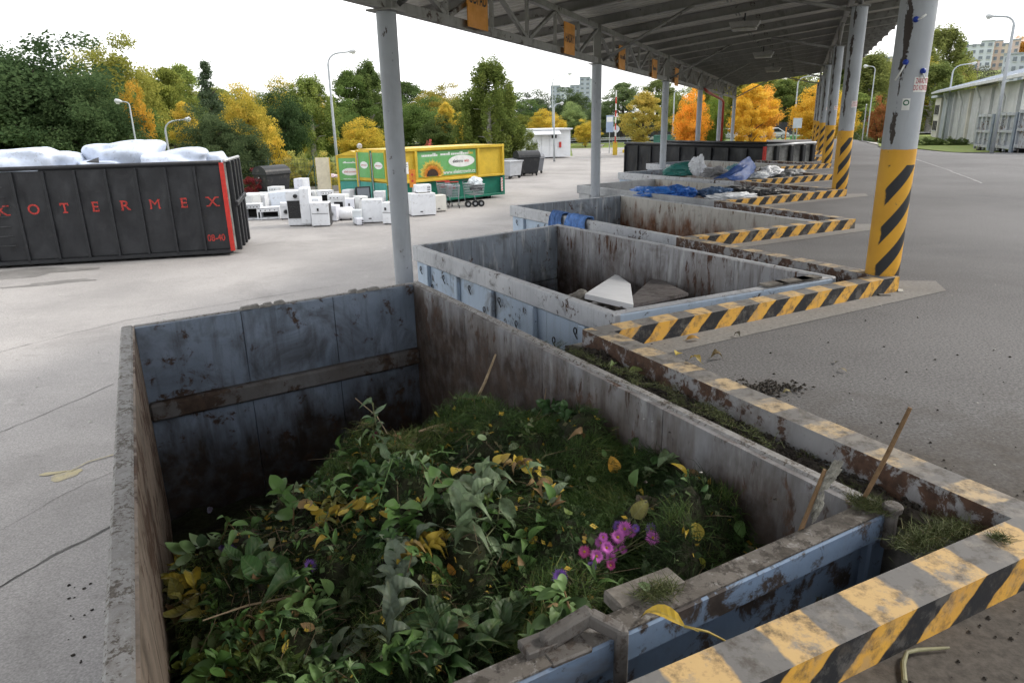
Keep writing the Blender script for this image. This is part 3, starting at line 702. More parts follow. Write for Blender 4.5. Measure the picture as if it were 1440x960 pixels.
# second container
def slab(name, pts, th, mat, label, cat, parent=None):
    P = [Vector(p) for p in pts]; n = (P[1]-P[0]).cross(P[-1]-P[0]).normalized()*th; mb = MB(); k = len(P)
    mb.add(P+[p+n for p in P], [tuple(range(k-1,-1,-1)), tuple(range(k, 2*k))]+[(i,(i+1)%k,k+(i+1)%k,k+i) for i in range(k)])
    o = mb.build(name, mat, parent); 
    if label: tag(o, label, cat)
    return o
m_foam = M('white_foam', (.80,.81,.83), .7, .05, 3); m_dboard = rusty('dark_board', (.13,.115,.11), (.09,.08,.08), rust=(.06,.05,.045), amount=.5, streak=.3, scale=2)
slab('foam_board', [at(822,420,-.12), at(890,436,-.10), at(886,405,-.35), at(866,390,-.5)], .05, m_foam, 'white foam board leaning inside the second container', 'board')
slab('dark_board', [at(872,436,-.12), at(968,416,-.18), at(920,392,-.42)], .03, m_dboard, 'dark grey board leaning beside the white foam board', 'board')
bag('rubble_heap', 'grey rubbish lying on the floor of the second container', 'rubbish', (*(np.array([.8,7.3])+np.array([.4,0])), -1.0), (1.0,1.4,.55), (.09,.082,.075), 3, R(28), rough=.5, sub=5, fold=6)
bag('rubble_bag', 'small grey bag beside the white foam board', 'bag', at(815,421,-.16), (.13,.10,.09), (.22,.205,.18), 4)
a = np.array([*((np.array([.80,5.36])+np.array([3.11,6.53]))/2)])
for k, (f, sz) in enumerate(((.80,.20),(.87,.13),(.70,.12))):
    q = np.array([.80,5.36])+(np.array([3.11,6.53])-np.array([.80,5.36]))*f
    d = np.array([2.31,1.17])/2.59; o = slab('plank_offcut', [(*(q-d*sz), .085), (*(q+d*sz), .085), (*(q+d*sz+np.array([-.05,.1])), .085), (*(q-d*sz+np.array([-.05,.1])), .085)], .02, m_oldwood, ['long weathered plank on the gate of the second container', 'short weathered plank nearest the yellow column on the second gate', 'small plank on the middle of the second gate'][k], 'plank')
# cloths over the third container's left rail
m_cloth = tint('woven_cloth', .8, .25, 14, .4)
def cloth(px0, px1, py, drop, seed, label, colr):
    A3 = np.array([.01,13.14]); D3 = np.array([2.25,8.95]); d = (D3-A3)/np.linalg.norm(D3-A3); nn = np.array([d[1], -d[0]])
    if nn[0] > 0: nn = -nn
    def sp(px):                                  # metres along the rail for that bearing
        b_ = bearing(px, 1, py); M2 = np.array([[d[0], -b_[0]],[d[1], -b_[1]]]); s = np.linalg.solve(M2, -A3); return s[0]
    s0, s1 = sp(px0), sp(px1); mb = MB(); nx, ny = 22, 14; prof = [(-.13,-drop*.6),(-.13,-.15),(-.115,-.03),(-.10,.03),(-.05,.045),(0,.04),(.03,.012)]
    prof = [(.16,-drop*.5),(.15,-.12),(.13,-.02),(.10,.03),(.05,.04),(.0,.035),(-.03,.01),(-.05,-.06),(-.055,-drop*.5),(-.06,-drop)]
    rn = random.Random(seed)
    for i in range(nx+1):
        f = i/nx; w1 = .014*math.sin(i*1.9+seed)+.01*math.sin(i*3.7+seed*2)
        for j, (o_, z_) in enumerate(prof):
            s = s0+(s1-s0)*f+.02*math.sin(j*1.3+i*.7); q = A3+d*s-nn*(o_-.0)
            hang = 1+.35*math.sin(f*5+seed)*(1 if j in (0, len(prof)-1) else 0)
            q = q+nn*(w1+(.012 if j > 6 else 0)); mb.v.append((q[0], q[1], .085+z_*hang+abs(w1)*.8))
    k = len(prof); mb.f = [(i*k+j, (i+1)*k+j, (i+1)*k+j+1, i*k+j+1) for i in range(nx) for j in range(k-1)]; mb.m = [0]*len(mb.f)
    o = mb.build('hanging_cloth', m_cloth, smooth=True); o.color = (*colr, 1); so_ = o.modifiers.new('thick', 'SOLIDIFY'); so_.thickness = .008; so_.offset = 1
    return tag(o, label, 'cloth', 'blue cloths on the rail')
cloth(778, 793, 305, .30, 1, 'narrow dark blue cloth on the third container rail, left of the two', (.10,.20,.46))
cloth(799, 826, 308, .26, 2, 'wide light blue cloth on the third container rail, right of the two', (.13,.27,.62))
# fourth container: tarpaulin and bags at the rim
def inside(i, s, t, z): q = cA+i*Sv+(cB-cA)*s+(cC-cB)*t; return (*q, z)
GB = 'bags heaped in the sunken containers'
bag('blue_tarpaulin', 'bright blue tarpaulin draped over the fourth container rail', 'tarpaulin', inside(3,.10,.50,.04), (.30,.62,.13), (.03,.16,.52), 11, R(28), fold=6, rough=.5)
bag('blue_tarpaulin', 'bright blue tarpaulin bunched inside the fourth container, beside the draped one', 'tarpaulin', inside(3,.33,.52,.0), (.5,.45,.16), (.03,.14,.48), 12, R(50), fold=7, rough=.5)
bag('rubbish_bag', 'dark blue bag beside the bright blue tarpaulin', 'bag', inside(3,.55,.66,.0), (.34,.4,.15), (.07,.13,.24), 13, .4, GB, fold=6, rough=.5)
bag('rubbish_bag', 'white plastic sheet beside the fourth striped kerb', 'bag', inside(3,.42,.80,.01), (.55,.22,.10), (.72,.74,.76), 14, R(20), GB, fold=6, rough=.5)
bag('rubbish_bag', 'long black plastic bag along the fourth container', 'bag', inside(3,.72,.70,.02), (.5,.26,.12), (.03,.032,.036), 15, R(10), GB, fold=7, rough=.5)
bag('rubbish_bag', 'grey black crumpled bag nearest the fourth striped kerb', 'bag', inside(3,.88,.82,.0), (.36,.2,.11), (.06,.06,.062), 16, R(20), GB, fold=7, rough=.5)
# fifth container
bag('rubbish_bag', 'dark green filled bag in the fifth container', 'bag', inside(4,.44,.33,.10), (.62,.36,.26), (.03,.17,.15), 21, R(18), GB, fold=3, rough=.3)
bag('rubbish_bag', 'tall white bag behind the blue board', 'bag', inside(4,.50,.40,.16), (.22,.24,.36), (.74,.76,.80), 22, R(30), GB, fold=4, rough=.45, tilt=.2)
bag('rubbish_bag', 'grey crumpled bag left of the blue board', 'bag', inside(4,.42,.58,.10), (.34,.28,.20), (.26,.26,.27), 23, R(30), GB, fold=5, rough=.5)
bag('rubbish_bag', 'black bag right below the blue board', 'bag', inside(4,.72,.68,.10), (.5,.3,.18), (.04,.035,.032), 24, R(30), GB, fold=6, rough=.5)
bag('rubbish_bag', 'small white bag in front of the black bag', 'bag', inside(4,.62,.80,.08), (.22,.18,.12), (.72,.74,.75), 25, 0, GB, fold=5, rough=.4)
bag('rubbish_bag', 'teal patterned bag right of the blue board', 'bag', inside(4,.88,.55,.12), (.36,.3,.20), (.15,.32,.36), 26, 0, GB, fold=4, rough=.45)
bag('rubbish_bag', 'wide white bag nearest the fifth striped kerb', 'bag', inside(4,.93,.74,.10), (.45,.3,.18), (.74,.75,.77), 27, 1, GB, fold=5, rough=.4)
bag('rubbish_bag', 'grey bag at the right end of the fifth container', 'bag', inside(4,1.0,.86,.07), (.42,.24,.14), (.25,.25,.25), 28, .5, GB, fold=6, rough=.5)
folded('blue_board', [at(1003,251,.12), at(1040,256,.05), at(1064,241,.16), at(1053,218,.60)], M('blue_plastic_sheet', (.025,.075,.26), .4, .2, 3), 'shiny dark blue bent board sticking up from the fifth container', 'board')

# ---------------------------------------------------------------- black roll-off containers
m_blk = rusty('black_container_paint', (.021,.022,.025), (.014,.015,.018), rust=(.05,.045,.04), amount=-.15, streak=.12, grime=(.035,.035,.038), grime_amt=.3, rough=.45)
m_redp = M('red_paint', (.55,.035,.025), .5, .15, 5); m_redl = M('red_stencil', (.50,.05,.04), .6, .3, 30)
def dent_depth(x, z, seed):
    if x in (0, 1) or z in (0, 1) or (x*16 == int(x*16) and z*16 == int(z*16)):
        e = min(x, 1-x, z, 1-z); d = mn.noise(Vector((x*2.2+seed*3, z*3.2, seed)))*.07+abs(mn.noise(Vector((x*4+seed, z*5, 4))))*.05; return d*min(1, max(0, e*6))
    i, j = int(x*16), int(z*16); f, g_ = x*16-i, z*16-j; q = [dent_depth(max(0, min(16, a))/16, max(0, min(16, b))/16, seed) for a, b in ((i,j),(i+1,j),(i,j+1),(i+1,j+1))]
    return min(q[0]*(1-f)*(1-g_)+q[1]*f*(1-g_)+q[2]*(1-f)*g_+q[3]*f*g_, q[0]+(q[3]-q[0])*(f+g_)/2, q[1]+(q[2]-q[1])*(1-f+g_)/2)
def dent_panel(w, h, seed, n=16):
    mb = MB(); 
    for j in range(n+1):
        for i in range(n+1):
            x, z = i/n, j/n; mb.v.append((x*w, dent_depth(x, z, seed), z*h))
    mb.f = [(j*(n+1)+i, j*(n+1)+i+1, (j+1)*(n+1)+i+1, (j+1)*(n+1)+i) for j in range(n) for i in range(n)]; mb.m = [0]*len(mb.f)
    return mb
def serif_letter(ch, h, x, y, z, parent, pan):
    """thick red stencilled capital, built of its face with slab serifs"""
    me = text_mesh(ch, h*1.25, 0.0 if ch == 'M' else .004); me.transform(Matrix(((1,0,0,x),(0,0,-1,y),(0,1,0,z),(0,0,0,1))))
    xs = [v.co.x for v in me.vertices]; zs = [v.co.z for v in me.vertices]; x0, x1, z0, z1 = min(xs), max(xs), min(zs), max(zs)
    bm = bmesh.new(); bm.from_mesh(me)
    def rect(a, b, c_, d_):
        vs = [bm.verts.new((a, y-.002, c_)), bm.verts.new((b, y-.002, c_)), bm.verts.new((b, y-.002, d_)), bm.verts.new((a, y-.002, d_))]; bm.faces.new(vs)
    s = (x1-x0)*(.17 if ch != 'M' else .09); hh = (z1-z0)*.12
    if ch in 'KMRX':
        for xx in ((x0, x1) if ch != 'R' else (x0,)): rect(xx-s*.6, xx+s*.9, z0, z0+hh); rect(xx-s*.6, xx+s*.9, z1-hh, z1)
        rect(x0, x0+s*.9, z0, z1) if ch in 'KR' else None
    if ch in 'T':
        xm = (x0+x1)/2; rect(xm-s*1.6, xm+s*1.6, z0, z0+hh)
        for xx in (x0, x1-s*.6): rect(xx, xx+s*.6, z1-hh*2.4, z1)
    if ch in 'E':
        rect(x0-s*.5, x0+s, z0, z0+hh); rect(x0-s*.5, x0+s, z1-hh, z1)
        for zz in (z0, z1-hh*2.4): rect(x1-s*.6, x1, zz, zz+hh*2.4)
    bmesh.ops.triangulate(bm, faces=bm.faces[:]); bmesh.ops.subdivide_edges(bm, edges=bm.edges[:], cuts=2)
    on_panel(bm, pan); bm.to_mesh(me); bm.free(); o = put('letter', me, m_redl, parent); return o
def on_panel(bm, pan):
    """lay lettering on the dented sheets: pan = (panel width, sheet height, seed offset)"""
    for v in bm.verts:
        k = math.floor(v.co.x/pan[0]); v.co.y = .07+dent_depth((v.co.x-k*pan[0])/pan[0], (v.co.z-.06)/pan[1], k+pan[2])-.006
def black_container(label, corner, direc, L, Dp, H, word, num, np_=9, z0=YZ+.14):
    """local x along the long side (left to right), y away from the viewer; origin at the left near foot"""
    rz = math.atan2(direc[1], direc[0]); org = np.array(corner)-np.array(direc)*L
    root = thing('rolloff_container', label, 'container', (*org, z0), rz); B_ = lambda n_, mb, m_, **k: mb.build(n_, m_, root, local=True, **k)
    w_ = L/np_; h = H
    for k in range(np_):
        mb = dent_panel(w_-.004, h-.14, k+L); mb.v = [(a+k*w_+.002, b+.07, c+.06) for a, b, c in mb.v]; B_('side_panel', mb, m_blk, smooth=True)
        mb = MB(); mb.box((k*w_+.03, .04, h/2-.06), (.06,.08,h-.06)); B_('rib', mb, m_blk, bevel=.008)
        if word[k] != ' ': serif_letter(word[k], .30, (k+.5)*w_, .055, h*.56, root, (w_, h-.14, L))
    mb = MB(); mb.box((L/2, .26, h/2), (L-.02, .03, h-.1)); B_('side_sheet', mb, m_blk)
    mb = MB(); mb.box((L/2, Dp-.05, h/2), (L-.02, .06, h-.1)); B_('back_wall', mb, m_blk)
    mb = MB(); mb.box((.04, Dp/2, h/2), (.06, Dp-.16, h-.1)); B_('end_wall', mb, m_blk)
    mb = MB(); mb.box((L/2, Dp/2, .05), (L-.12, Dp-.2, .06)); B_('floor', mb, m_blk)
    for y in (.05, Dp-.05):
        mb = MB(); mb.tube([(0, y, h), (L, y, h)], .055, 10); B_('top_rail', mb, m_blk, smooth=True)
    mb = MB(); mb.box((L/2, .05, -.015), (L, .10, .09)); B_('bottom_rail', mb, m_blk)
    mb = MB(); mb.box((L-.0, .035, h/2-.01), (.11, .09, h)); B_('corner_post', mb, m_redp)
    # door end with upright frames and a latch
    mb = MB(); mb.box((L+.04, Dp/2, h/2), (.05, Dp-.1, h-.04)); B_('door', mb, M('grey_door_panel', (.26,.26,.25), .7, .4, 3))
    for y in (.45, 1.15, 1.75, Dp-.1):
        mb = MB(); mb.box((L+.13, y, h/2-.02), (.13, .16, h+.06)); B_('door_frame', mb, m_blk, bevel=.02)
    mb = MB(); mb.bar((L+.22, .3, h*.52), (L+.22, Dp-.2, h*.56), .09, .14); B_('latch_bar', mb, m_blk, bevel=.02)
    mb = MB(); mb.tube([(L+.08, .05, h+.03), (L+.14, Dp, h+.05)], .045, 8); B_('door_rail', mb, m_galv, smooth=True)
    for s_ in (.5, Dp-.55):
        mb = MB(); mb.box((L/2, s_, -.085), (L-.3, .1, .11)); B_('skid', mb, m_darkmetal)
    for x in (.4, L-.5):
        for s_ in (.3, Dp-.3):
            mb = MB(); mb.tube([(x, s_-.08, -.03), (x, s_+.08, -.03)], .10, 12); B_('wheel', mb, m_darkmetal)
    if num:
        o = letter(num, .26, (L-.40, .048, .36), (1,0,0), (0,0,1), m_redl, root, name='number', bold=.004, squeeze=.78); bm = bmesh.new(); bm.from_mesh(o.data)
        bmesh.ops.triangulate(bm, faces=bm.faces[:]); bmesh.ops.subdivide_edges(bm, edges=bm.edges[:], cuts=2); on_panel(bm, (w_, h-.14, L)); bm.to_mesh(o.data); bm.free()
    return root
bcd = np.array([.9755, .22]); bcorner = np.array([-7.78, 19.61])
bc = black_container('long black dented container with red stencilled letters, heaped with white wrapped insulation', bcorner, bcd, 6.6, 2.4, 2.40, 'EKOTERMEX', '08-40')
for r_ in range(7):                               # ladder rungs on the far left panels
    mb = MB(); mb.tube([(-.1, .0, .45+r_*.25), (1.25, .0, .45+r_*.25)], .012, 6); mb.build('ladder_rung', m_darkmetal, bc, local=True)
D6 = np.array([8.62, 24.3]); ax6 = (cC-cB)/np.linalg.norm(cC-cB)
black_container('black container behind the sunken row, with red end posts', D6, ax6, 7.6, 2.35, 2.30, '  M R    ', None)
# white wrapped insulation on top of the left container
bx = np.array([bcd[0], bcd[1]]); by = np.array([-bcd[1], bcd[0]])
for k, (x, y, sx, sy, sz, z, lab) in enumerate(((1.55,1.2,1.25,1.0,.62,.55,'big white wrapped bundle of insulation at the left end of the black container'),
        (3.35,1.1,.85,.6,.22,.55,'low flat white bundle in the middle of the black container'), (3.95,1.6,1.15,.8,.68,.62,'tallest white wrapped bundle in the middle of the black container'),
        (5.3,1.15,.9,.85,.46,.55,'long pale bundle right of the tallest one on the black container'), (6.15,1.5,.5,.55,.46,.55,'rounded white bundle at the red corner post'), (2.7,.9,.5,.5,.16,.55,'thin white sheet between the two big bundles'))):
    q = bcorner-bx*6.6+bx*x+by*y; bag('insulation_bundle', lab, 'bundle', (*q, z), (sx*.92,sy*.92,sz), (.56,.62,.74), 31+k, math.atan2(bcd[1], bcd[0]), 'white bundles on the black container', fold=2.6, rough=.55, sub=3, boxy=True).modifiers.new('soft', 'SUBSURF').render_levels = 2
q = bcorner-bx*3.4+by*.4
slab('dark_scrap', [(*q, .78), (*(q+bx*.3), .76), (*(q+bx*.25+by*.2), .88)], .02, m_black, 'small dark scrap lying among the white bundles', 'scrap')

# ---------------------------------------------------------------- yellow and green collection containers
m_yel = M('yellow_container', (.62,.43,.045), .45, .12, 1.5); m_grn = M('green_container', (.012,.16,.105), .45, .15, 1.5); m_teal = M('teal_panel', (.07,.32,.27), .5, .12, 2)
m_ban = M('banner_green', (.11,.33,.09), .5, .15, 1.2, col2=(.16,.38,.16)); m_wh = M('print_white', (.75,.76,.74), .6, .08, 4)
m_red = M('print_red', (.55,.05,.04), .6, .1, 6); m_or = M('print_orange', (.70,.25,.03), .6, .2, 9); m_brn = M('print_brown', (.055,.03,.02), .7, .3, 12); m_pyel = M('print_yellow', (.72,.52,.08), .6, .2, 9)
m_dk = M('print_dark', (.04,.04,.04), .7, .1, 6)
def local_builder(root): return lambda n_, mb, m_, **k: mb.build(n_, m_, root, local=True, **k)
def disc(n, rx, ry, y, cx, cz, a0=0, a1=360):
    mb = MB(); pts = [(cx+rx*math.cos(R(a0+(a1-a0)*k/n)), y, cz+ry*math.sin(R(a0+(a1-a0)*k/n))) for k in range(n+1)]
    mb.add(pts, [tuple(range(len(pts)))]); return mb
def hazard(root, x, y, z, w_, h, face='y'):
    B_ = local_builder(root); mb = MB(); mb.box((x, y, z+h/2), (w_, .012, h)); o = B_('hazard_plate', mb, m_wh)
    n = 5; mb = MB()
    for k in range(n):
        z0 = z+h*k/n; mb.add([(x-w_/2, y-.009, z0+.02), (x+w_/2, y-.009, z0+.02-.0+.06), (x+w_/2, y-.009, z0+h/n*.55+.06), (x-w_/2, y-.009, z0+h/n*.55)], [(0,1,2,3)])
    mb.build('hazard_stripe', m_red, root, local=True)
p1 = np.array([-.25, 34.05]); p0 = np.array([-4.98, 29.82]); gd_ = (p1-p0)/np.linalg.norm(p1-p0); GL = 6.35; GD = 2.4; GH = 2.43
gc = thing('collection_container', 'yellow and green electrical waste container with a sunflower banner on its long side', 'container', (*p0, YZ), math.atan2(gd_[1], gd_[0])); B_ = local_builder(gc)
zs = 1.02                                          # height where green turns to yellow
mb = MB(); mb.box((GL/2, GD/2, (.14+zs)/2), (GL-.1, GD-.1, zs-.14)); B_('lower_body', mb, m_grn)
mb = MB(); mb.box((GL/2, GD/2, (zs+GH)/2), (GL-.1, GD-.1, GH-zs)); B_('upper_body', mb, m_yel)
for x in (0, 1.15, 1.45, 4.72, 4.82, GL):
    pass
for x in (.0, 1.42, 4.86, GL):                    # posts
    mb = MB(); mb.box((x, .0, (zs+GH)/2), (.12,.12,GH-zs)); B_('post', mb, m_yel, bevel=.01)
    mb = MB(); mb.box((x, .0, (.14+zs)/2), (.12,.12,zs-.14)); B_('post', mb, m_grn, bevel=.01)
for x in (3.05, ):
    mb = MB(); mb.box((x, .01, (.14+zs)/2), (.10,.10,zs-.2)); B_('post', mb, m_grn, bevel=.01)
mb = MB(); mb.box((GL/2, -.0, GH-.05), (GL+.12,.14,.12)); B_('top_rail', mb, m_yel, bevel=.01)
mb = MB(); mb.box((GL/2, -.0, zs+.045), (GL+.11,.13,.09)); B_('middle_rail', mb, m_yel, bevel=.01)
mb = MB(); mb.box((GL/2, 0, .18), (GL+.11,.13,.10)); B_('bottom_rail', mb, m_grn, bevel=.01)
for x in (.8, GL-.8):
    mb = MB(); mb.tube([(x, .1, .12), (x, .5, .12)], .12, 12); B_('wheel', mb, m_darkmetal)
ban = MB(); ban.box((3.14, .03, 1.75), (3.22, .02, 1.06)); bn = B_('banner', ban, m_ban)
# sunflower: two rings of petals round a dark half disc at the foot of the banner
fx, fz = 2.28, 1.235
for ring, (ri, ro, nm, mm, wd_) in enumerate(((.15,.72,26,m_pyel,.085),(.15,.52,22,m_or,.06))):
    mb = MB()
    for k in range(nm):
        a = R(4+172*k/(nm-1)); ca, sa = math.cos(a), math.sin(a); r2 = ro*(.9+.18*((k*7) % 5)/5); yy = .017-.002*ring
        mb.add([(fx+ri*ca, yy, fz+ri*sa), (fx+r2*.6*ca-wd_*sa, yy, fz+r2*.6*sa+wd_*ca*.9), (fx+r2*ca, yy, fz+r2*sa), (fx+r2*.6*ca+wd_*sa, yy, fz+r2*.6*sa-wd_*ca*.9)], [(0,3,2,1)])
    B_('petal_ring', mb, mm)
mb = disc(20, .31, .30, .012, fx, fz, 0, 180); B_('flower_centre', mb, m_brn)
mb = disc(28, .74, .26, .017, 3.92, 1.80); B_('logo_oval', mb, m_wh)
letter('elektro', .20, (3.70, .014, 1.80), (1,0,0), (0,0,1), m_dk, gc, bold=.004); letter('win', .20, (4.20, .014, 1.80), (1,0,0), (0,0,1), m_red, gc, bold=.003)
letter('www.elektrowin.cz', .235, (3.78, .016, 1.345), (1,0,0), (0,0,1), m_wh, gc, bold=.003)
def marks(root, x0, x1, z, h, y, mat, seed=1, gap=.5):
    """a line of print too small to read"""
    rn = random.Random(seed); mb = MB(); x = x0
    while x < x1:
        w_ = h*rn.uniform(.35, .75); hh = h*rn.choice((.6, .6, 1.0)); mb.add([(x,y,z),(x+w_,y,z),(x+w_,y,z+hh),(x,y,z+hh)], [(0,1,2,3)]); x += w_+h*(.12 if rn.random() < .8 else gap)
    return mb.build('print_line', mat, root, local=True)
marks(gc, 1.75, 2.55, 2.06, .14, .017, m_wh, 1); marks(gc, 2.75, 4.3, 2.08, .13, .017, m_wh, 2); marks(gc, 4.32, 4.6, 2.08, .14, .017, m_pyel, 3)
mb = MB(); mb.box((.78, -.055, 1.65), (.42, .015, .48)); nt_ = B_('notice', mb, m_wh)
marks(gc, .62, .94, 1.78, .05, -.064, m_dk, 5); marks(gc, .62, .94, 1.70, .04, -.064, m_dk, 6)
mb = disc(12, .07, .07, -.064, .78, 1.58); B_('notice_mark', mb, m_ban)
hazard(gc, GL-.14, -.07, .30, .11, .62)
# end doors (facing left)
for k in range(2):
    y0, y1 = .08+k*1.16, 1.18+k*1.16
    mb = MB(); mb.box((-.0, (y0+y1)/2, 1.75), (.05, y1-y0-.02, 1.25)); B_('door', mb, m_yel, bevel=.006)
    mb = MB(); mb.box((-.03, (y0+y1)/2, 1.78), (.02, y1-y0-.22, 1.05)); B_('door_banner', mb, m_ban)
    mb = MB(); mb.box((-.0, (y0+y1)/2, .62), (.05, y1-y0-.06, .9)); B_('door_lower', mb, m_teal, bevel=.006)
    pts = disc(20, .32, .15, 0, 0, 0); mb = MB(); mb.add([(-.045, (y0+y1)/2-px_, 1.78+pz_) for px_, _, pz_ in pts.v], pts.f); B_('logo_oval', mb, m_wh)
    letter('elektrowin', .11, (-.05, (y0+y1)/2, 1.78), (0,-1,0), (0,0,1), m_red, gc)
    mb = MB(); mb.tube([(-.06, y1-.06, .3), (-.06, y1-.06, 2.3)], .02, 6); B_('locking_bar', mb, m_galv)
for y in (.0, 1.2, 2.4):
    mb = MB(); mb.box((-.02, y, GH/2+.05), (.08,.10,GH-.2)); B_('post', mb, m_yel if y != 1.2 else m_grn)
# small depot with pitched yellow roof to the left
q = bearing(471, 33.2); sd = np.array([.93, .10]); sd /= np.linalg.norm(sd)
gs = thing('small_depot', 'narrow green and yellow depot with pitched yellow roof behind the white goods', 'depot', (*q, YZ), math.atan2(sd[1], sd[0])-.25); B_ = local_builder(gs)
DH = 2.15
mb = MB(); mb.box((.66, 1.1, .6), (1.3, 2.2, 1.0)); B_('lower_body', mb, m_grn); mb = MB(); mb.box((.66, 1.1, 1.1+(DH-1.1)/2), (1.3, 2.2, DH-1.1)); B_('upper_body', mb, m_yel)
mb = MB(); mb.add([(-.05,-.05,DH),(1.37,-.05,DH),(1.37,2.3,DH),(-.05,2.3,DH),(.66,-.05,DH+.2),(.66,2.3,DH+.2)], [(0,1,4),(1,2,5,4),(2,3,5),(3,0,4,5),(3,2,1,0)]); B_('roof', mb, m_yel)
mb = MB(); mb.box((.62, -.03, 1.55), (1.05,.05,.98)); B_('door_banner', mb, m_ban); mb = MB(); mb.box((.62, -.03, .58), (1.05,.05,.9)); B_('door_lower', mb, m_teal)
mb = disc(20, .40, .16, -.06, .62, 1.45); B_('logo_oval', mb, m_wh); letter('elektrowin', .14, (.62, -.065, 1.45), (1,0,0), (0,0,1), m_red, gs)
marks(gs, .3, .95, 1.82, .08, -.058, m_wh, 7); letter('www.elektrowin.cz', .09, (.62, -.058, 1.14), (1,0,0), (0,0,1), m_wh, gs)
for x in (.04, 1.26):
    mb = MB(); mb.box((x, -.03, 1.1), (.09,.07,2.1)); B_('post', mb, m_yel)
hazard(gs, 1.33, -.10, .25, .16, .7)
mb = MB(); mb.lathe([(.05,0),(.05,.12),(.12,.14),(.12,.28),(.03,.34)], 10, (.9,.6,DH+.16)); B_('roof_vent', mb, m_galv)
# open cream door board standing by the lamp post
q = at(459, 286, YZ); mb = MB(); mb.box((0,0,1.05), (.62,.05,2.0)); mb.box((.0,0,.04),(.5,.35,.08))
o = mb.build('cream_board', [M('cream_board', (.66,.60,.46), .6, .12, 2)]); o.location = tuple(q); tag(o, 'tall cream board with yellow edge standing left of the small depot', 'board')
mb = MB(); mb.box((.325,0,1.05), (.03,.056,2.0)); mb.build('yellow_edge', m_yel, o, local=True)
# orange marker post by the sunflower container
q = at(583, 296, YZ); pz = thing('marker_post', 'orange marker post standing at the sunflower container', 'post', q); B_ = local_builder(pz)
mb = MB(); mb.box((0,0,.55), (.09,.04,1.1)); B_('post', mb, m_galv); mb = MB(); mb.box((0,-.03,1.3), (.26,.03,.72)); B_('plate', mb, m_or)
for z in (1.2, 1.45): mb = disc(10, .05, .05, -.05, 0, z); B_('mark', mb, m_red)

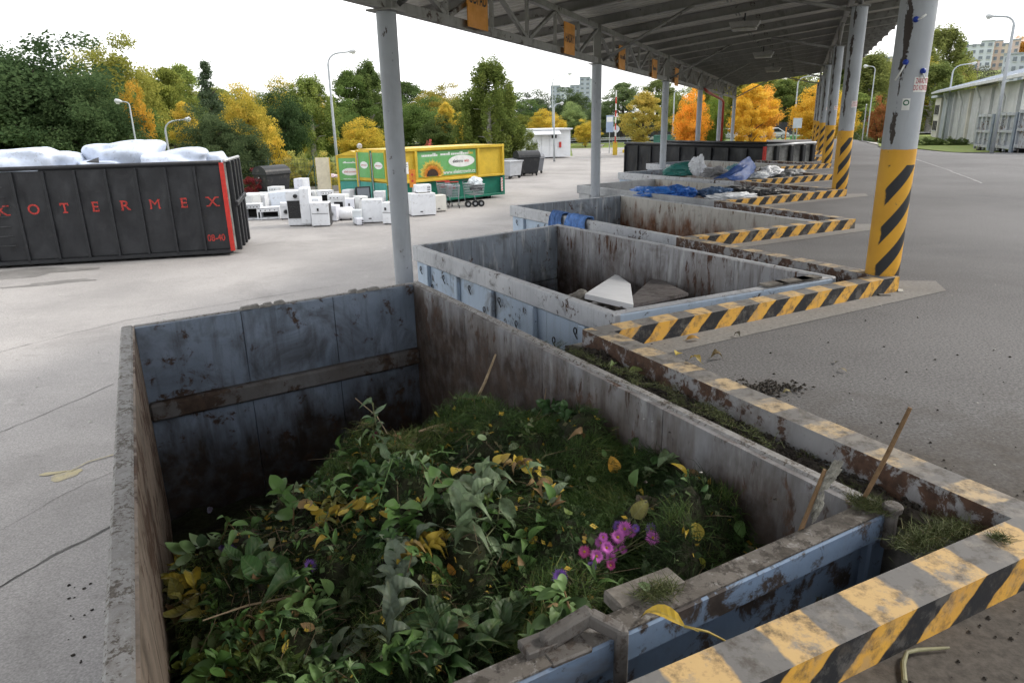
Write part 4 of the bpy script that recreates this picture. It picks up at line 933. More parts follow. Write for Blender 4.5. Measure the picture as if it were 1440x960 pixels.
# ---------------------------------------------------------------- discarded white goods
m_app = tint('appliance_enamel', .35, .06, 3); m_cav = M('black_cavity', (.012,.012,.013), .8, .3, 8); m_coil = M('condenser_coil', (.06,.06,.062), .6, .4, 30)
m_steel = M('steel_hob', (.35,.35,.36), .35, .2, 8, metal=.6)
WG = 'discarded white goods in the yard'
def appl(kind, name, label, px, py, wpx, hpx, rz=0, dep=.6, colr=(.78,.80,.83), cat='appliance', tilt=0, z=YZ):
    q = at(px, py, z); sc_ = math.hypot(q[0], q[1])/985; w_, h = wpx*sc_, hpx*sc_*1.0
    t = thing(name, label, cat, q, rz, WG); t.rotation_euler[1] = tilt; B_ = local_builder(t)
    def part(n_, c_, s_, m_, **k):
        mb = MB(); mb.box(c_, s_); o = B_(n_, mb, m_, **k); o.color = (*colr, 1); return o
    if kind == 'stove':                             # hollow body: walls round a dark cavity
        part('back', (0, dep-.02, h/2), (w_, .04, h), m_app); 
        for sx in (-1, 1): part('side', (sx*(w_/2-.02), dep/2, h/2), (.04, dep-.05, h), m_app)
        part('bottom', (0, dep/2, .05), (w_-.09, dep-.05, .06), m_app); part('cavity', (0, dep*.75, h/2), (w_-.1, .04, h-.2), m_cav)
        part('hob', (0, dep/2, h+.012), (w_+.02, dep+.02, .03), m_app, bevel=.008); part('control_strip', (0, .02, h-.08), (w_-.085, .03, .12), m_app)
        for k in range(4):
            mb = MB(); mb.tube([(-w_*.32+k*w_*.21, .0, h-.08), (-w_*.32+k*w_*.21, -.03, h-.08)], .02, 8); B_('knob', mb, m_black)
        return t
    body = part('body', (0, dep/2, h/2+.02), (w_, dep, h-.04), m_app, bevel=.015, seg=2)
    for sx in (-1, 1):
        for sy in (.08, dep-.08): part('foot', (sx*(w_/2-.06), sy, .01), (.05,.05,.03), m_black)
    if kind == 'fridge':
        part('door', (0, -.02, h*.5+.03), (w_-.01, .035, h-.12), m_app, bevel=.01, seg=2); part('handle', (-w_*.38, -.05, h*.62), (.03,.03,h*.22), m_app)
    if kind == 'coil':
        part('back_plate', (0, -.008, h*.5), (w_*.96, .012, h*.94), m_app)
        g_ = part('condenser', (-w_*.02, -.03, h*.48), (w_*.82, .02, h*.5), m_coil)
        for k in range(9): part('coil_tube', (-w_*.02, -.045, h*.26+k*h*.055), (w_*.80, .012, .012), m_black)
        mb = MB(); mb.tube([(w_*.1,-.03,h*.86),(w_*.1,-.12,h*.86)], .07, 12); B_('motor', mb, m_darkmetal)
    if kind == 'washer':
        part('control_strip', (0, -.012, h-.08), (w_*.96, .02, .12), m_app); mb = MB(); mb.tube([(0,-.002,h*.48),(0,-.04,h*.48)], w_*.26, 20); B_('porthole_ring', mb, m_galv)
        mb = MB(); mb.tube([(0,-.03,h*.48),(0,-.05,h*.48)], w_*.19, 18); B_('porthole_glass', mb, m_black)
    if kind == 'freezer':
        part('lid', (0, dep/2, h+.02), (w_+.01, dep+.01, .05), m_app, bevel=.01); part('vent', (w_*.0-.1, -.004, h*.22), (.10,.01,.04), m_black)
    if kind == 'grille':
        part('grille', (w_/2+.008, dep/2, h*.5), (.02, dep*.9, h*.9), m_coil); part('door_line', (0, -.008, h*.55), (w_*.9,.01,.012), m_black); part('lock', (-w_*.1, -.02, h*.72), (.06,.03,.09), m_black)
    if kind == 'oven':
        part('window', (w_*.12, -.008, h*.45), (w_*.5, .012, h*.5), m_cav); part('control_strip', (0,-.01,h*.88), (w_*.9,.02,h*.14), m_app)
        for k in range(3): mb = MB(); mb.tube([(-w_*.3+k*w_*.2,-.02,h*.88),(-w_*.3+k*w_*.2,-.05,h*.88)], .02, 8); B_('knob', mb, m_black)
    if kind == 'micro':
        part('door', (-w_*.12, -.01, h*.5), (w_*.7,.02,h*.8), m_app, bevel=.006)
        for k in range(2):
            for j in range(2): mb = MB(); mb.tube([(w_*.28+k*w_*.1,-.01,h*(.35+.3*j)),(w_*.28+k*w_*.1,-.03,h*(.35+.3*j))], .022, 8); B_('knob', mb, m_black)
    return t
appl('coil', 'washing_machine', 'white machine with dark condenser grille on its back, left group', 418, 318, 22, 46, .05, .6)
appl('fridge', 'refrigerator', 'tall narrow white refrigerator beside the dark condenser grille', 432, 318, 13, 50, .12, .55)
appl('grille', 'refrigerator', 'short white refrigerator with black grille on its right side', 452, 319, 24, 32, .10, .55)
appl('oven', 'cooker', 'grey white cooker with dark oven window behind the short refrigerator', 475, 306, 24, 30, -.1, .6, (.66,.67,.68))
appl('fridge', 'refrigerator', 'pale blue tilted refrigerator at the left of the white goods', 397, 304, 22, 32, .25, .55, (.70,.75,.82), tilt=-.07)
appl('stove', 'stove', 'hollow stove lying open in the front left of the white goods', 378, 309, 28, 15, .2, .5)
appl('stove', 'stove', 'grey stove at the far left beside the black container end', 357, 310, 20, 20, .1, .5, (.62,.64,.67))
appl('fridge', 'cabinet', 'low white cabinet at the back left of the white goods', 358, 294, 22, 20, 0, .5)
appl('washer', 'washing_machine', 'white washing machine under the black bin at the back left', 374, 293, 18, 20, .1, .5)
appl('oven', 'oven', 'white oven with black window behind the tall refrigerator', 451, 296, 26, 26, .05, .5)
appl('fridge', 'cabinet', 'plain white cabinet between tall refrigerator and oven', 444, 310, 14, 30, 0, .5)
appl('freezer', 'freezer', 'wide plain white freezer left of the first column', 525, 314, 27, 30, .12, .6)
appl('fridge', 'heater', 'small pale upright water heater in front of the boiler', 503, 316, 12, 20, 0, .3, (.62,.66,.68))
appl('grille', 'cooker', 'white cooker with dark front partly hidden by the first column', 545, 316, 14, 30, -.3, .5)
appl('freezer', 'freezer', 'large white chest freezer right of the first column with a microwave on top', 597, 304, 34, 29, .35, .75)
mw = appl('micro', 'microwave', 'white microwave oven standing on the large chest freezer', 597, 304, 22, 11, .35, .4); mw.location = (mw.location.x+.0, mw.location.y+.22, YZ+.87)
appl('freezer', 'freezer', 'small cream freezer right of the large chest freezer', 621, 298, 15, 21, .4, .5, (.74,.72,.66))
xs = [('fridge',352,303,14,22,'narrow white cabinet at the far left end of the white goods'),('washer',366,301,17,20,'white washing machine left of the open stove'),('micro',371,290,17,9,'small white microwave at the back left'),('oven',388,292,18,22,'white oven behind the tilted refrigerator'),
      ('freezer',410,298,16,22,'plain white freezer behind the dark condenser grille'),('fridge',424,296,14,34,'pale refrigerator behind the tall narrow one'),('coil',438,300,14,24,'small machine with dark back left of the oven'),('stove',463,300,18,24,'hollow white stove right of the black windowed oven'),
      ('washer',466,312,15,18,'white washing machine right of the short refrigerator'),('micro',479,299,16,10,'white microwave behind the boiler'),('fridge',489,298,12,24,'narrow pale cabinet behind the boiler'),('grille',494,308,12,22,'small dark sided heater beside the boiler'),
      ('oven',512,304,14,22,'white oven behind the wide freezer'),('freezer',535,304,14,26,'plain white box behind the dark cabinet'),('micro',507,317,10,8,'small microwave in front of the wide freezer'),('fridge',556,303,14,26,'white refrigerator just left of the first column'),('washer',403,309,14,18,'small washing machine at the foot of the tilted refrigerator')]
for k, (kd, px, py, wp, hp_, lab) in enumerate(xs):
    g_ = .62+.16*((k*7) % 5)/4; appl(kd, {'fridge':'refrigerator','washer':'washing_machine','micro':'microwave','oven':'oven','freezer':'freezer','coil':'machine','stove':'stove','grille':'heater'}[kd], lab, px, py, wp, hp_*1.22, ((k*1.7) % 1.2)-.5, .45, (g_, g_*1.02, g_*(1.02+.04*(k % 3))), tilt=.0 if k % 4 else .05)
def lying_boiler(px, py, L, r, label):
    q = at(px, py, YZ); t = thing('boiler', label, 'boiler', q, .15, WG); B_ = local_builder(t); mb = MB()
    mb.tube([(-L/2,0,r),(-L/2+.05,0,r),(-L/2+.10,0,r),(L/2-.1,0,r),(L/2-.05,0,r),(L/2,0,r)], [r*.55,r*.88,r,r,r*.88,r*.55], 20); o = B_('tank', mb, m_app, smooth=True); o.color = (.78,.79,.81,1)
    for x in (-L*.3, L*.3): mb = MB(); mb.box((x, -r*.1, .02), (.06, r*1.4, .06)); B_('bracket', mb, m_black)
    return t
lying_boiler(487, 309, .62, .24, 'white cylindrical boiler lying on the ground')
# crt television on a dark box
q = at(513, 296, YZ); t = thing('television', 'old black television standing behind the wide freezer', 'television', (q[0], q[1], YZ), .4, WG); B_ = local_builder(t)
mb = MB(); mb.box((0,.3,.22), (.5,.5,.44)); B_('stand', mb, m_black); mb = MB(); mb.box((0,.05,.72), (.62,.12,.52)); B_('front_frame', mb, m_black, bevel=.02)
mb = MB(); mb.hexa([(-.28,.11,.48),(.28,.11,.48),(.16,.5,.54),(-.16,.5,.54),(-.28,.11,.96),(.28,.11,.96),(.16,.5,.86),(-.16,.5,.86)]); B_('tube_housing', mb, m_black, bevel=.02)
mb = MB(); mb.box((0,-.015,.73), (.5,.02,.4)); B_('screen', mb, M('grey_screen', (.20,.22,.25), .15, .05, 2))
appl('fridge', 'dark_cabinet', 'dark blue grey cabinet at the foot of the collection container', 539, 292, 20, 22, .6, .5, (.06,.07,.10), 'cabinet')
for (px, py, sx, sz, lab) in ((388,297,.25,.3,'grey bucket heap among the white goods'), (470,275,.35,.12,'pink and white sack lying on the cooker'), (361,286,.2,.2,'white plastic tub behind the stove')):
    bag('loose_item', lab, 'scrap', (*at(px, py, YZ)[:2], YZ+(.95 if py == 275 else .3)), (sx,.25,sz), (.62,.5,.52) if py == 275 else (.6,.62,.65), px, fold=4)

# ---------------------------------------------------------------- shopping trolleys
m_wire = M('trolley_wire', (.40,.42,.45), .35, .1, 5, metal=.7)
def trolley(label, px, py, rz, red=True):
    q = at(px, py, YZ); t = thing('shopping_trolley', label, 'trolley', q, rz, 'trolleys by the sunflower container'); B_ = local_builder(t)
    lo = [(-.22,-.36),(.22,-.36),(.24,.40),(-.24,.40)]; z0, z1 = .48, .92
    mb = MB(); hi = [(-.26,-.42),(.26,-.42),(.30,.46),(-.30,.46)]
    for k in range(4):
        a, b = lo[k], lo[(k+1)%4]; c_, d_ = hi[k], hi[(k+1)%4]
        for j in range(9):
            f = j/9; mb.tube([(a[0]+(b[0]-a[0])*f, a[1]+(b[1]-a[1])*f, z0), (c_[0]+(d_[0]-c_[0])*f, c_[1]+(d_[1]-c_[1])*f, z1)], .008, 4)
        for z in (0, .25, .5, .75, 1): mb.tube([(a[0]+(c_[0]-a[0])*z, a[1]+(c_[1]-a[1])*z, z0+(z1-z0)*z), (b[0]+(d_[0]-b[0])*z, b[1]+(d_[1]-b[1])*z, z0+(z1-z0)*z)], .010 if z < 1 else .016, 4)
    for j in range(7): x = -.22+j*.44/6; mb.tube([(x,-.36,z0),(x,.40,z0)], .008, 4)
    B_('basket', mb, m_wire)
    mb = MB()
    for sx in (-1, 1): mb.tube([(sx*.24,-.30,.14),(sx*.26,.38,.20),(sx*.25,.46,.55),(sx*.27,.50,1.0)], .016, 6)
    B_('frame', mb, m_wire); mb = MB(); mb.tube([(-.29,.52,1.02),(.29,.52,1.02)], .022, 8); B_('handle', mb, m_red if red else m_black)
    if red: mb = MB(); mb.box((0,.49,.80), (.30,.02,.14)); B_('badge', mb, m_red)
    for sx in (-.22,.22):
        for sy in (-.30,.36): mb = MB(); mb.tube([(sx-.015,sy,.065),(sx+.015,sy,.065)], .065, 12); B_('wheel', mb, m_black)
    return t
trolley('wire shopping trolley nearest the small cream freezer', 627, 290, .25); trolley('wire shopping trolley with red badge, second from the cream freezer', 638, 292, .15)
trolley('loaded trolley with white and black scrap in its basket', 668, 289, .6, False)
bag('scrap_bundle', 'white scrap heaped in the right hand trolley', 'scrap', (*at(670, 289, YZ)[:2], YZ+.95), (.30,.28,.26), (.7,.75,.78), 71, fold=4)
bag('scrap_bundle', 'black scrap in the right hand trolley under the white heap', 'scrap', (*(at(668, 289, YZ)[:2]+np.array([.1,-.1])), YZ+.72), (.28,.25,.20), (.04,.045,.05), 72, fold=5)
wr = thing('cart_chassis', 'loose black wheels of a broken cart below the loaded trolley', 'cart', at(667, 291, YZ), .3); B_ = local_builder(wr)
for x, y in ((-.28,-.05),(.05,.02),(.30,-.02)): mb = MB(); mb.tube([(x,y-.04,.14),(x,y+.04,.14)], .14, 16); w_ = B_('wheel', mb, m_black); mb = MB(); mb.tube([(x,y-.05,.14),(x,y+.05,.14)], .06, 10); mb.build('hub', m_galv, w_, local=True)
mb = MB(); mb.tube([(-.28,0,.14),(.30,0,.14)], .02, 6); B_('axle', mb, m_darkmetal)
# ---------------------------------------------------------------- wheeled bins
def bin_(label, loc, rz, colr, round_lid=True, s=1.0):
    t = thing('wheeled_bin', label, 'bin', loc, rz); B_ = local_builder(t); m_ = tint('bin_plastic', .5, .1, 3)
    def cc(o): o.color = (*colr, 1); return o
    mb = MB(); mb.hexa([(-.55*s,-.40*s,.18),(.55*s,-.40*s,.18),(.55*s,.40*s,.18),(-.55*s,.40*s,.18),(-.66*s,-.50*s,1.05*s),(.66*s,-.50*s,1.05*s),(.66*s,.50*s,1.05*s),(-.66*s,.50*s,1.05*s)]); cc(B_('body', mb, m_, bevel=.03, seg=2))
    mb = MB(); mb.box((0,0,1.07*s), (1.40*s,1.08*s,.06)); cc(B_('rim', mb, m_, bevel=.01))
    if round_lid:
        mb = MB(); n = 12; vs = []
        for x in (-.68*s, .68*s):
            vs += [(x, .52*s*math.cos(R(180*k/n)), 1.10*s+.34*s*math.sin(R(180*k/n))) for k in range(n+1)]
        k = n+1; mb.add(vs, [(i, i+1, k+i+1, k+i) for i in range(n)]+[tuple(range(k-1,-1,-1)), tuple(range(k, 2*k))]); cc(B_('lid', mb, m_, smooth=False))
    for sx in (-.48, .48):
        for sy in (-.33, .33): mb = MB(); mb.tube([(sx*s-.03,sy*s,.1),(sx*s+.03,sy*s,.1)], .10, 12); B_('wheel', mb, m_black)
    for sx in (-.70, .70): mb = MB(); mb.tube([(sx*s,0,.92*s),(sx*s*1.06,0,.92*s)], .035, 8); B_('lifting_pin', mb, m_galv)
    return t
bin_('black round lidded bin behind the white goods by the fence', at(386, 277, YZ), .95, (.02,.022,.025), s=1.1)
bin_('open grey metal bin right behind the sunflower container', at(718, 251, YZ), .9, (.42,.44,.47), False, 1.0)
bin_('second open grey metal bin between container and black bin', at(725, 247, YZ), .9, (.36,.37,.40), False, 1.0)
bin_('large black bin with round lid right of the sunflower container', at(741, 247, YZ), .35, (.025,.027,.03), True, 1.12)
bin_('grey bin half hidden behind the large black bin', at(750, 244, YZ), .5, (.20,.21,.23), True, .95)

# ---------------------------------------------------------------- white cabin at the gate
q = at(749, 224, YZ); cb = thing('site_cabin', 'white flat roofed site cabin beyond the bins', 'cabin', (q[0], q[1]+.5, YZ), .22); B_ = local_builder(cb); m_cab = M('cabin_white', (.74,.76,.79), .5, .06, 1.5)
mb = MB(); mb.box((1.95,2.4,1.35), (3.7,4.8,2.5)); B_('wall', mb, m_cab); mb = MB(); mb.box((1.95,2.2,2.68), (3.9,5.2,.14)); B_('roof', mb, m_cab)
mb = MB(); mb.hexa([(0,-.9,2.22),(2.6,-.9,2.22),(2.6,0,2.22),(0,0,2.22),(0,-.85,2.28),(2.6,-.85,2.28),(2.6,.0,2.75),(0,.0,2.75)]); B_('awning', mb, m_cab)
for x in (.5, 1.3, 2.1): mb = MB(); mb.box((x,-.03,1.15), (.76,.05,2.05)); B_('wall_panel', mb, m_cab, bevel=.01)
mb = MB(); mb.box((2.15,-.07,2.0), (.5,.04,.3)); B_('vent_window', mb, m_dk); mb = MB(); mb.box((2.75,-.08,1.25), (.20,.12,.5)); B_('extinguisher_box', mb, m_red)
for y in (1.6, 2.6): mb = MB(); mb.box((3.83,y,1.5), (.04,.5,.5)); B_('window', mb, m_dk)
mb = MB(); mb.tube([(4.1,3.6,.0),(4.1,3.6,.9)], [.4,.45], 12); B_('water_butt', mb, m_cab)
# ---------------------------------------------------------------- fence on the left behind the white goods
m_fence = M('green_fence_steel', (.05,.09,.06), .5, .2, 4)
fa, fb = np.array([-14.6,36.8]), np.array([-8.4,40.0])
fn = thing('mesh_fence', 'green mesh fence with concrete base board behind the white goods', 'fence', (*fa, YZ)); fl = np.linalg.norm(fb-fa); fd = (fb-fa)/fl
for k in range(4):
    p = fa+fd*fl*k/3; mb = MB(); mb.tube([(*p,YZ),(*p,YZ+1.9)], .035, 8); mb.build('post', m_fence, fn)
    if k in (1, 2): mb = MB(); mb.tube([(*(p-fd*.7-np.array([.1,.3])),YZ),(*p,YZ+1.5)], .025, 6); mb.build('stay', m_fence, fn)
for k in range(3):
    a, b = fa+fd*fl*k/3, fa+fd*fl*(k+1)/3; mb = MB(); mb.bar((*a,YZ+.15), (*b,YZ+.15), .05, .30); mb.build('base_board', m_conc, fn)
    mb = MB()
    for j in range(15): mb.tube([(*(a+(b-a)*j/14), YZ+.3), (*(a+(b-a)*j/14), YZ+1.8)], .006, 4)
    for j in range(8): mb.tube([(*a, YZ+.35+j*.2), (*b, YZ+.35+j*.2)], .006, 4)
    mb.build('wire_mesh', m_fence, fn)
# ---------------------------------------------------------------- far fences, barrier, traffic signs
m_dfence = M('dark_noise_wall', (.055,.058,.065), .7, .2, 1.5); m_gfence = M('grey_rail', (.30,.33,.36), .5, .1, 2)
for k, (x0, x1, lab) in enumerate(((728,952,'dark noise barrier along the road behind the white cabin'), (955,1150,'dark noise barrier along the road behind the orange maples'))):
    t = thing('noise_barrier', lab, 'barrier', (*bearing(x0,117), -1.4)); n = 12
    for j in range(n):
        a, b = bearing(x0+(x1-x0)*j/n, 117), bearing(x0+(x1-x0)*(j+1)/n-.2, 117); h = 1.75
        mb = MB(); mb.bar((*a,float(gz(*a))+.2+h/2), (*b,float(gz(*a))+.2+h/2), .12, h); mb.build('barrier_panel', m_dfence, t)
        mb = MB(); mb.tube([(*a,float(gz(*a))), (*a,float(gz(*a))+h+.3)], .09, 6); mb.build('post', m_darkmetal, t)
t = thing('guard_rail', 'grey railing along the far side of the grass', 'railing', (*bearing(735,98), -1.4))
for z in (.35, .65, .95):
    mb = MB(); mb.tube([(*bearing(735+k*21,98), float(gz(*bearing(735+k*21,98)))+z) for k in range(20)], .045, 6); mb.build('rail', m_gfence, t)
for k in range(20): p = bearing(735+k*21,98); mb = MB(); mb.tube([(*p, float(gz(*p))), (*p, float(gz(*p))+1.0)], .04, 6); mb.build('post', m_gfence, t)
def sign(label, px, dist, ztop, shape, colr, zb=None):
    p = bearing(px, dist); z0 = YZ if dist < 90 else float(gz(*p)); t = thing('road_sign', label, 'sign', (*p, z0), -math.atan2(p[0], p[1])); B_ = local_builder(t)
    mb = MB(); mb.tube([(0,0,0),(0,0,ztop)], .05, 8); B_('post', mb, m_galv)
    m_ = M('sign_'+str(colr), colr, .4, .05, 3)
    if shape == 'round': mb = MB(); mb.tube([(0,-.06,ztop-.45),(0,-.09,ztop-.45)], .36, 24); B_('plate', mb, m_)
    elif shape == 'tall': mb = MB(); mb.box((0,-.07,ztop-.9), (.75,.03,1.7)); B_('plate', mb, m_); mb = MB(); mb.box((0,-.09,ztop-.45), (.6,.01,.5)); B_('plate_mark', mb, m_wh)
    elif shape == 'square': mb = MB(); mb.box((0,-.07,ztop-.4), (.7,.03,.8)); B_('plate', mb, m_)
    return t
sign('tall blue and white direction sign by the barrier', 857, 78, 3.9, 'tall', (.30,.38,.52)); sign('round pale traffic sign beside the barrier gate', 866, 79, 2.9, 'round', (.62,.63,.66))
sign('pale oval traffic sign in front of the orange tree', 1119, 66, 3.2, 'square', (.45,.50,.58))
p = bearing(865, 74); t = thing('barrier_gate', 'raised red and white barrier boom on a yellow box', 'barrier', (*p, YZ), -.1); B_ = local_builder(t)
mb = MB(); mb.box((0,0,.65), (.45,.4,1.3)); B_('drive_box', mb, m_yel)
for k in range(8): mb = MB(); mb.tube([(.0,-.22,1.2+k*.62),(.0,-.22,1.2+(k+1)*.62)], .06, 8); B_('boom_section', mb, m_wh if k % 2 else m_red)
# traffic island kerbs
for (pa, pb, lab) in (((836,210),(866,199),'low concrete island leading to the barrier gate'), ((880,215),(905,203),'low concrete island right of the barrier lane')):
    a, b = at(*pa, YZ), at(*pb, YZ); t = thing('traffic_island', lab, 'kerb', a); d = (b-a)/np.linalg.norm(b-a)
    mb = MB(); mb.bar(a+d*.62+np.array([0,0,.14]), b+np.array([0,0,.14]), .7, .28); mb.build('kerb', m_conc, t); mb = MB(); mb.bar(a+np.array([0,0,.16]), a+d*.6+np.array([0,0,.16]), .72, .32); mb.build('yellow_nose', m_yel, t)
def post_(name, label, px, dist, h, colr_mat, w_=.12):
    p = bearing(px, dist); mb = MB(); mb.tube([(0,0,0),(0,0,h)], w_/2, 8); mb.lathe([(w_*.6,h),(w_*.6,h+.06),(.01,h+.1)], 8); o = mb.build(name, colr_mat); o.location = (*p, float(gz(*p)) if dist > 50 else 0); return tag(o, label, 'post')
post_('marker_post', 'thin orange post on the grass beside the pale car', 1104, 70, 2.4, m_or); post_('marker_post', 'thin grey post at the exit path', 1212, 52, 2.2, m_galv, .08)
# ---------------------------------------------------------------- lamp posts
m_lamp = M('lamp_post_grey', (.42,.45,.48), .5, .1, 3); m_head = M('lamp_head', (.55,.57,.58), .4, .1, 4)
def lamp(label, px, dist, ytop, arm, side=1, r=.075, straight=False):
    p = bearing(px, dist, 120); z0 = YZ if px < 900 else float(gz(*p)); zt = height(px, ytop, dist); h = zt-z0; v = np.array([p[1], -p[0]])/dist*side
    t = thing('street_lamp', label, 'lamp', (*p, z0)); 
    pts = [(0,0,0),(0,0,h*.5),(0,0,h-arm*.55)]
    for k in range(1, 6): a = R(18*k); pts.append((v[0]*arm*.55*(1-math.cos(a)), v[1]*arm*.55*(1-math.cos(a)), h-arm*.55+arm*.5*math.sin(a)))
    pts.append((v[0]*arm, v[1]*arm, h)); mb = MB(); mb.tube(pts, [r*1.25, r, r*.8]+[r*.6]*5+[r*.55], 10); mb.build('pole', m_lamp, t, local=True, smooth=True)
    e = np.array([v[0]*arm, v[1]*arm, h]); d = np.array([v[0], v[1], .15]); s = max(.32, arm*.3)
    mb = MB(); mb.tube([e-d*.05, e+d*s*.3, e+d*s*.8, e+d*s], [.05,.11,.12,.04], 10); hd_ = mb.build('lamp_head', m_head, t, local=True, smooth=True)
    mb = MB(); mb.tube([e+d*s*.3-np.array([0,0,.10]), e+d*s*.8-np.array([0,0,.10])], .06, 8); mb.build('lamp_glass', m_wh, t, local=True)
    return t
lamp('tall street lamp rising behind the cream board', 464, 44, 73, 1.25, 1); lamp('street lamp in front of the dark left tree', 177, 44, 143, .35, -1, .045)
lamp('low bent lamp post beside the round dark bush', 222, 46, 169, 1.1, 1, .07); lamp('street lamp among trees right of the striped columns', 1228, 70, 93, .6, -1, .05)
lamp('tall street lamp standing before the grey warehouse', 1411, 48, 22, 1.0, -1, .09); lamp('slender lamp among the trees left of the coloured flats', 1337, 95, 91, 1.6, 1, .10)
lamp('thin lamp left of the second column above the cabin', 777, 90, 105, 1.8, 1, .08); lamp('thin pole with camera beside the white cabin', 779, 64, 146, .5, 1, .07)
lamp('thin lamp pole behind the third column', 949, 90, 128, .6, 1, .09); lamp('tall lamp mast left of the striped columns', 1122, 80, 108, 1.2, 1, .08)
# ---------------------------------------------------------------- cars
m_glass = M('car_glass', (.03,.035,.04), .1, .05, 2)
def car(label, px, dist, colr, rz, L=4.3, z=None):
    p = bearing(px, dist); z0 = float(gz(*p))+.25 if z is None else z
    t = thing('car', label, 'car', (*p, z0), rz); B_ = local_builder(t); m_ = M('car_paint_'+str(colr), colr, .25, .03, 1)
    prof = [(-.5,.32),(-.5,.62),(-.42,.80),(-.30,.86),(-.16,1.38),(.16,1.42),(.36,.92),(.47,.80),(.5,.58),(.5,.32)]
    n = len(prof); vs = [(x*L, y, zz) for y in (-.85,.85) for x, zz in prof]
    mb = MB(); mb.add(vs, [tuple(range(n)), tuple(range(2*n-1, n-1, -1))]+[(i+1, i, n+i, n+i+1) if i < n-1 else (0, i, n+i, n) for i in range(n)]); B_('body', mb, m_, bevel=.05, seg=2)
    for y in (-.86,.86):
        for (x0, x1, x2, x3) in ((-.27,-.16,-.01,-.01),(.01,.01,.155,.31)):
            mb = MB(); mb.add([(x0*L,y,.90),(x3*L,y,.90),(x2*L,y,1.34),(x1*L,y,1.31)], [(0,1,2,3) if y < 0 else (3,2,1,0)]); B_('side_window', mb, m_glass)
        for x in (-.32, .32):
            mb = MB(); mb.tube([(x*L,y*.9,.32),(x*L,y*1.03,.32)], .32, 16); w_ = B_('wheel', mb, m_black); mb = MB(); mb.tube([(x*L,y*1.0,.32),(x*L,y*1.045,.32)], .19, 12); mb.build('rim', m_galv, w_, local=True)
    for x, zz in ((-.505,.66),(.505,.66)):
        for y in (-.6,.6): mb = MB(); mb.box((x*L,y,zz), (.04,.3,.14)); B_('light', mb, m_wh if x > 0 else m_red)
    return t
car('pale silver car on the road right of the downpipe', 1082, 100, (.55,.58,.62), .05); car('dark car on the road behind the white cabin', 762, 108, (.12,.15,.20), 0); car('silver car behind the sunflower container', 616, 92, (.5,.53,.56), .05, z=-1.0)
car('pale car half hidden between the far columns', 1020, 100, (.45,.47,.5), 0)
# green street boxes on the grass
for (px, dist, sz, colr, lab) in ((934,84,(2.4,1.2,1.6),(.05,.16,.13),'dark green slatted container behind the black container'),(1064,66,(1.3,.9,1.1),(.06,.22,.18),'green bin on the grass right of the downpipe'),(1129,84,(2.6,1.2,1.3),(.10,.36,.14),'bright green container left of the striped columns')):
    p = bearing(px, dist); t = thing('recycling_box', lab, 'bin', (*p, float(gz(*p))), -math.atan2(p[0], p[1])); B_ = local_builder(t); m_ = M('box_'+str(colr), colr, .5, .15, 2)
    mb = MB(); mb.box((0,0,sz[2]/2), sz); B_('body', mb, m_, bevel=.05); mb = MB(); mb.box((0,0,sz[2]+.05), (sz[0]+.1, sz[1]+.1, .1)); B_('lid', mb, m_)
    for k in range(5): mb = MB(); mb.box((-sz[0]*.4+k*sz[0]*.2, -sz[1]/2-.02, sz[2]/2), (.06,.04,sz[2]*.9)); B_('rib', mb, m_)
# ---------------------------------------------------------------- grey roll-off bins and warehouse on the right
m_bin = rusty('white_bin_paint', (.36,.385,.42), (.29,.31,.34), rust=(.16,.10,.06), amount=.3, streak=.4, grime=(.14,.12,.10), grime_amt=.4)
m_binb = M('blue_grey_post', (.17,.21,.27), .5, .15, 2)
g1 = atg(1369, 213.5); g2 = atg(1440, 217); dd = (g2-g1)[:2]; ll = np.linalg.norm(dd); dd = dd/ll; sc_ = math.hypot(*g1[:2])/math.hypot(18.71, 28.87)
BH = (height(1368, 163, math.hypot(*g1[:2]))-g1[2])*1.0
for k, (f0, f1, lab) in enumerate(((0,.36,'grey roll-off bin farthest left by the warehouse'),(.38,.80,'grey roll-off bin with number in the middle of the row'),(.82,1.5,'grey roll-off bin nearest the right edge of the picture'))):
    a = g1[:2]+dd*ll*f0; z = float(gz(*a)); Lb = ll*(f1-f0); t = thing('rolloff_bin', lab, 'container', (*a, z), math.atan2(dd[1], dd[0]), 'grey bins by the warehouse'); B_ = local_builder(t)
    mb = MB(); mb.box((Lb/2, 1.3, BH/2+.2), (Lb-.04, 2.5, BH-.3)); B_('body', mb, m_bin)
    for j in range(4): mb = MB(); mb.box((.1+(Lb-.55)*j/3, 0, BH/2+.15), (.12,.14,BH-.1)); B_('rib', mb, m_bin)
    for zz in (.45, BH*.58, BH): mb = MB(); mb.box((Lb/2-.15, -.0, zz), (Lb-.4,.16,.16)); B_('rail', mb, m_bin)
    mb = MB(); mb.box((Lb-.22, -.02, BH/2+.15), (.42,.12,BH-.1)); B_('end_post', mb, m_binb)
    for x in (.5, Lb-.5): mb = MB(); mb.tube([(x,.05,.16),(x,.5,.16)], .16, 12); B_('wheel', mb, m_darkmetal)
    if k == 1: letter('75', .55, (Lb*.42, -.09, BH*.78), (1,0,0), (0,0,1), m_dk, t)
wa = atg(1316, 195); wb = atg(1362, 204); wd_ = (wb-wa)[:2]; wl = np.linalg.norm(wd_); wd_ = wd_/wl; dist = math.hypot(*wa[:2]); EH = height(1316, 132, dist)-wa[2]
m_whw = M('warehouse_grey', (.50,.51,.53), .7, .12, .5); m_whd = M('warehouse_dark', (.33,.36,.40), .7, .12, .5); m_whr = M('warehouse_roof', (.48,.52,.58), .5, .1, .4); m_cream = M('cream_render', (.55,.53,.48), .8, .1, .8); m_gutter = M('white_gutter', (.55,.56,.57), .5, .1, 2)
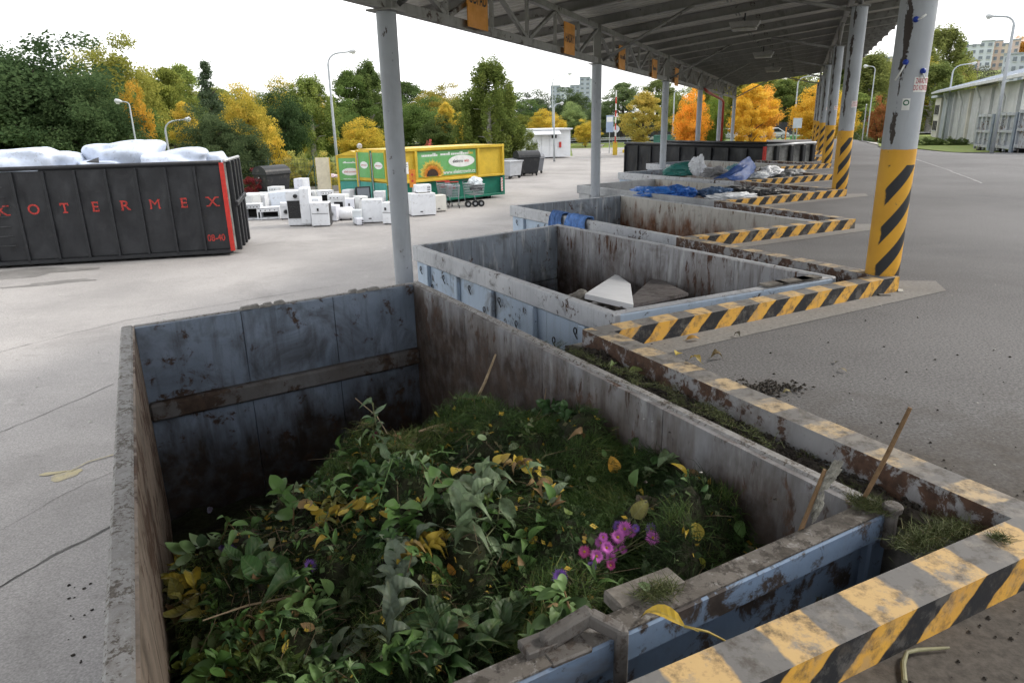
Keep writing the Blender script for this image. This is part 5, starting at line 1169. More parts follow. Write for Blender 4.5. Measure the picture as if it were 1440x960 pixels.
wh = thing('warehouse', 'long grey warehouse with pale roof and downpipes behind the grey bins', 'building', (*wa[:2], wa[2]-.6), math.atan2(wd_[1], wd_[0])); B_ = local_builder(wh); WLn = wl*2.6; EH += .6
ns = 6
for k in range(ns):
    x0, x1 = WLn*k/ns, WLn*(k+1)/ns; m_ = [m_whd, m_whw, m_whw, m_whw, m_cab, m_cab][k]
    mb = MB(); mb.box(((x0+x1)/2, 6.2, EH/2), (x1-x0-.01, 12, EH)); B_('wall_section', mb, m_)
    mb = MB(); mb.box((x1-.3, .12, EH/2-.1), (.6,.3,EH-.2)); B_('pier', mb, m_cream if k == 1 else m_whw)
    mb = MB(); xx = x0+(x1-x0)*.55; mb.tube([(xx,-.5,EH-.1),(xx,-.2,EH-.8),(xx,-.05,EH-1.1),(xx,-.05,.2)], .10, 8); B_('downpipe', mb, m_gutter)
mb = MB(); mb.hexa([(-.6,-.9,EH),(WLn+.5,-.9,EH),(WLn+.5,8,EH+2.2),(-.6,8,EH+2.2),(-.6,-.9,EH+.25),(WLn+.5,-.9,EH+.25),(WLn+.5,8,EH+2.45),(-.6,8,EH+2.45)]); B_('roof', mb, m_whr)
for k in range(16): mb = MB(); x = WLn*(k+.5)/16; mb.bar((x,-.85,EH+.28),(x,7.9,EH+2.48), .06, .05); B_('roof_seam', mb, m_whr)
mb = MB(); mb.box((WLn/2, -1.0, EH+.08), (WLn+1.2,.22,.2)); B_('gutter', mb, m_gutter)
mb = MB(); mb.box((WLn*.77,-.35,EH*.62), (.9,.5,.9)); B_('air_conditioner', mb, m_gutter); 
# two-storey cream annex at the left end
mb = MB(); mb.box((-2.6, 5.5, EH*.46), (4.9, 11, EH*.92)); B_('annex_wall', mb, m_cream); mb = MB(); mb.box((-2.6, 5.5, EH*.95), (5.6, 12, .25)); B_('annex_roof', mb, m_whr)
for j, z in enumerate((EH*.68, EH*.36)):
    for k in range(3): mb = MB(); mb.box((-3.9+k*1.3, -.02, z), (.65,.1,1.1)); w_ = B_('window', mb, m_dk); mb = MB(); mb.box((-3.9+k*1.3, -.08, z-.6), (.8,.1,.08)); mb.build('sill', m_gutter, w_, local=True)
hg = thing('hedge', 'low clipped green hedge in front of the warehouse', 'hedge', atg(1300, 208))
# ---------------------------------------------------------------- buildings on the hill
def block(label, px0, px1, ytop, ybase, dist, mats, floors, cols, name='apartment_block', depth=12, rzx=0):
    a, b = bearing(px0, dist, 100), bearing(px1, dist, 100); w_ = np.linalg.norm(b-a); z1 = height((px0+px1)/2, ytop, dist); z0 = height((px0+px1)/2, ybase, dist)-6; H = z1-z0
    t = thing(name, label, 'building', (*a, z0), math.atan2((b-a)[1], (b-a)[0])+rzx); B_ = local_builder(t); mm = mats if isinstance(mats, list) else [mats]; n = len(mm)
    for k, m_ in enumerate(mm):
        x0, x1 = w_*k/n, w_*(k+1)/n; hh = H-(.8 if k % 2 else 0)
        mb = MB(); mb.box(((x0+x1)/2, depth/2+.02*k, hh/2), (x1-x0-.005, depth, hh)); B_('wall', mb, m_); mb = MB(); mb.box(((x0+x1)/2, depth/2, hh+.15), (x1-x0+.1, depth+.3, .3)); B_('roof', mb, m_whd)
    fh = (H-6)/floors
    for f in range(floors):
        for c_ in range(cols):
            x = w_*(c_+.5)/cols; mb = MB(); mb.box((x, -.03, 6+fh*(f+.5)), (w_/cols*.5, .12, fh*.5)); wi = B_('window', mb, M('far_window', (.20,.23,.27), .2, .2, .5))
            mb = MB(); mb.box((x, -.08, 6+fh*(f+.22)), (w_/cols*.55, .1, .12)); mb.build('sill', m_gutter, wi, local=True)
    return t
m_f1 = M('facade_green', (.22,.40,.16), .8, .06, .3); m_f2 = M('facade_pale_blue', (.56,.60,.66), .8, .06, .3); m_f3 = M('facade_salmon', (.60,.46,.39), .8, .06, .3); m_f4 = M('facade_cream', (.60,.52,.44), .8, .06, .3); m_f5 = M('facade_pink', (.62,.50,.46), .8, .06, .3); m_f6 = M('facade_grey', (.36,.40,.48), .8, .08, .3); m_f7 = M('facade_lightgrey', (.50,.54,.60), .8, .08, .3)
block('coloured apartment block with green end and pale blue front on the hill', 1338, 1392, 60, 96, 230, [m_f1, m_f2, m_f2], 4, 5); block('salmon and cream apartment block right of the pale blue one', 1392, 1428, 58, 96, 238, [m_f3, m_f4, m_f5], 4, 4)
block('grey house with large glazed front at the right edge', 1408, 1475, 76, 116, 170, [m_f7, m_f3], 3, 6, 'house', 10); block('pink flat roofed building seen past the canopy edge', 1212, 1262, 78, 100, 230, [m_f5, m_f4], 2, 5)
block('grey high rise building behind the second column', 774, 816, 121, 152, 300, [m_f6, m_f7, m_f6], 6, 6, 'office_tower', 20); block('taller grey wing of the high rise beside the second column', 815, 846, 109, 152, 300, [m_f6, m_f7], 7, 4, 'office_tower', 20)
block('small dark roofed house below the coloured flats', 1352, 1376, 86, 100, 180, [m_f5], 1, 2, 'house', 8)

# ---------------------------------------------------------------- canopy lamps and orange signs
for k, (lab) in enumerate(('nearest box lamp hanging under the canopy', 'second box lamp under the canopy', 'third box lamp under the canopy')):
    v = 10.9+k*WL; z = 3.60; t = thing('canopy_lamp', lab, 'lamp', cp(2.75, v, z-.12), math.atan2(Uv[1], Uv[0]), 'box lamps under the canopy'); B_ = local_builder(t)
    mb = MB(); mb.hexa([(-.28,-.13,-.02),(.28,-.13,-.02),(.28,.13,-.02),(-.28,.13,-.02),(-.34,-.17,.10),(.34,-.17,.10),(.34,.17,.10),(-.34,.17,.10)]); B_('housing', mb, M('lamp_housing', (.30,.29,.27), .5, .15, 4))
    mb = MB(); mb.box((0,0,-.05), (.54,.24,.06)); B_('diffuser', mb, M('frosted_cover', (.42,.41,.38), .4, .1, 4), bevel=.02); mb = MB(); mb.tube([(0,0,.1),(0,0,.28)], .02, 6); B_('hanger', mb, m_darkmetal)
m_os = M('orange_sign', (.66,.27,.03), .55, .12, 3)
def hang_sign(pxa, pxb, ytop, ybot, text, label):
    def vv(px):
        b_ = bearing(px, 1, 40); A_ = L0+Uv*.12; s = np.linalg.solve(np.array([[Vv[0], -b_[0]],[Vv[1], -b_[1]]]), -A_); return s[0]
    v0, v1 = vv(pxa), vv(pxb); pm = np.array(cp(.12, (v0+v1)/2, 0)); d = math.hypot(pm[0], pm[1]); z0 = height((pxa+pxb)/2, ybot, d); z1 = height((pxa+pxb)/2, ytop, d) if ytop is not None else z0+.95
    t = thing('hanging_sign', label, 'sign', (pm[0], pm[1], z0), math.atan2(Vv[1], Vv[0]), 'orange signs on the canopy truss'); B_ = local_builder(t); w_ = v1-v0; h = z1-z0
    mb = MB(); mb.box((0,0,h/2), (w_,.012,h)); B_('panel', mb, m_os)
    ls = text.split('\n') if text.strip() else []
    if not ls: marks(t, -w_*.36, w_*.3, h*.45, .12, -.009, m_dk, int(pxa))
    for i, l in enumerate(ls):
        me_ = text_mesh(l, .2, .003); wx = max(v.co.x for v in me_.vertices)-min(v.co.x for v in me_.vertices); sq = min(1.0, w_*.86/wx); bpy.data.meshes.remove(me_)
        letter(l, .2, (0, -.009, h*.5+(len(ls)-1)*.13-i*.26), (1,0,0), (0,0,1), m_dk, t, squeeze=sq, bold=.003)
    for x in (-w_*.3, w_*.3): mb = MB(); mb.box((x,.05,h*.9), (.02,.1,.02)); B_('clip', mb, m_darkmetal)
    return t
hang_sign(658, 686, None, 41, 'OBJEMNÝ\nODPAD', 'orange sign with two lines of black capitals nearest the camera'); hang_sign(793.5, 808, 33, 77, 'HADRY', 'orange sign with one short word left of the second column')
hang_sign(871, 880, 65, 98, ' ', 'narrow orange sign just right of the second column'); hang_sign(919, 926, 84, 111, ' ', 'orange sign just left of the third column'); hang_sign(952, 957, 96, 121, ' ', 'small far orange sign right of the third column')
# stickers and blue tags on the striped columns
def wrap(name, mesh_or_rect, cx, cy, r, ang0, z, mat, parent):
    """bend a flat mesh (x along the girth, y up) round a column"""
    me = mesh_or_rect
    for v in me.vertices:
        a = ang0+v.co.x/r; v.co = Vector((cx+r*math.cos(a), cy+r*math.sin(a), z+v.co.y))
    o = put(name, me, mat, parent); return o
def strip(w_, h, n=10):
    mb = MB(); 
    for i in range(n+1): x = -w_/2+w_*i/n; mb.v += [(x,-h/2,0),(x,h/2,0)]
    mb.f = [(2*i,2*i+2,2*i+3,2*i+1) for i in range(n)]; mb.m = [0]*n; return mb.mesh('strip')
for k in range(4):
    q = R0+k*Wv; face = math.atan2(-q[1], -q[0]); zc = height([1286,1196,1172,1160][k], [120,147,152,153][k], math.hypot(*q)); a0 = face+1.02
    t = thing('warning_sticker', ['white warning sticker with red capitals on the nearest striped column', 'white warning sticker on the second striped column', 'white warning sticker on the third striped column', 'white warning sticker on the fourth striped column'][k], 'sticker', (*q, zc), 0, 'stickers on the columns')
    o = wrap('backing', strip(.20, .12), 0, 0, .1445, a0, 0, m_wh, t)
    me = text_mesh('ZÁKAZ VSTUPU\nDO KONTEJNERU', .060, .0006, squeeze=.42); wrap('lettering', me, 0, 0, .1455, a0, 0, M('sticker_red', (.42,.03,.05), .6, .05, 5), t)
q = R0; face = math.atan2(-q[1], -q[0])
t = thing('pictogram_sticker', 'small green and white pictogram sticker below the warning sticker', 'sticker', (*q, 1.62), 0); wrap('backing', strip(.06,.095), 0, 0, .1445, face+.05, 0, m_wh, t)
me = disc(18, .024, .024, 0, 0, .012).mesh('d'); me.transform(Matrix.Rotation(R(90), 4, 'X')); wrap('ring', me, 0, 0, .1455, face+.05, .025, M('sticker_green', (.02,.12,.06), .6, .05, 5), t)
me = disc(14, .010, .010, 0, 0, .012).mesh('d'); me.transform(Matrix.Rotation(R(90), 4, 'X')); wrap('ring_hole', me, 0, 0, .1462, face+.05, .025, m_wh, t)
m_tagb = M('blue_plastic_tag', (.015,.05,.35), .3, .1, 6)
for k, (px, py, dx, dy, lab) in enumerate(((1288,28,.07,.03,'upper blue tag ball with loop on the nearest striped column'), (1273.5,88,-.06,-.14,'lower blue tag ball with white tail on the nearest striped column'), (1298,100,.02,-.06,'blue tag ball at the right edge of the nearest striped column'))):
    zc = height(px, py, math.hypot(*R0)-.13); b_ = bearing(px, 1, py); per = np.array([-b_[1], b_[0]]); off = np.dot(R0, per); along = np.dot(R0, b_); hc = math.sqrt(max(0, .150**2-min(.1499, abs(off))**2)); p = b_*(along-hc)
    t = thing('tag_ball', lab, 'tag', (*p, zc), math.atan2(-b_[0], b_[1])); B_ = local_builder(t)
    mb = MB(); mb.lathe([(.003,-.024),(.017,-.018),(.025,0),(.017,.018),(.003,.024)], 14); B_('ball', mb, m_tagb, smooth=True); mb = MB(); mb.tube([(0,-.005,-.01),(dx*.5,-.02,dy*.5-.01),(dx,-.008,dy)], .008, 6); B_('tail', mb, m_wh, smooth=True)

# ---------------------------------------------------------------- trees and shrubs
m_leaf = leaf_mat('tree_foliage', .45, .55); m_bark = M('bark', (.085,.07,.055), .9, .3, 6, bump=.6, bscale=20); m_birchbark = M('birch_bark', (.42,.40,.37), .8, .4, 5)
def quads_mesh(name, Q, var):
    """Q: n x 4 x 3 corner points, var: n values kept as a face attribute"""
    n = len(Q); me = bpy.data.meshes.new(name); me.vertices.add(n*4); me.vertices.foreach_set('co', np.ascontiguousarray(Q, dtype=np.float32).ravel())
    me.loops.add(n*4); me.loops.foreach_set('vertex_index', np.arange(n*4, dtype=np.int32)); me.polygons.add(n); me.polygons.foreach_set('loop_start', np.arange(0, n*4, 4, dtype=np.int32))
    me.update(calc_edges=True); a = me.attributes.new('var', 'FLOAT', 'FACE'); a.data.foreach_set('value', np.ascontiguousarray(var, dtype=np.float32)); return me
def leaf_quads(P, size, up=.25, rg=rng, aspect=.62):
    n = len(P); d = rg.normal(size=(n,3)); d[:,2] -= .25; d /= np.linalg.norm(d, axis=1)[:,None]
    t = rg.normal(size=(n,3)); t[:,2] += up; s = np.cross(d, t); s /= np.linalg.norm(s, axis=1)[:,None]
    L = size*(.6+.8*rg.random(n))[:,None]; a = d*L; b = s*L*aspect*.5
    return np.stack([P, P+a*.5+b, P+a, P+a*.5-b], axis=1)
def crown(kind, seed, n_leaf=9000, leaf=.022):
    rg = np.random.default_rng(seed); C = []; RR = []
    if kind == 'round':
        k = 210; v = rg.normal(size=(k,3)); v /= np.linalg.norm(v, axis=1)[:,None]; lob = 1+.13*np.sin(v[:,0]*4+seed)+.12*np.sin(v[:,1]*5+seed*2)+.08*np.sin(v[:,2]*6+seed)
        r = (rg.random(k)**.45)*lob; C = v*r[:,None]*np.array([.36,.36,.40])+np.array([0,0,.54]); RR = .055+.045*rg.random(k)
    elif kind == 'upright':
        k = 120; z = rg.random(k)**.8; a = rg.random(k)*6.28; w_ = .30*np.sin(np.pi*np.clip(z*.86+.12, 0, 1))**.8; r = w_*rg.random(k)**.5*(1+.25*np.sin(a*3+seed))
        C = np.stack([r*np.cos(a), r*np.sin(a), .20+z*.78], 1); RR = .04+.035*rg.random(k)
    elif kind == 'birch':
        k = 150; z = rg.random(k)**.75; a = rg.random(k)*6.28; w_ = .24*np.sin(np.pi*np.clip((1-z)*.72+.08, 0, 1)); r = w_*rg.random(k)**.5
        C = np.stack([r*np.cos(a), r*np.sin(a), .10+z*.89], 1); RR = .022+.022*rg.random(k)
    elif kind == 'conifer':
        k = 130; z = rg.random(k)**1.2; a = rg.random(k)*6.28; r = .26*(1-z)*rg.random(k)**.4; C = np.stack([r*np.cos(a), r*np.sin(a), .08+z*.92], 1); RR = .03+.02*rg.random(k)
    elif kind == 'shrub':
        k = 90; v = rg.normal(size=(k,3)); v /= np.linalg.norm(v, axis=1)[:,None]; v[:,2] = np.abs(v[:,2]); r = rg.random(k)**.4*(1+.2*np.sin(v[:,0]*5+seed)); C = v*r[:,None]*np.array([.55,.55,.85])+np.array([0,0,.03]); RR = .07+.06*rg.random(k)
    k = len(C); idx = rg.integers(0, k, n_leaf); g = rg.normal(size=(n_leaf,3)); g /= np.linalg.norm(g, axis=1)[:,None]
    rad = RR[idx]*(rg.random(n_leaf)**.4); st = np.array([1,1,2.6]) if kind == 'birch' else np.array([1.15,1.15,.8])
    P = C[idx]+g*rad[:,None]*st
    if kind == 'birch': P[:,2] = np.maximum(P[:,2], .05)
    cv = rg.random(k); var = np.clip(.55*cv[idx]+.45*rg.random(n_leaf), 0, 1)
    return quads_mesh('crown_'+kind, leaf_quads(P, leaf, rg=rg), var)
def trunk(kind, seed):
    rg = random.Random(seed); mb = MB(); top = .8 if kind != 'shrub' else .4
    if kind == 'shrub':
        for k in range(7): a = k*.9+rg.random(); mb.tube([(0,0,-.02),(.12*math.cos(a),.12*math.sin(a),.3),(.30*math.cos(a),.30*math.sin(a),.6)], [.014,.01,.004], 5)
        return mb.mesh('stems')
    r = .022; mb.tube([(0,0,-.03),(.005,.004,.2),(-.006,.008,.45),(.004,-.004,top)], [r*1.35, r, r*.72, r*.15], 8)
    for k in range(9):
        z = .22+.055*k; a = k*2.4+rg.random(); L = (.30 if kind == 'round' else .2)*(1-.06*k)
        mb.tube([(0,0,z),(L*.5*math.cos(a),L*.5*math.sin(a),z+L*.45),(L*math.cos(a),L*math.sin(a),z+L*(.8 if kind != 'birch' else .5))], [r*.5, r*.32, r*.1], 5)
    return mb.mesh('trunk_'+kind)
PROTO = {}
for kd, seeds, nl, lf in (('round',(1,2,3),34000,.0185), ('upright',(4,5),24000,.018), ('birch',(6,7),26000,.0165), ('conifer',(8,),12000,.02), ('shrub',(9,10),9000,.04)):
    PROTO[kd] = [(crown(kd, s_, nl, lf), trunk(kd, s_)) for s_ in seeds]
PW = {'round':.86, 'upright':.64, 'birch':.50, 'conifer':.52, 'shrub':1.25}
_tn = [0]
def tree(label, px, dist, ytop, wpx, kind, colr, yel=0.0, z0=None, group=None, cat=None, name=None, hmin=None):
    _tn[0] += 1; p = bearing(px, dist, 150); z0 = float(gz(*p)) if z0 is None else z0
    H = height(px, ytop, dist)-z0; W_ = wpx*dist/985; cm, tm = PROTO[kind][_tn[0] % len(PROTO[kind])]
    t = thing(name or ('tree' if kind != 'shrub' else 'shrub'), label, cat or ('tree' if kind != 'shrub' else 'shrub'), (*p, z0-.05), (_tn[0]*2.39) % 6.28, group)
    s_ = (W_/PW[kind], W_/PW[kind], H); 
    o = put('crown', cm, m_leaf, t); o.scale = s_; o.color = (*colr, yel)
    k = put('trunk' if kind != 'shrub' else 'stems', tm, m_birchbark if kind == 'birch' else m_bark, t); k.scale = s_
    return t
DK = (.040,.066,.028); GR = (.075,.115,.034); OL = (.13,.15,.036); LG = (.15,.19,.055); YE = (.36,.285,.05); OR = (.46,.25,.045); RD = (.16,.03,.03); GY = (.09,.125,.055)
tree('dark tree behind the huge one at the left edge', 20, 60, 64, 190, 'round', DK, .03); tree('huge dark green tree at the left edge', 50, 50, 52, 230, 'round', DK, .0); tree('dark tree reaching past the left picture edge', -60, 52, 72, 220, 'round', DK, .05)
tree('dark green tree between the huge left tree and the yellow topped one', 112, 47, 100, 150, 'round', (.045,.072,.03), .02); tree('tall yellow topped tree behind the huge dark tree', 166, 62, 50, 130, 'round', (.17,.175,.04), .22)
tree('dark green tree below the yellow topped one', 165, 56, 120, 110, 'round', GR, .15); tree('small orange tree in front of the yellow topped one', 188, 52, 112, 44, 'round', (.38,.25,.04), .2)
tree('olive tree behind the bent lamp', 238, 80, 95, 80, 'upright', OL, .2); tree('pale olive tree left of the dark conifer', 262, 90, 92, 70, 'upright', LG, .2); tree('dark pointed conifer among the left trees', 296, 84, 88, 62, 'conifer', (.06,.085,.05))
tree('round grey green bush behind the black container', 290, 42, 148, 90, 'round', (.055,.078,.036), .02); tree('lower dark bush right of the grey green one', 338, 41, 165, 78, 'round', (.045,.066,.03), .0)
tree('bright yellow maple behind the round bush', 346, 50, 114, 84, 'round', (.30,.25,.045), .2); tree('yellow orange tree left of the grey green bush', 256, 47, 142, 40, 'upright', YE, .3); tree('yellow bush under the maple', 375, 46, 178, 50, 'shrub', (.30,.22,.03), .5)
tree('dark green tree left of the tall lamp', 398, 58, 122, 85, 'round', (.035,.06,.026), .02); tree('pale green willow beside the tall lamp', 436, 68, 112, 80, 'birch', LG, .1); tree('orange tipped tree behind the dark one', 405, 85, 106, 90, 'round', OL, .5)
tree('green tree right of the tall lamp', 492, 76, 100, 70, 'upright', GR, .1); tree('tall green birch right of the tall lamp', 520, 78, 92, 60, 'birch', (.085,.12,.04), .05); tree('yellow maple behind the small depot', 503, 60, 164, 78, 'round', YE, .85)
tree('green tree left of the first column', 470, 70, 150, 80, 'round', GR, .05); tree('green tree right of the first column', 590, 82, 138, 90, 'round', GR, .1); tree('dark green tree behind the sunflower container', 612, 75, 160, 70, 'round', (.06,.085,.03), .05)
tree('slim yellow tree left of the tall birch', 628, 76, 145, 42, 'upright', YE, .5); tree('yellow green tree close to the tall birch', 645, 80, 160, 50, 'upright', OL, .4)
tree('tall weeping birch behind the sunflower container', 688, 50, 90, 92, 'birch', (.10,.13,.035), .18); tree('second weeping birch beside the tall one', 720, 52, 170, 70, 'birch', (.095,.12,.033), .15); tree('dense weeping branches under the tall birch', 668, 51, 150, 70, 'birch', (.09,.115,.033), .2)
tree('dark round tree left of the grey high rise', 755, 135, 124, 72, 'round', (.055,.075,.04), .05); tree('blue green conifer behind the cabin', 752, 120, 150, 34, 'conifer', (.06,.09,.085)); tree('dark round tree below the grey high rise', 806, 130, 124, 66, 'round', (.055,.078,.035), .1)
tree('yellow tree behind the white cabin', 770, 100, 152, 62, 'round', (.38,.26,.04), .6); tree('pale round green tree right of the cabin', 806, 105, 142, 50, 'round', (.15,.20,.08), .0); tree('orange tree low beside the second column', 824, 96, 168, 40, 'round', OR, .8)
tree('green tree behind the white cabin', 738, 110, 160, 60, 'round', OL, .3); tree('grey green tree right of the second column', 842, 108, 140, 50, 'round', GY, .1)
tree('tall green tree behind the barrier gate', 876, 110, 116, 66, 'upright', GY, .05); tree('yellow brown tree right of the barrier gate', 905, 72, 130, 66, 'upright', (.26,.22,.05), .3); tree('green tree behind the yellow brown one', 925, 105, 112, 70, 'upright', (.10,.125,.045), .15)
tree('yellow green tree behind the third column', 955, 100, 124, 60, 'round', (.14,.17,.05), .12)
tree('orange maple between the third and fourth columns', 972, 58, 122, 56, 'round', (.52,.27,.035), .35); tree('green maple beside the orange one', 1002, 60, 132, 46, 'round', (.10,.15,.03), .25)
tree('bright yellow orange maple left of the pale car', 1058, 60, 118, 62, 'upright', (.54,.30,.03), .5); tree('orange red tree behind the bright maple', 1070, 74, 118, 60, 'round', OR, .4)
WOOD = 'trees of the wood behind the canopy'
wl_ = 'wood tree, number counted by place'
def wood_label(k):
    c_ = ('olive','dark green','golden green','pale green')[k % 4]; f_ = ('slender drooping','broad rounded','upright oval')[k % 3]
    w_ = ('between the third and fourth columns','behind the orange maple','behind the green maple','left of the red downpipe','behind the red downpipe','behind the bright yellow maple','above the pale silver car','right of the pale silver car','left of the tall lamp mast','behind the tall lamp mast','behind the far striped columns','right of the far striped columns','left of the second striped column','right of the second striped column','above the street lamp on the right','left of the nearest striped column','behind the nearest striped column')[k]
    return f'{f_} {c_} wood tree {w_}'
for k in range(17):
    px = 990+k*21+(k*37 % 11); tree(wood_label(k), px, 118+(k*17 % 28), 112-(k % 5)*5-(max(0, k-8))*2.6, 62+(k*13 % 26), ('birch','round','upright')[k % 3], ((.15,.17,.045),(.09,.12,.035),(.20,.19,.04),(.12,.15,.05))[k % 4], .12+.1*(k % 3), group=WOOD)
tree('orange tree behind the far striped columns', 1146, 72, 112, 70, 'round', (.50,.28,.035), .5); tree('yellow orange tree right of the far striped columns', 1178, 76, 128, 60, 'round', (.50,.26,.03), .6)
tree('tall birch right of the nearest striped column', 1316, 150, 44, 74, 'birch', (.13,.15,.05), .15); tree('second tall birch beside the nearest striped column', 1280, 140, 62, 70, 'birch', (.14,.16,.05), .2); tree('green tree right of the second striped column', 1222, 92, 80, 80, 'birch', (.12,.14,.045), .25)
tree('reddish brown tree by the street lamp', 1243, 78, 128, 46, 'shrub', (.17,.08,.03), .2); tree('yellow tree left of the warehouse', 1306, 138, 128, 60, 'round', (.36,.24,.03), .5); tree('green young trees right of the lamp', 1205, 85, 130, 60, 'upright', (.12,.16,.045), .2)
tree('yellow green tree behind the warehouse annex', 1296, 145, 108, 60, 'round', OL, .3); tree('dark bush above the warehouse roof', 1380, 150, 92, 62, 'round', (.06,.065,.045), .0); tree('brown tree left of the dark bush', 1345, 140, 100, 50, 'round', (.14,.10,.04), .2); tree('orange tree above the salmon block', 1424, 245, 52, 30, 'round', (.35,.2,.05), .3)
BELT = 'trees of the far belt'
bw_ = ('behind the huge left tree','left of the yellow topped tree','right of the yellow topped tree','behind the bent lamp','behind the dark conifer','behind the yellow maple','behind the dark tree by the tall lamp','behind the tall street lamp','left of the first column','behind the first column','right of the first column','above the sunflower container','left of the tall birch','right of the tall birch')
for k in range(14):
    px = 120+k*45; c_ = k % 4
    tree(f"{('broad','upright','rounded')[k % 3]} {('olive','green','dark green','golden')[c_]} belt tree {bw_[k]}", px, 98+(k*13 % 22), 112+(k*29 % 26), 84+(k*17 % 26), ('round','upright','round')[k % 3], ((.12,.14,.04),(.08,.12,.04),(.055,.085,.03),(.20,.18,.04))[c_], .1+.12*(k % 3), group=BELT)
# shrubs by the fence and on the verge
tree('dark red shrub behind the end of the black container', 352, 39, 237, 52, 'shrub', RD, .0); tree('small red shrub left of the round lidded bin', 372, 40, 245, 30, 'shrub', (.20,.05,.04), .0)
for k, (px, yt, wp, c_) in enumerate(((388,222,52,(.24,.21,.055)),(412,206,60,(.22,.23,.07)),(440,214,56,(.26,.24,.06)),(425,232,60,(.30,.26,.06)),(452,228,36,(.2,.2,.06)))):
    tree(['yellow green shrub behind the round lidded bin', 'tall pale shrub behind the fence', 'pale shrub left of the cream board', 'low yellow shrub at the fence', 'shrub just behind the cream board'][k], px, 41+k*.4, yt, wp, 'shrub', c_, .15)
tree('pink red shrub above the sunflower container', 599, 72, 193, 22, 'shrub', (.34,.12,.09), .0)
for k in range(7):
    a = atg(1252+k*17, 206); s_ = put('crown', PROTO['shrub'][k % 2][0], m_leaf, hg); s_.location = tuple(Vector(a)-hg.location); s_.scale = (1.3,1.3,.8); s_.color = (.06,.085,.03,.02)
tree('dark low shrub at the exit path', 1212, 66, 185, 46, 'shrub', (.05,.07,.03), .0)

# ---------------------------------------------------------------- heap of garden waste in the near container
ha = np.array([-.4797, .8774]); hb = np.array([-.8774, -.4797])     # along the container away from the gate / across to the left
def hxy(a, b): p = cC+ha*a+hb*b; return p
def hnoise(a, b, s, o): return mn.noise(Vector((a*s+o, b*s+o*1.7, o*.37)))
_rh = random.Random(21); LUMP = [(_rh.uniform(.1,3.1), _rh.uniform(.1,2.5), _rh.uniform(.06,.15), _rh.uniform(.07,.19)) for _ in range(120)]
TONE = [_rh.random() for _ in LUMP]; LP = np.array([(p_, q_) for p_, q_, _, _ in LUMP])
def hz_raw(a, b):
    """surface of the heap: a metres from the gate, b metres from the right wall"""
    z = -.25-.15*b+.03*math.exp(-((a-.9)**2)/.3)
    z += .10*hnoise(a, b, 1.3, 3.1)+.09*hnoise(a, b, 3.0, 8.2)+.055*(.5-abs(hnoise(a, b, 5.5, 2.2))*2)+.03*hnoise(a, b, 11, 1.2)
    z -= .06*math.exp(-((a-.5)**2+(b-.0)**2)/.06)
    ar = 2.72-.85*math.exp(-(b/.38)**2)-max(0, b-1.35)*.58+.12*hnoise(0, b, 3, 5)
    f = min(1, max(0, (a-ar)/.85)); f = f*f*(3-2*f); z = z*(1-f)+(-1.62+.10*hnoise(a, b, 4, 9))*f
    if f < .6: z += -.02+max((h_*math.exp(-((a-p_)**2+(b-q_)**2)/(r_*r_))) for p_, q_, r_, h_ in LUMP)-.035
    ed = min(b-.08, wd0-.12-b); z -= max(0, .14-ed)*.25
    return max(z, -1.66)
_na, _nb = 260, 150
HZ = np.array([[hz_raw(-.1+5.4*i/_na, -.1+3.0*j/_nb) for j in range(_nb+1)] for i in range(_na+1)])
def hz(a, b):
    x = min(max((a+.1)/5.4*_na, 0), _na-1.001); y = min(max((b+.1)/3.0*_nb, 0), _nb-1.001); i, j = int(x), int(y); f, g_ = x-i, y-j
    return float(HZ[i,j]*(1-f)*(1-g_)+HZ[i+1,j]*f*(1-g_)+HZ[i,j+1]*(1-f)*g_+HZ[i+1,j+1]*f*g_)
heap = thing('garden_waste_heap', 'heap of cut grass, leaves and stems filling the nearest container', 'garden waste', (*hxy(1.3, 1.2), YZ+.2))
A0, A1, B0, B1 = .10, ln0-.14, .10, wd0-.06
mb = MB(); na, nb_ = 120, 70
for i in range(na+1):
    for j in range(nb_+1):
        a, b = A0+(A1-A0)*i/na, B0+(B1-B0)*j/nb_; p = hxy(a, b); mb.v.append((p[0], p[1], hz(a, b)+rng.normal(0, .006)))
mb.f = [(i*(nb_+1)+j, i*(nb_+1)+j+1, (i+1)*(nb_+1)+j+1, (i+1)*(nb_+1)+j) for i in range(na) for j in range(nb_)]; mb.m = [0]*len(mb.f)
m_mould = M('mouldy_clippings', (.028,.034,.012), .95, .5, 9, col2=(.014,.012,.008), bump=1.0, bscale=50)
mb.build('core', m_mould, heap, smooth=True)
def blade_mat(name, cols, rough=.6):
    m, t, b = NT(name); g = G(t); at_ = g.n('ShaderNodeAttribute'); at_.attribute_name = 'var'
    r = t.nodes.new('ShaderNodeValToRGB'); t.links.new(at_.outputs['Fac'], r.inputs[0]); e = r.color_ramp.elements
    e[0].position = cols[0][0]; e[0].color = (*cols[0][1], 1); e[1].position = cols[-1][0]; e[1].color = (*cols[-1][1], 1)
    for p_, c_ in cols[1:-1]: x = e.new(p_); x.color = (*c_, 1)
    c = g.mix(1.0, r.outputs[0], g.ramp(g.noise(2.2, 5), .3, .7, .72, 1.35), 'MULTIPLY')
    t.links.new(c, b.inputs['Base Color']); b.inputs['Roughness'].default_value = rough; b.inputs['Specular IOR Level'].default_value = .2; return m
m_blade = blade_mat('grass_clippings', [(0,(.014,.028,.010)),(.35,(.036,.072,.018)),(.7,(.075,.125,.030)),(.9,(.15,.175,.05)),(1,(.27,.23,.10))])
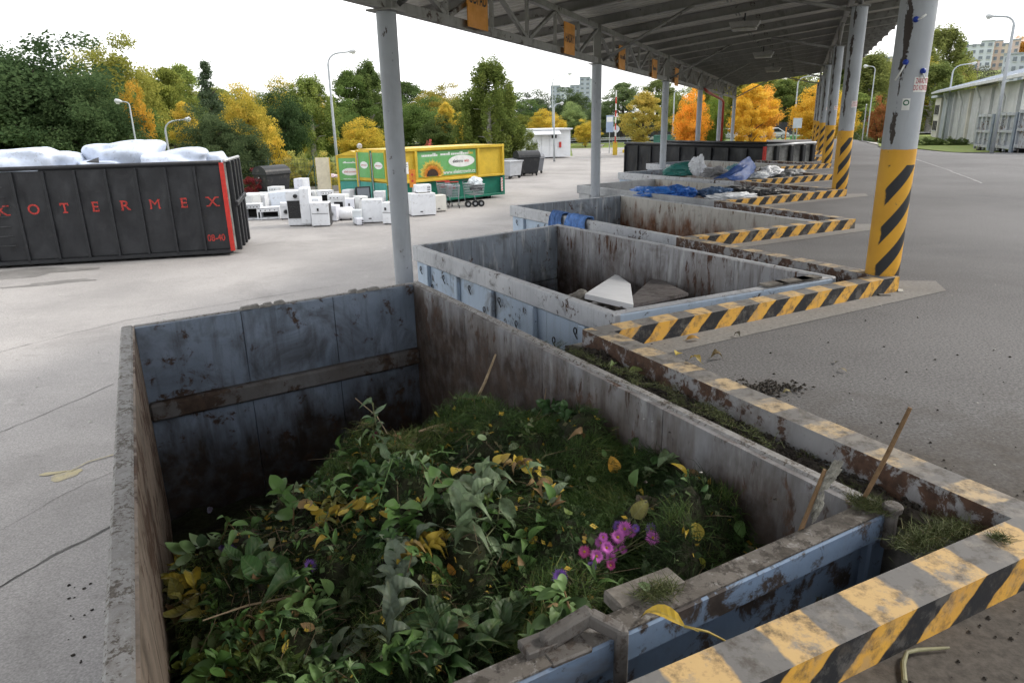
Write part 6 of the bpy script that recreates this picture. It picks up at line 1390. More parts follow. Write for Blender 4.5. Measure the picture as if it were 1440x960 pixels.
# matted blades: each tuft leans its own way
def blades(n_tuft, per, amin, amax, L0_, L1_, wdt, patch):
    Q = []; V = []; rg = np.random.default_rng(5)
    for t in range(n_tuft):
        a = amin+(amax-amin)*rg.random(); b = B0+.03+(B1-B0-.06)*rg.random()
        pv = hnoise(a, b, 2.0, 12.5)
        if rg.random() > patch(a, b, pv): continue
        z = hz(a, b); p = hxy(a, b); c = np.array([p[0], p[1], z]); e = .03
        nx = -(hz(a+e, b)-hz(a-e, b))/(2*e); ny = -(hz(a, b+e)-hz(a, b-e))/(2*e); nrm = np.array([ha[0]*nx+hb[0]*ny, ha[1]*nx+hb[1]*ny, 1.0]); nrm /= np.linalg.norm(nrm)
        flow = rg.normal(size=3); flow -= nrm*flow.dot(nrm); flow /= np.linalg.norm(flow); li = int(np.argmin((LP[:,0]-a)**2+(LP[:,1]-b)**2)); tv = .05+.75*TONE[li]+.35*pv+rg.normal(0, .10); flow = flow*.6+np.array([math.cos(TONE[li]*19), math.sin(TONE[li]*19), 0])*.8; flow -= nrm*flow.dot(nrm); flow /= np.linalg.norm(flow)
        k = per; o = rg.normal(size=(k,3))*np.array([.030,.030,.010]); d = flow*.9+rg.normal(size=(k,3))*.55+nrm*(.25+.35*rg.random((k,1))); d /= np.linalg.norm(d, axis=1)[:,None]
        s = np.cross(d, rg.normal(size=(k,3))); s /= np.linalg.norm(s, axis=1)[:,None]; L = (L0_+(L1_-L0_)*rg.random((k,1))); P = c+o+nrm*.004
        m_ = P+d*L*.55; tip = P+d*L-np.array([0,0,1])*L*.35*rg.random((k,1)); w_ = s*wdt*(.6+.8*rg.random((k,1)))
        Q.append(np.stack([P-w_, P+w_, m_+w_*.8, m_-w_*.8], 1)); Q.append(np.stack([m_-w_*.8, m_+w_*.8, tip+w_*.15, tip-w_*.15], 1))
        vv = np.clip(tv+rg.normal(0, .13, k), 0, 1); V += [vv, vv]
    return np.concatenate(Q), np.concatenate(V)
Q, V = blades(11500, 24, A0+.02, 3.6, .035, .11, .0013, lambda a, b, pv: (.95 if pv > -.15 else .30)*(1 if (b < 1.55 and a > .55) else .55))
me = quads_mesh('clippings', Q-np.array(heap.location), V); o = put('grass_clippings', me, m_blade, heap); o['kind'] = 'stuff'
# ---- leaves
def leaf_mesh(L=1.0, W_=.5, curl=.25, fold=.25, nl=7, point=1.0, wav=.0, seed=0):
    mb = MB(); rn = random.Random(seed)
    for i in range(nl+1):
        f = i/nl; w_ = W_*math.sin(math.pi*min(1, f**.75*.97+.03))**(.8*point)*(1-f*.15)/2; zc = curl*(math.sin(f*2.2)*.6-f*f*.8); x = L*f*(1-.15*abs(curl)*f)
        for j in (-1, -.5, 0, .5, 1): mb.v.append((x+rn.uniform(-.01,.01), w_*j, zc+abs(j)*w_*fold*2+wav*math.sin(f*14+j*3)*.05*abs(j)))
    mb.f = [(5*i+j, 5*i+j+5, 5*i+j+6, 5*i+j+1) for i in range(nl) for j in range(4)]; mb.m = [0]*len(mb.f)
    mb.tube([(-.28*L,0,-.02),(-.1*L,0,.01),(0,0,0)], [.008,.010,.010], 4)
    return mb.mesh('leaf', smooth=True)
def leaf2_mat(name, rough=.5, trans=.2):
    m, t, b = NT(name); g = G(t); oi = g.n('ShaderNodeObjectInfo'); s = g.sep()
    mid = g.ramp(g.math('ABSOLUTE', s[1]), .0, .03, 1, 0); ve = g.math('ABSOLUTE', g.math('SUBTRACT', g.math('FRACT', g.math('ADD', g.math('MULTIPLY', s[0], 7.0), g.math('MULTIPLY', g.math('ABSOLUTE', s[1]), -5.0))), .5))
    c = g.mix(g.math('MULTIPLY', g.ramp(g.noise(6, 6), .5, .75), .35), oi.outputs['Color'], (.10,.06,.02)); c = g.mix(1.0, c, g.ramp(g.noise(2.5, 3), .3, .7, .75, 1.3), 'MULTIPLY')
    c = g.mix(g.math('MULTIPLY', g.math('MAXIMUM', mid, g.ramp(ve, .0, .08, .5, 0)), .38), c, (.24,.27,.15))
    t.links.new(c, b.inputs['Base Color']); b.inputs['Roughness'].default_value = rough; b.inputs['Specular IOR Level'].default_value = .3
    tr = g.n('ShaderNodeBsdfTranslucent'); t.links.new(c, tr.inputs[0]); ms = g.n('ShaderNodeMixShader'); ms.inputs[0].default_value = trans
    o = t.nodes['Material Output']; t.links.new(b.outputs[0], ms.inputs[1]); t.links.new(tr.outputs[0], ms.inputs[2]); t.links.new(ms.outputs[0], o.inputs[0]); g.bump(b, ve, .25, .02); return m
m_lf = leaf2_mat('leaf_blade')
LEAF = [leaf_mesh(1,.50,.3,.22,seed=1), leaf_mesh(1,.62,-.3,.15,seed=2), leaf_mesh(1,.42,.55,.35,wav=1,seed=3), leaf_mesh(1,.75,.15,.18,7,.8,.6,4), leaf_mesh(1,.30,.4,.3,seed=5), leaf_mesh(1,.55,.8,.5,wav=1.2,seed=6)]
LC = [((.055,.10,.035),8),((.10,.15,.07),6),((.15,.20,.11),5),((.035,.07,.025),6),((.42,.30,.03),5),((.50,.36,.05),2),((.45,.18,.03),2),((.17,.085,.04),3),((.30,.27,.14),2),((.13,.19,.04),4)]
LCF = [c for c, n in LC for _ in range(n)]
def put_leaf(parent, pos, size, d, up, colr, mi=None, name='leaf', world=True):
    d = Vector(d).normalized(); u = Vector(up); y = u.cross(d)
    if y.length < 1e-3: y = Vector((1,0,0)).cross(d)
    y.normalize(); z = d.cross(y); q = Vector(pos)-(parent.location if world else Vector((0,0,0)))
    o = put(name, LEAF[rng.integers(0, 6) if mi is None else mi], m_lf, parent)
    o.matrix_local = Matrix(((d.x*size,y.x*size,z.x*size,q.x),(d.y*size,y.y*size,z.y*size,q.y),(d.z*size,y.z*size,z.z*size,q.z),(0,0,0,1))); o.color = (*colr, 1); return o
def surf(a, b): p = hxy(a, b); return np.array([p[0], p[1], hz(a, b)])
nleaf = 0
while nleaf < 60:
    a = .2+3.0*rng.random()**.9; b = .15+(wd0-.3)*rng.random(); left = b/wd0
    if hz(a, b) < -1.0: continue
    if rng.random() > .35+.65*left: continue
    p = surf(a, b)+np.array([0,0,.015+.02*rng.random()]); d = rng.normal(size=3); d[2] = abs(d[2])*.35
    put_leaf(heap, p, .05+.07*rng.random()**1.5, d, (rng.normal(0,.35), rng.normal(0,.35), 1), LCF[rng.integers(0, len(LCF))]); nleaf += 1
# the rest of the leaves and the tangled leafy stems under them
LV = [(np.array([v.co[:] for v in me.vertices]), [tuple(p.vertices) for p in me.polygons]) for me in LEAF]
class Pile:
    def __init__(s): s.v = []; s.f = []; s.c = []; s.n = 0
    def leaf(s, pos, size, d, up, val, mi):
        d = np.array(d, float); d /= np.linalg.norm(d); y = np.cross(up, d); y /= np.linalg.norm(y)+1e-9; z = np.cross(d, y); V_, F_ = LV[mi]
        s.v.append(np.array(pos)+V_@np.array([d, y, z])*size); s.f += [tuple(i+s.n for i in f) for f in F_]; s.c += [val]*len(F_); s.n += len(V_)
    def tube(s, pts, r, val):
        mb = MB(); mb.tube(pts, r, 5, caps=False); s.v.append(np.array(mb.v)); s.f += [tuple(i+s.n for i in f) for f in mb.f]; s.c += [val]*len(mb.f); s.n += len(mb.v)
    def build(s, name, mat, parent):
        me = bpy.data.meshes.new(name); me.from_pydata((np.concatenate(s.v)-np.array(parent.location)).tolist(), [], s.f); at_ = me.attributes.new('var', 'FLOAT', 'FACE'); at_.data.foreach_set('value', np.array(s.c, np.float32))
        me.polygons.foreach_set('use_smooth', [True]*len(s.f)); o = put(name, me, mat, parent); o['kind'] = 'stuff'; return o
m_heapleaf = blade_mat('heap_leaves', [(0,(.022,.05,.017)),(.25,(.048,.10,.032)),(.45,(.085,.17,.04)),(.62,(.13,.215,.075)),(.78,(.21,.28,.15)),(.84,(.13,.075,.038)),(.90,(.22,.15,.07)),(.95,(.42,.31,.04)),(1,(.50,.38,.07))], .5)
pl = Pile(); rg = np.random.default_rng(33)
for k in range(620):
    a = .15+3.0*rg.random(); b = .12+(wd0-.2)*rg.random()
    if hz(a, b) < -1.1 or math.hypot(a-.88, b-.62) < .32 or rg.random() > .2+.8*max(b/wd0, 1-a/1.2): continue
    d = rg.normal(size=3); d[2] = abs(d[2])*.5; pl.leaf(surf(a, b)+np.array([0,0,.015+.03*rg.random()]), .05+.075*rg.random()**1.4, d, np.array([rg.normal(0,.5), rg.normal(0,.5)-.2, 1]), rg.random(), rg.integers(0, 6))
for k in range(54):
    for _ in range(40):
        a = .12+2.9*rg.random()**1.2; b = .15+(wd0-.25)*rg.random()
        if hz(a, b) > -1.0 and math.hypot(a-.88, b-.62) > .45 and rg.random() < .06+.94*max((b/wd0)**1.4, .8-a/.9): break
    th = rg.random()*6.28; L = .18+.30*rg.random(); base = rg.choice([.12,.22,.34,.42,.5,.58,.64,.68]) if rg.random() < .92 else rg.choice([.87,.95]); pts = []
    for i in range(5): f = i/4; aa, bb = a+math.cos(th+.5*f)*L*f, b+math.sin(th+.5*f)*L*f; aa = min(max(aa, .12), 3.2); bb = min(max(bb, .14), wd0-.12); q = surf(aa, bb); q[2] = max(q[2], -1.1)+.03+.11*math.sin(f*2.6)*(.4+.6*rg.random()); pts.append(q)
    pl.tube(pts, [.005,.0045,.004,.0035,.002], .62 if k % 3 else .86); n_ = 9+int(9*rg.random()); sz = .05+.075*rg.random(); mi = int(rg.integers(0, 6))
    for j in range(n_):
        f = (j+.6)/n_*4; i = min(int(f), 3); p = pts[i]+(pts[i+1]-pts[i])*(f-i); ax_ = pts[i+1]-pts[i]; ax_ /= np.linalg.norm(ax_)+1e-9; s1 = np.cross(ax_, [0,0,1.0]); s1 /= np.linalg.norm(s1)+1e-9; an = j*2.4+rg.random()
        d = s1*math.cos(an)+np.array([0,0,1])*(abs(math.sin(an))*.7-.45*rg.random())+ax_*.5; pl.leaf(p, sz*(.6+.7*rg.random()), d, np.array([rg.normal(0,.4), rg.normal(0,.4)-.15, 1]), float(np.clip(base+rg.normal(0,.05), 0, 1)), mi)
pl.build('leafy_tangle', m_heapleaf, heap)
# smaller leaves and bits, too many to count
rg = np.random.default_rng(11); P = []
for k in range(9000):
    a = .16+3.35*rg.random(); b = .12+(wd0-.24)*rg.random()
    if rg.random() < .30+.7*(b/wd0)**.7: P.append(surf(a, b)+np.array([0,0,.006+.02*rg.random()]))
P = np.array(P); Q = leaf_quads(P, .034, up=1.2, rg=rg, aspect=.8); V = rg.random(len(P))
m_bits = blade_mat('leaf_litter', [(0,(.03,.055,.018)),(.3,(.06,.105,.035)),(.55,(.11,.155,.06)),(.72,(.17,.20,.11)),(.82,(.10,.06,.03)),(.9,(.38,.26,.03)),(1,(.45,.33,.06))])
o = put('leaf_litter', quads_mesh('litter', Q-np.array(heap.location), V), m_bits, heap); o['kind'] = 'stuff'
# thin dead stems and roots in the left and back of the heap
m_twig = M('dry_twig', (.20,.15,.09), .85, .35, 8); m_stem = tint('plant_stem', .6, .2, 12)
mb = MB()
for k in range(760):
    a = .2+3.1*rng.random(); b = .3+(wd0-.45)*rng.random()**.6; p = surf(a, b)+np.array([0,0,.02]); d = rng.normal(size=3); d[2] = d[2]*.25+.05; d /= np.linalg.norm(d); L = .08+.28*rng.random()**2; e = rng.normal(size=3)*.03
    mb.tube([p, p+d*L*.5+e, p+d*L+e*.5-np.array([0,0,L*.15])], [.0022,.0018,.001], 4, caps=False)
o = mb.build('dry_stems', m_twig, heap); o['kind'] = 'stuff'
def stick(name, label, cat, pts, r, mat, group=None):
    mb = MB(); mb.tube(pts, r, 9); base = Vector(pts[0]); o = mb.build(name, mat); return tag(o, label, cat, group)
m_wood = M('raw_wood', (.22,.135,.07), .75, .25, 7, bump=.4, bscale=60); m_cane = M('dry_cane', (.36,.27,.17), .7, .25, 9, bump=.4, bscale=50)
def hp(px, py, z): return at(px, py, z)
# stake on the gate corner, cane with torn film, stick leaning on the right wall
sb = hp(1214, 702, .085); tp = sb+np.array([.10,.16,.42]); 
def aim(base, px, py):                            # point on the ray nearest in plan to the base: keeps a leaning stick in the photograph's direction
    r = CW @ np.array([(px-720)/F_PX, -(py-480)/F_PX, -1.0]); t = np.dot(base[:2], r[:2])/np.dot(r[:2], r[:2]); return np.array([0,0,CAMH])+r*t*1.01
tp = aim(sb, 1280, 573); stick('wooden_stake', 'straight brown wooden stake standing on the gate corner', 'stake', [sb-(tp-sb)*.12, sb, sb+(tp-sb)*.5+np.array([.004,0,0]), tp], [.008,.009,.009,.008], m_wood)
cb_ = hp(1124, 750, .05); ct = aim(cb_, 1160, 660); cane = thing('broken_cane', 'short broken cane wrapped in torn grey film beside the gate', 'cane', tuple(cb_)); mb = MB(); mb.tube([cb_-(ct-cb_)*.3, cb_, ct], [.008,.009,.007], 8); mb.build('cane', m_wood, cane)
for k_, (f_, sz_) in enumerate(((.15,(.022,.014,.07)),(.62,(.018,.016,.06)))):
    o = put('torn_film', crumple(sz_, 91+k_, sub=4, rough=.7, fold=4, flat=False), M('torn_film', (.34,.33,.29), .5, .3, 30), cane); q = ct*(1-f_)+cb_*f_+np.array([.030,.0,.01]); o.location = tuple(Vector(q)-cane.location); o.rotation_euler = (.2,.35-.5*k_,k_)
sb = surf(2.75, .52); sb[2] -= .03; tp = aim(sb, 697, 498); stick('long_stick', 'long pale stick rising from the back of the heap against the right wall', 'stick', [sb, (sb+tp)/2+np.array([.01,0,0]), tp], [.012,.010,.007], m_cane)
for k, (pts, r0, lab) in enumerate((([(470,735),(448,745),(425,757)], .006, 'thin pale stick poking left out of the heap'), ([(655,592),(610,600),(590,606)], .014, 'thick grey branch lying at the top of the heap'), ([(500,560),(530,585),(545,610)], .004, 'thin pale shoot at the back left of the heap'),
        ([(760,610),(775,580),(800,555)], .004, 'bare twig leaning on the right wall'), ([(745,600),(765,570),(768,545)], .004, 'bare forked twig next to the right wall'), ([(640,640),(575,655),(530,690)], .004, 'long thin brown stem across the heap'), ([(430,835),(350,850),(285,872)], .006, 'green stem crossing the lower left of the heap'), ([(600,835),(560,850),(520,862)], .006, 'brown stem in the middle left of the heap'))):
    zz = [-.55,-.45,-.42,-.30,-.28,-.50,-.55,-.50][k]; P_ = [hp(*q, zz+.06*i) for i, q in enumerate(pts)]; stick('twig', lab, 'twig', P_, [r0, r0*.85, r0*.5], m_cane, 'twigs in the heap')
# ---- leafy plants thrown on the heap
def find(px, py):
    """heap surface point under a pixel"""
    r = CW @ np.array([(px-720)/F_PX, -(py-480)/F_PX, -1.0]); r /= np.linalg.norm(r)
    for t in np.arange(1.2, 8, .01):
        p = np.array([0,0,CAMH])+r*t; v = p[:2]-cC; a, b = v.dot(ha), v.dot(hb)
        if .0 < b < wd0 and p[2] < hz(a, b): return p
    return np.array([0,0,CAMH])+r*3
def plant(label, pix, colr, n, size, droop=.5, lift=.08, seed=1, stemc=(.16,.17,.08), jitter=.12, mi=None, spread=1.0):
    rg = np.random.default_rng(seed); P_ = [find(*q)+np.array([0,0,lift*(.4+.6*math.sin(math.pi*(i+.5)/len(pix)))]) for i, q in enumerate(pix)]; t = thing('cut_plant', label, 'plant', tuple(P_[0]), 0, 'cut plants on the heap')
    mb = MB(); mb.tube(P_, [.0055]+[.004]*(len(P_)-2)+[.0025], 6); o = mb.build('stem', m_stem, t, smooth=True); o.color = (*stemc, 1)
    for k in range(n):
        f = (k+.5)/n*(len(P_)-1); i = min(int(f), len(P_)-2); p = P_[i]+(P_[i+1]-P_[i])*(f-i); ax_ = P_[i+1]-P_[i]; ax_ /= np.linalg.norm(ax_)+1e-9
        a = k*2.4+rg.random(); s1 = np.cross(ax_, [0,0,1.0]); s1 /= np.linalg.norm(s1)+1e-9; d = s1*math.cos(a)*spread+np.array([0,0,1])*(abs(math.sin(a))*.6+.15)+ax_*.5; d[2] -= droop*rg.random()
        cc = np.array(colr)*(.75+.5*rg.random()); put_leaf(t, p, size*1.3*(.6+.7*rg.random()), d, (rg.normal(0,.3), rg.normal(0,.3), 1), tuple(cc), mi)
    return t
SG = (.18,.25,.14); DG = (.045,.085,.03); YG = (.16,.20,.04); YL = (.42,.33,.04)
plant('big pale sage green plant in the middle of the heap', [(640,790),(655,750),(672,715),(690,690)], SG, 20, .12, .7, .12, 1, mi=None); plant('second sage green shoot hanging towards the camera', [(690,690),(705,720),(700,760),(660,800)], SG, 12, .10, .9, .10, 2)
plant('wilted grey green stem left of the middle', [(545,930),(552,880),(560,830),(590,775)], (.13,.17,.12), 16, .11, .8, .10, 3); plant('drooping wilted shoot below the sage plant', [(600,770),(560,790),(540,840)], (.14,.18,.12), 10, .09, .9, .09, 4)
plant('dark green broad leaved branch at the lower left', [(430,850),(395,845),(365,830),(340,800)], (.05,.11,.035), 12, .13, .5, .10, 5); plant('yellow leaved branch by the left wall', [(290,850),(262,830),(248,800),(240,780)], YL, 16, .10, .5, .06, 6); plant('olive yellow leaves under the yellow branch', [(300,880),(260,860),(235,830)], (.24,.22,.05), 12, .09, .5, .05, 7)
plant('small bright green sprig at the left', [(310,880),(300,850),(290,825)], (.13,.24,.05), 12, .05, .3, .05, 8); plant('green leafy stems at the bottom left corner', [(240,955),(290,945),(340,930)], YG, 18, .06, .4, .06, 9); plant('green leafy stems along the bottom edge', [(330,960),(380,940),(430,950)], (.10,.16,.04), 16, .07, .5, .07, 10)
plant('pale grey green leaves at the bottom edge', [(430,955),(480,930),(520,905)], (.13,.17,.11), 18, .09, .7, .06, 11); plant('dark glossy leaves at the bottom centre', [(640,950),(690,930),(720,890)], DG, 18, .11, .5, .07, 12); plant('dark leaves between flowers and gate', [(750,860),(700,866),(650,882)], (.065,.115,.045), 16, .065, .6, .06, 13)
plant('green sprig with pale leaves at the top of the heap', [(560,690),(545,650),(530,610),(525,580)], (.11,.17,.09), 14, .07, .4, .07, 14); plant('yellow green leaves at the back left edge', [(480,700),(465,720),(455,750)], (.20,.20,.05), 12, .06, .6, .04, 15); plant('grey green sprig right of the sage plant', [(770,720),(790,700),(800,680)], (.13,.18,.11), 10, .07, .6, .06, 16)
plant('pale leaved sprig near the right wall', [(905,680),(930,665),(940,655)], (.13,.19,.09), 9, .07, .4, .05, 17); plant('green leaves below the purple flowers', [(890,838),(905,822),(912,810)], (.07,.12,.05), 7, .045, .5, .05, 18); plant('dark green leafy mass left of the flowers', [(740,800),(720,790),(695,800),(675,830)], (.06,.11,.04), 20, .06, .5, .07, 19)
plant('dark green leaves in the centre of the heap', [(600,720),(640,730),(650,760)], (.05,.10,.035), 14, .08, .5, .05, 20); plant('dark stems and leaves at the bottom right of the heap', [(600,960),(620,920),(600,880)], (.04,.08,.03), 16, .09, .5, .06, 21); plant('brownish green leaves at the lower middle', [(470,880),(500,850),(510,820)], (.07,.10,.04), 14, .08, .6, .05, 22)
plant('mixed green leaves above the bottom plants', [(380,900),(420,880),(460,870)], (.06,.11,.035), 16, .08, .5, .05, 23)
# single bright leaves and bark
for k, (px, py, s_, c_, lab) in enumerate(((866,672,.10,(.52,.28,.03),'single orange yellow leaf standing on the grass'),(715,690,.0,(.5,.4,.05),''),(745,770,.05,(.5,.36,.04),'small yellow leaf left of the flowers'),(710,810,.06,(.55,.36,.03),'bright yellow leaf in the dark leaves'),(640,815,.06,(.45,.2,.03),'orange leaf beside the wilted stem'),(776,690,.09,(.55,.42,.12),'pale yellow curled leaf near the middle'),(255,855,.07,(.62,.46,.03),'bright yellow leaf by the left wall'),(990,805,.07,(.36,.36,.05),'yellow green leaf beside the gate'),(975,660,.10,(.17,.155,.14),'curled grey dead leaf near the right wall'),(890,735,.11,(.20,.19,.06),'olive leaf behind the purple flowers'),(580,770,.06,(.5,.4,.06),'yellow leaf in the pale stems'),(615,832,.07,(.30,.30,.05),'long yellow green leaf in the lower middle'))):
    if s_ <= 0: continue
    p = find(px, py)+np.array([0,0,.03]); t = thing('fallen_leaf', lab, 'leaf', tuple(p), 0, 'single fallen leaves'); put_leaf(t, p, s_, (rng.normal(0,.6), .3, .5), (rng.normal(0,.3), -.8, .6), c_, 3, 'blade')
p = find(920, 712); mb = MB(); n = 10
for i in range(9):
    x = -.09+.18*i/8
    for j in range(n+1): a = R(-10+200*j/n); r = .045+.006*math.sin(i*2.1+j)+.004*math.sin(j*3.1); mb.v.append((x+.004*math.sin(j*5), r*math.cos(a), r*math.sin(a)*.7))
mb.f = [(i*(n+1)+j, (i+1)*(n+1)+j, (i+1)*(n+1)+j+1, i*(n+1)+j+1) for i in range(8) for j in range(n)]; mb.m = [0]*len(mb.f)
o = mb.build('bark_piece', M('grey_bark', (.17,.13,.10), .9, .4, 14, bump=1, bscale=40), smooth=True); o.location = tuple(p+np.array([0,0,.0])); o.rotation_euler = (0,.1,-.15); sm = o.modifiers.new('t','SOLIDIFY'); sm.thickness = .012; tag(o, 'curved piece of grey brown bark on the grass', 'bark')
# ---- flowers
m_pet = tint('petal', .6, .15, 20); m_disk = M('flower_disk', (.55,.34,.03), .8, .3, 60)
def petal_mesh(n, r, w_, cup):
    mb = MB()
    for ring in range(2):
        for k in range(n):
            a = 6.283*k/n+ring*.1; ca, sa = math.cos(a), math.sin(a); rr = r*(1-.18*ring)*(.9+.2*((k*7) % 5)/5); z0 = .002+.004*ring; z1 = cup*r*(.25+.5*ring)
            q = lambda x, y, z: (x*ca-y*sa, x*sa+y*ca, z)
            mb.add([q(r*.18,-w_*.4,z0), q(rr*.65,-w_,z0+z1*.8), q(rr,0,z0+z1), q(rr*.65,w_,z0+z1*.8), q(r*.18,w_*.4,z0)], [(0,1,2,3,4)])
    return mb.mesh('petals')
PET = petal_mesh(24, .029, .0021, .45); PET2 = petal_mesh(22, .018, .003, 1.6); DSK = MB().lathe([(.0075,0),(.0075,.003),(.004,.0055),(.0005,.006)], 10).mesh('disk')
def flower(parent, p, colr, s_, nrm, open_=True):
    o = put('flower_head', PET if open_ else PET2, m_pet, parent); z = Vector(nrm).normalized(); x = z.orthogonal().normalized(); y = z.cross(x); q = Vector(p)-parent.location
    o.matrix_local = Matrix(((x.x*s_,y.x*s_,z.x*s_,q.x),(x.y*s_,y.y*s_,z.y*s_,q.y),(x.z*s_,y.z*s_,z.z*s_,q.z),(0,0,0,1))); o.color = (*colr, 1)
    if open_: put('flower_disk', DSK, m_disk, o)
    return o
MG = (.70,.16,.62); VI = (.28,.12,.58); PK = (.48,.06,.26)
fr = find(850, 795); fl = thing('aster_bunch', 'bunch of magenta purple asters lying on the heap', 'flowers', tuple(fr))
FP = [(878,752,1.25,MG),(868,770,1.1,MG),(848,775,1.0,MG),(862,782,1.0,MG),(838,797,1.2,MG),(852,790,1.0,MG),(918,765,1.25,MG),(915,758,.9,VI),(893,762,.8,VI),(869,748,.9,VI),(858,800,1.0,MG),(822,797,.9,PK),(845,772,1.0,MG),(886,762,.8,MG),(875,792,.9,MG),(832,806,.9,VI),(858,810,.8,PK)]
for i, (px, py, s_, c_) in enumerate(FP):
    p = find(px, py+8)+np.array([0,0,.065+.02*(i % 3)]); flower(fl, p, tuple(np.array(c_)*rng.uniform(.65,1.05)), s_*rng.uniform(.85,1.3), np.array([0,0,CAMH])-p+rng.normal(0,.5,3))
    mb = MB(); e = np.array(find(830, 800))+np.array([0,0,.02]); mb.tube([p-np.array([0,0,.004]), (p+e)/2-np.array([0,0,.02]), e], .0022, 5, caps=False); o = mb.build('stem', m_stem, fl); o.color = (.13,.14,.06,1)
for k, (px, py, c_, lab) in enumerate(((788,819,VI,'violet aster head in the dark leaves left of the bunch'),(505,700,(.34,.02,.06),'dark red withered flower at the left of the heap'),(322,778,(.10,.07,.22),'blue violet flower spike by the left wall'),(438,802,VI,'violet aster at the lower left'),(272,776,(.40,.07,.02),'rust red flower head by the left wall'),(527,616,(.34,.06,.16),'pink flower bud on the top left of the heap'),(295,722,(.42,.40,.55),'pale lilac flower on the dark container floor'))):
    p = find(px, py)+np.array([0,0,.03]); t = thing('flower', lab, 'flower', tuple(p), 0, 'single flowers'); flower(t, p, c_, 1.3, (np.array([0,0,CAMH])-p)+rng.normal(0,.3,3), k in (0, 3))
    mb = MB(); mb.tube([p, p+np.array([.01,.01,-.05])], .002, 5); o = mb.build('stem', m_stem, t); o.color = (.12,.14,.06,1)
    if k in (1, 2, 6):
        for j in range(5): flower(t, p+rng.normal(0, .016, 3), c_, 1.0, (rng.normal(0,.5), -.6, .8), False)

# ---------------------------------------------------------------- litter on ledge, kerbs and platform
m_blade_dry = blade_mat('old_clippings', [(0,(.045,.04,.02)),(.45,(.06,.075,.025)),(.75,(.09,.11,.04)),(1,(.17,.14,.07))])
def tufts(name, centers, n, L, spread, parent=None, label=None, mat=None):
    Q = []; V = []; rg = np.random.default_rng(len(centers)*7+n)
    for c in centers:
        k = n; o = rg.normal(size=(k,3))*np.array([spread,spread,.006]); o[:,2] = np.abs(o[:,2]); P = np.array(c)+o; d = rg.normal(size=(k,3)); d[:,2] = np.abs(d[:,2])*.45; d /= np.linalg.norm(d, axis=1)[:,None]
        s = np.cross(d, rg.normal(size=(k,3))); s /= np.linalg.norm(s, axis=1)[:,None]; l = L*(.5+rg.random((k,1))); w_ = s*.0012; t = P+d*l; Q.append(np.stack([P-w_, P+w_, t+w_*.3, t-w_*.3], 1)); V.append(np.clip(.55+rg.normal(0,.2,k), 0, 1))
    o = put(name, quads_mesh(name, np.concatenate(Q), np.concatenate(V)), mat or m_blade_dry, parent); o['kind'] = 'stuff'
    if label: o['label'] = label
    return o
def rimp(f, z=.085, off=-.04): p = cC+(cB-cC)*f; n_ = np.array([-.877,-.48]); return (*(p-n_*off), z)
def ledgep(f, off=.1): p = cC+(cB-cC)*f; return (p[0]+.877*off, p[1]+.48*off, .02)
tufts('grass_on_ledge', [rimp(.13+.015*k, .085, .02+.02*(k % 3)) for k in range(7)]+[rimp(.36+.012*k, .085, .03) for k in range(9)]+[ledgep(.47+.012*k, .05+.05*(k % 3)) for k in range(7)]+[rimp(.2+.011*k, .085, .05+.05*math.sin(k)) for k in range(16)]+[ledgep(.02+.03*k, .06+.04*(k % 4)) for k in range(8)], 45, .035, .022, label='cut grass scattered along the rim and ledge')
tufts('grass_on_gate', [tuple(hp(1205+7*k, 706+3*(k % 3)+k, .085)) for k in range(6)]+[tuple(hp(910+9*k, 838-3*k, .09)) for k in range(4)], 150, .04, .02, label='cut grass lying on the gate corner')
tufts('grass_on_kerb', [tuple(hp(1400+5*k, 757+k, .145)) for k in range(3)], 60, .03, .014, label='few cut blades lying on the near kerb')
gh = [tuple(np.array(hp(1280+10*k, 770-4*k+6*(k % 2), .05))+np.array([0,0,.012*(k % 3)])) for k in range(8)]
o = tufts('grass_clump', gh, 200, .05, .03, label='clump of damp cut grass in the corner behind the near kerb')
# small debris: clods, dry leaves, sticks
m_clod = M('soil_clod', (.05,.042,.034), .95, .4, 20)
def crumbs(name, label, spots, smin, smax, mat, seed):
    rg = random.Random(seed); mb = MB()
    for (x, y, z) in spots:
        s_ = rg.uniform(smin, smax); bmv = [(rg.uniform(.6,1)*s_*a, rg.uniform(.6,1)*s_*b, rg.uniform(.5,1)*s_*c*.7) for a, b, c in ((1,0,0),(-1,0,0),(0,1,0),(0,-1,0),(0,0,1),(0,0,-.2))]
        mb.add([(x+a, y+b, z+c) for a, b, c in bmv], [(0,2,4),(2,1,4),(1,3,4),(3,0,4),(2,0,5),(1,2,5),(3,1,5),(0,3,5)])
    o = mb.build(name, mat); return tag(o, label, kind='stuff')
sp = [(*(cC+(cB-cC)*rng.random()*.47+np.array([.877,.48])*(.03+.2*rng.random())), .012+.015*rng.random()) for _ in range(2200)]; crumbs('ledge_crumbs', 'dark soil crumbs along the ledge', sp, .004, .018, m_clod, 1)
sp = []
for _ in range(300):
    t = rng.random(); p = Tc[0]+(Oc[1]-Tc[0])*t+np.array([.89,.456])*(.09+abs(rng.normal(0,.16))); sp.append((p[0], p[1], .004))
crumbs('platform_crumbs', 'soil crumbs scattered along the kerb on the platform', sp, .003, .010, m_clod, 2)
c = np.array(at(675/720*720+0, 0, 0)) if False else at(1080, 548, 0); sp = [(c[0]+rng.normal(0,.10), c[1]+rng.normal(0,.06), .006+.02*rng.random()) for _ in range(160)]; crumbs('soil_spill', 'dark spill of soil against the kerb', sp, .008, .025, m_clod, 3)
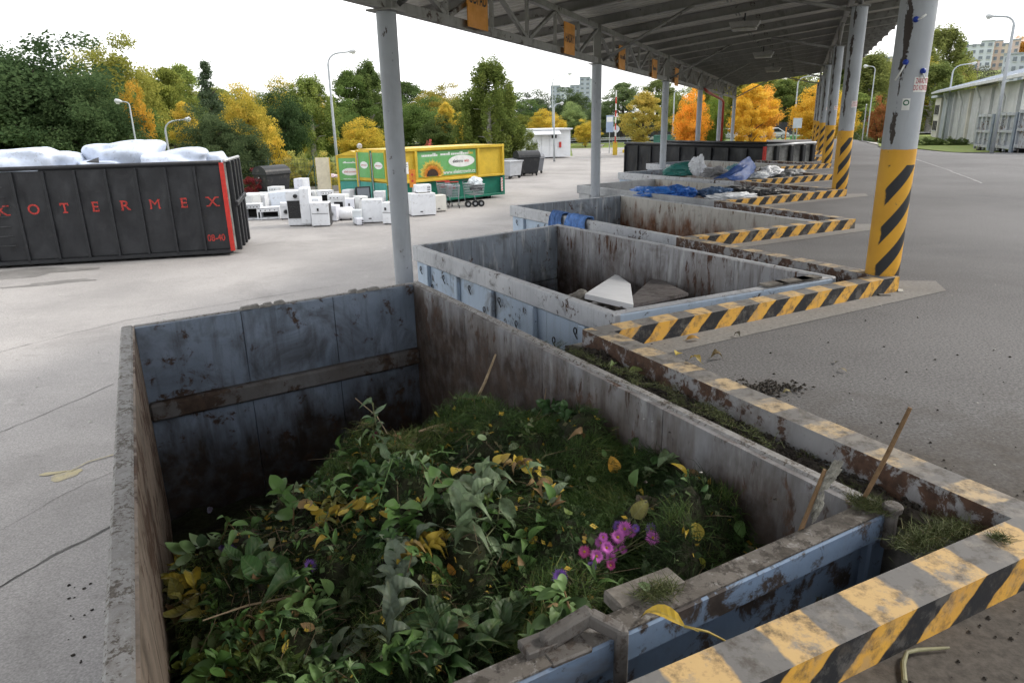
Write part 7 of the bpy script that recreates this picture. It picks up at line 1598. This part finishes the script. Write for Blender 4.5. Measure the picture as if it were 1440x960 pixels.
c = Tc[0]+(Oc[1]-Tc[0])*.93-np.array([.89,.456])*.13; sp = [(c[0]+.456*q_-.89*w_, c[1]-.89*q_-.456*w_, .01+.05*rng.random()*math.exp(-(q_/.15)**2)) for q_, w_ in zip(rng.normal(0,.13,240), rng.normal(0,.03,240))]; crumbs('soil_heap', 'dark heap of soil at the corner of the ledge', sp, .012, .035, m_clod, 4)
sp = [(*(np.array([1.2,1.2])+rng.normal(0,.55,2)), .004) for _ in range(420)]; crumbs('near_crumbs', 'fine soil crumbs on the near platform', [s_ for s_ in sp if (s_[1]-1.56) < .503*(s_[0]-.65)-.12], .003, .012, m_clod, 5)
sp = [(*at(rng.uniform(900,1430), rng.uniform(430,720), 0)[:2], .003) for _ in range(70)]; crumbs('platform_specks', 'scattered specks of dirt on the platform', sp, .004, .016, m_clod, 6)
m_pale = M('pale_scrap', (.50,.49,.45), .8, .2, 9); sp = [(*at(rng.uniform(900,1430), rng.uniform(380,700), 0)[:2], .003) for _ in range(60)]; crumbs('pale_specks', 'small pale scraps on the platform', sp, .004, .011, m_pale, 7)
sp = [(*at(rng.uniform(90,152), rng.uniform(820,955), YZ)[:2], YZ+.004) for _ in range(18)]; crumbs('yard_specks', 'dark specks beside the near container in the yard', sp, .006, .022, m_clod, 8)
sp = [(*at(rng.uniform(0,560), rng.uniform(330,600), YZ)[:2], YZ+.004) for _ in range(90)]; crumbs('yard_scraps', 'small pale scraps in the yard', sp, .01, .035, m_pale, 9)
DB = 'leaves and stems on the platform'
for k, (px, py, s_, c_, z, lab) in enumerate(((965,480,.11,(.40,.22,.05),0,'dry orange leaf on the platform behind the kerb corner'),(985,512,.10,(.36,.27,.08),.14,'yellow dry leaf on the kerb'),(955,498,.08,(.42,.32,.06),.02,'small yellow leaf by the kerb corner'),(1000,505,.09,(.18,.13,.06),0,'brown leaf behind the kerb'),(1190,525,.06,(.28,.24,.17),0,'pale dry leaf in the middle of the platform'),(865,515,.10,(.14,.20,.07),.03,'green leaf lying on the soil ledge'),(885,525,.09,(.20,.24,.08),.03,'yellow green leaf lying on the soil ledge'),(1040,475,.06,(.1,.09,.07),0,'dark leaf on the platform near the striped kerb'),(1175,510,.05,(.07,.06,.05),0,'small dark leaf on the platform'),(1100,555,.06,(.30,.26,.13),0,'pale leaf beside the dark soil spill'),(912,835,.05,(.12,.18,.08),.09,'small green leaf on the gate'))):
    p = at(px, py, z)+np.array([0,0,.012]); t = thing('dropped_leaf', lab, 'leaf', tuple(p), 0, DB); put_leaf(t, p, s_, (math.cos(k*2.1), math.sin(k*2.1), .1), (.1,-.2,1), c_, [0,2,3,5][k % 4], 'blade')
# long yellow leaf with stem lying over gate and ledge
p = at(905, 862, .10); e = at(962, 880, .13); f_ = at(1028, 905, .06); t = thing('dropped_leaf', 'long yellow leaf with a trailing stem bridging gate and ledge', 'leaf', tuple(e), 0, DB); put_leaf(t, e, .17, p-e, (.1,-.3,1), (.56,.38,.05), 4, 'blade')
mb = MB(); mb.tube([e, (e+f_)/2+np.array([0,0,.012]), f_], [.004,.0035,.003], 6); o = mb.build('stalk', m_stem, t, smooth=True); o.color = (.40,.30,.08,1)
# bent plant stalk on the dirty platform at the lower right
P_ = [at(1272, 958, .012), at(1270, 932, .014), at(1275, 917, .02), at(1290, 913, .014), at(1335, 910, .012)]; o = stick('plant_stalk', 'bent pale green stalk lying on the near platform', 'stalk', P_, [.008,.008,.006,.006,.004], m_stem); o.color = (.22,.21,.12,1); o['group'] = DB
m_flat = M('flat_dirt', (.055,.048,.04), .95, .3, 12); pass
# wood splinters on the ledge, small wood block by the column
for k, (px, py, s_, lab) in enumerate(((1235,410,.05,'small pale wood chip at the foot of the nearest striped column'),(1258,404,.06,'white scrap at the foot of the nearest striped column'))):
    p = at(px+8, py+6, .0); mb = MB(); mb.hexa([(-s_,-.02,0),(s_,-.025,0),(s_*.9,.02,0),(-s_,.02,0),(-s_*.9,-.02,.015),(s_,-.02,.01),(s_*.8,.02,.012),(-s_,.02,.014)]); o = mb.build('wood_chip', m_pale if k else m_oldwood); o.location = tuple(p+np.array([0,0,.003])); o.rotation_euler = (0,0,k*1.1); tag(o, lab, 'scrap')
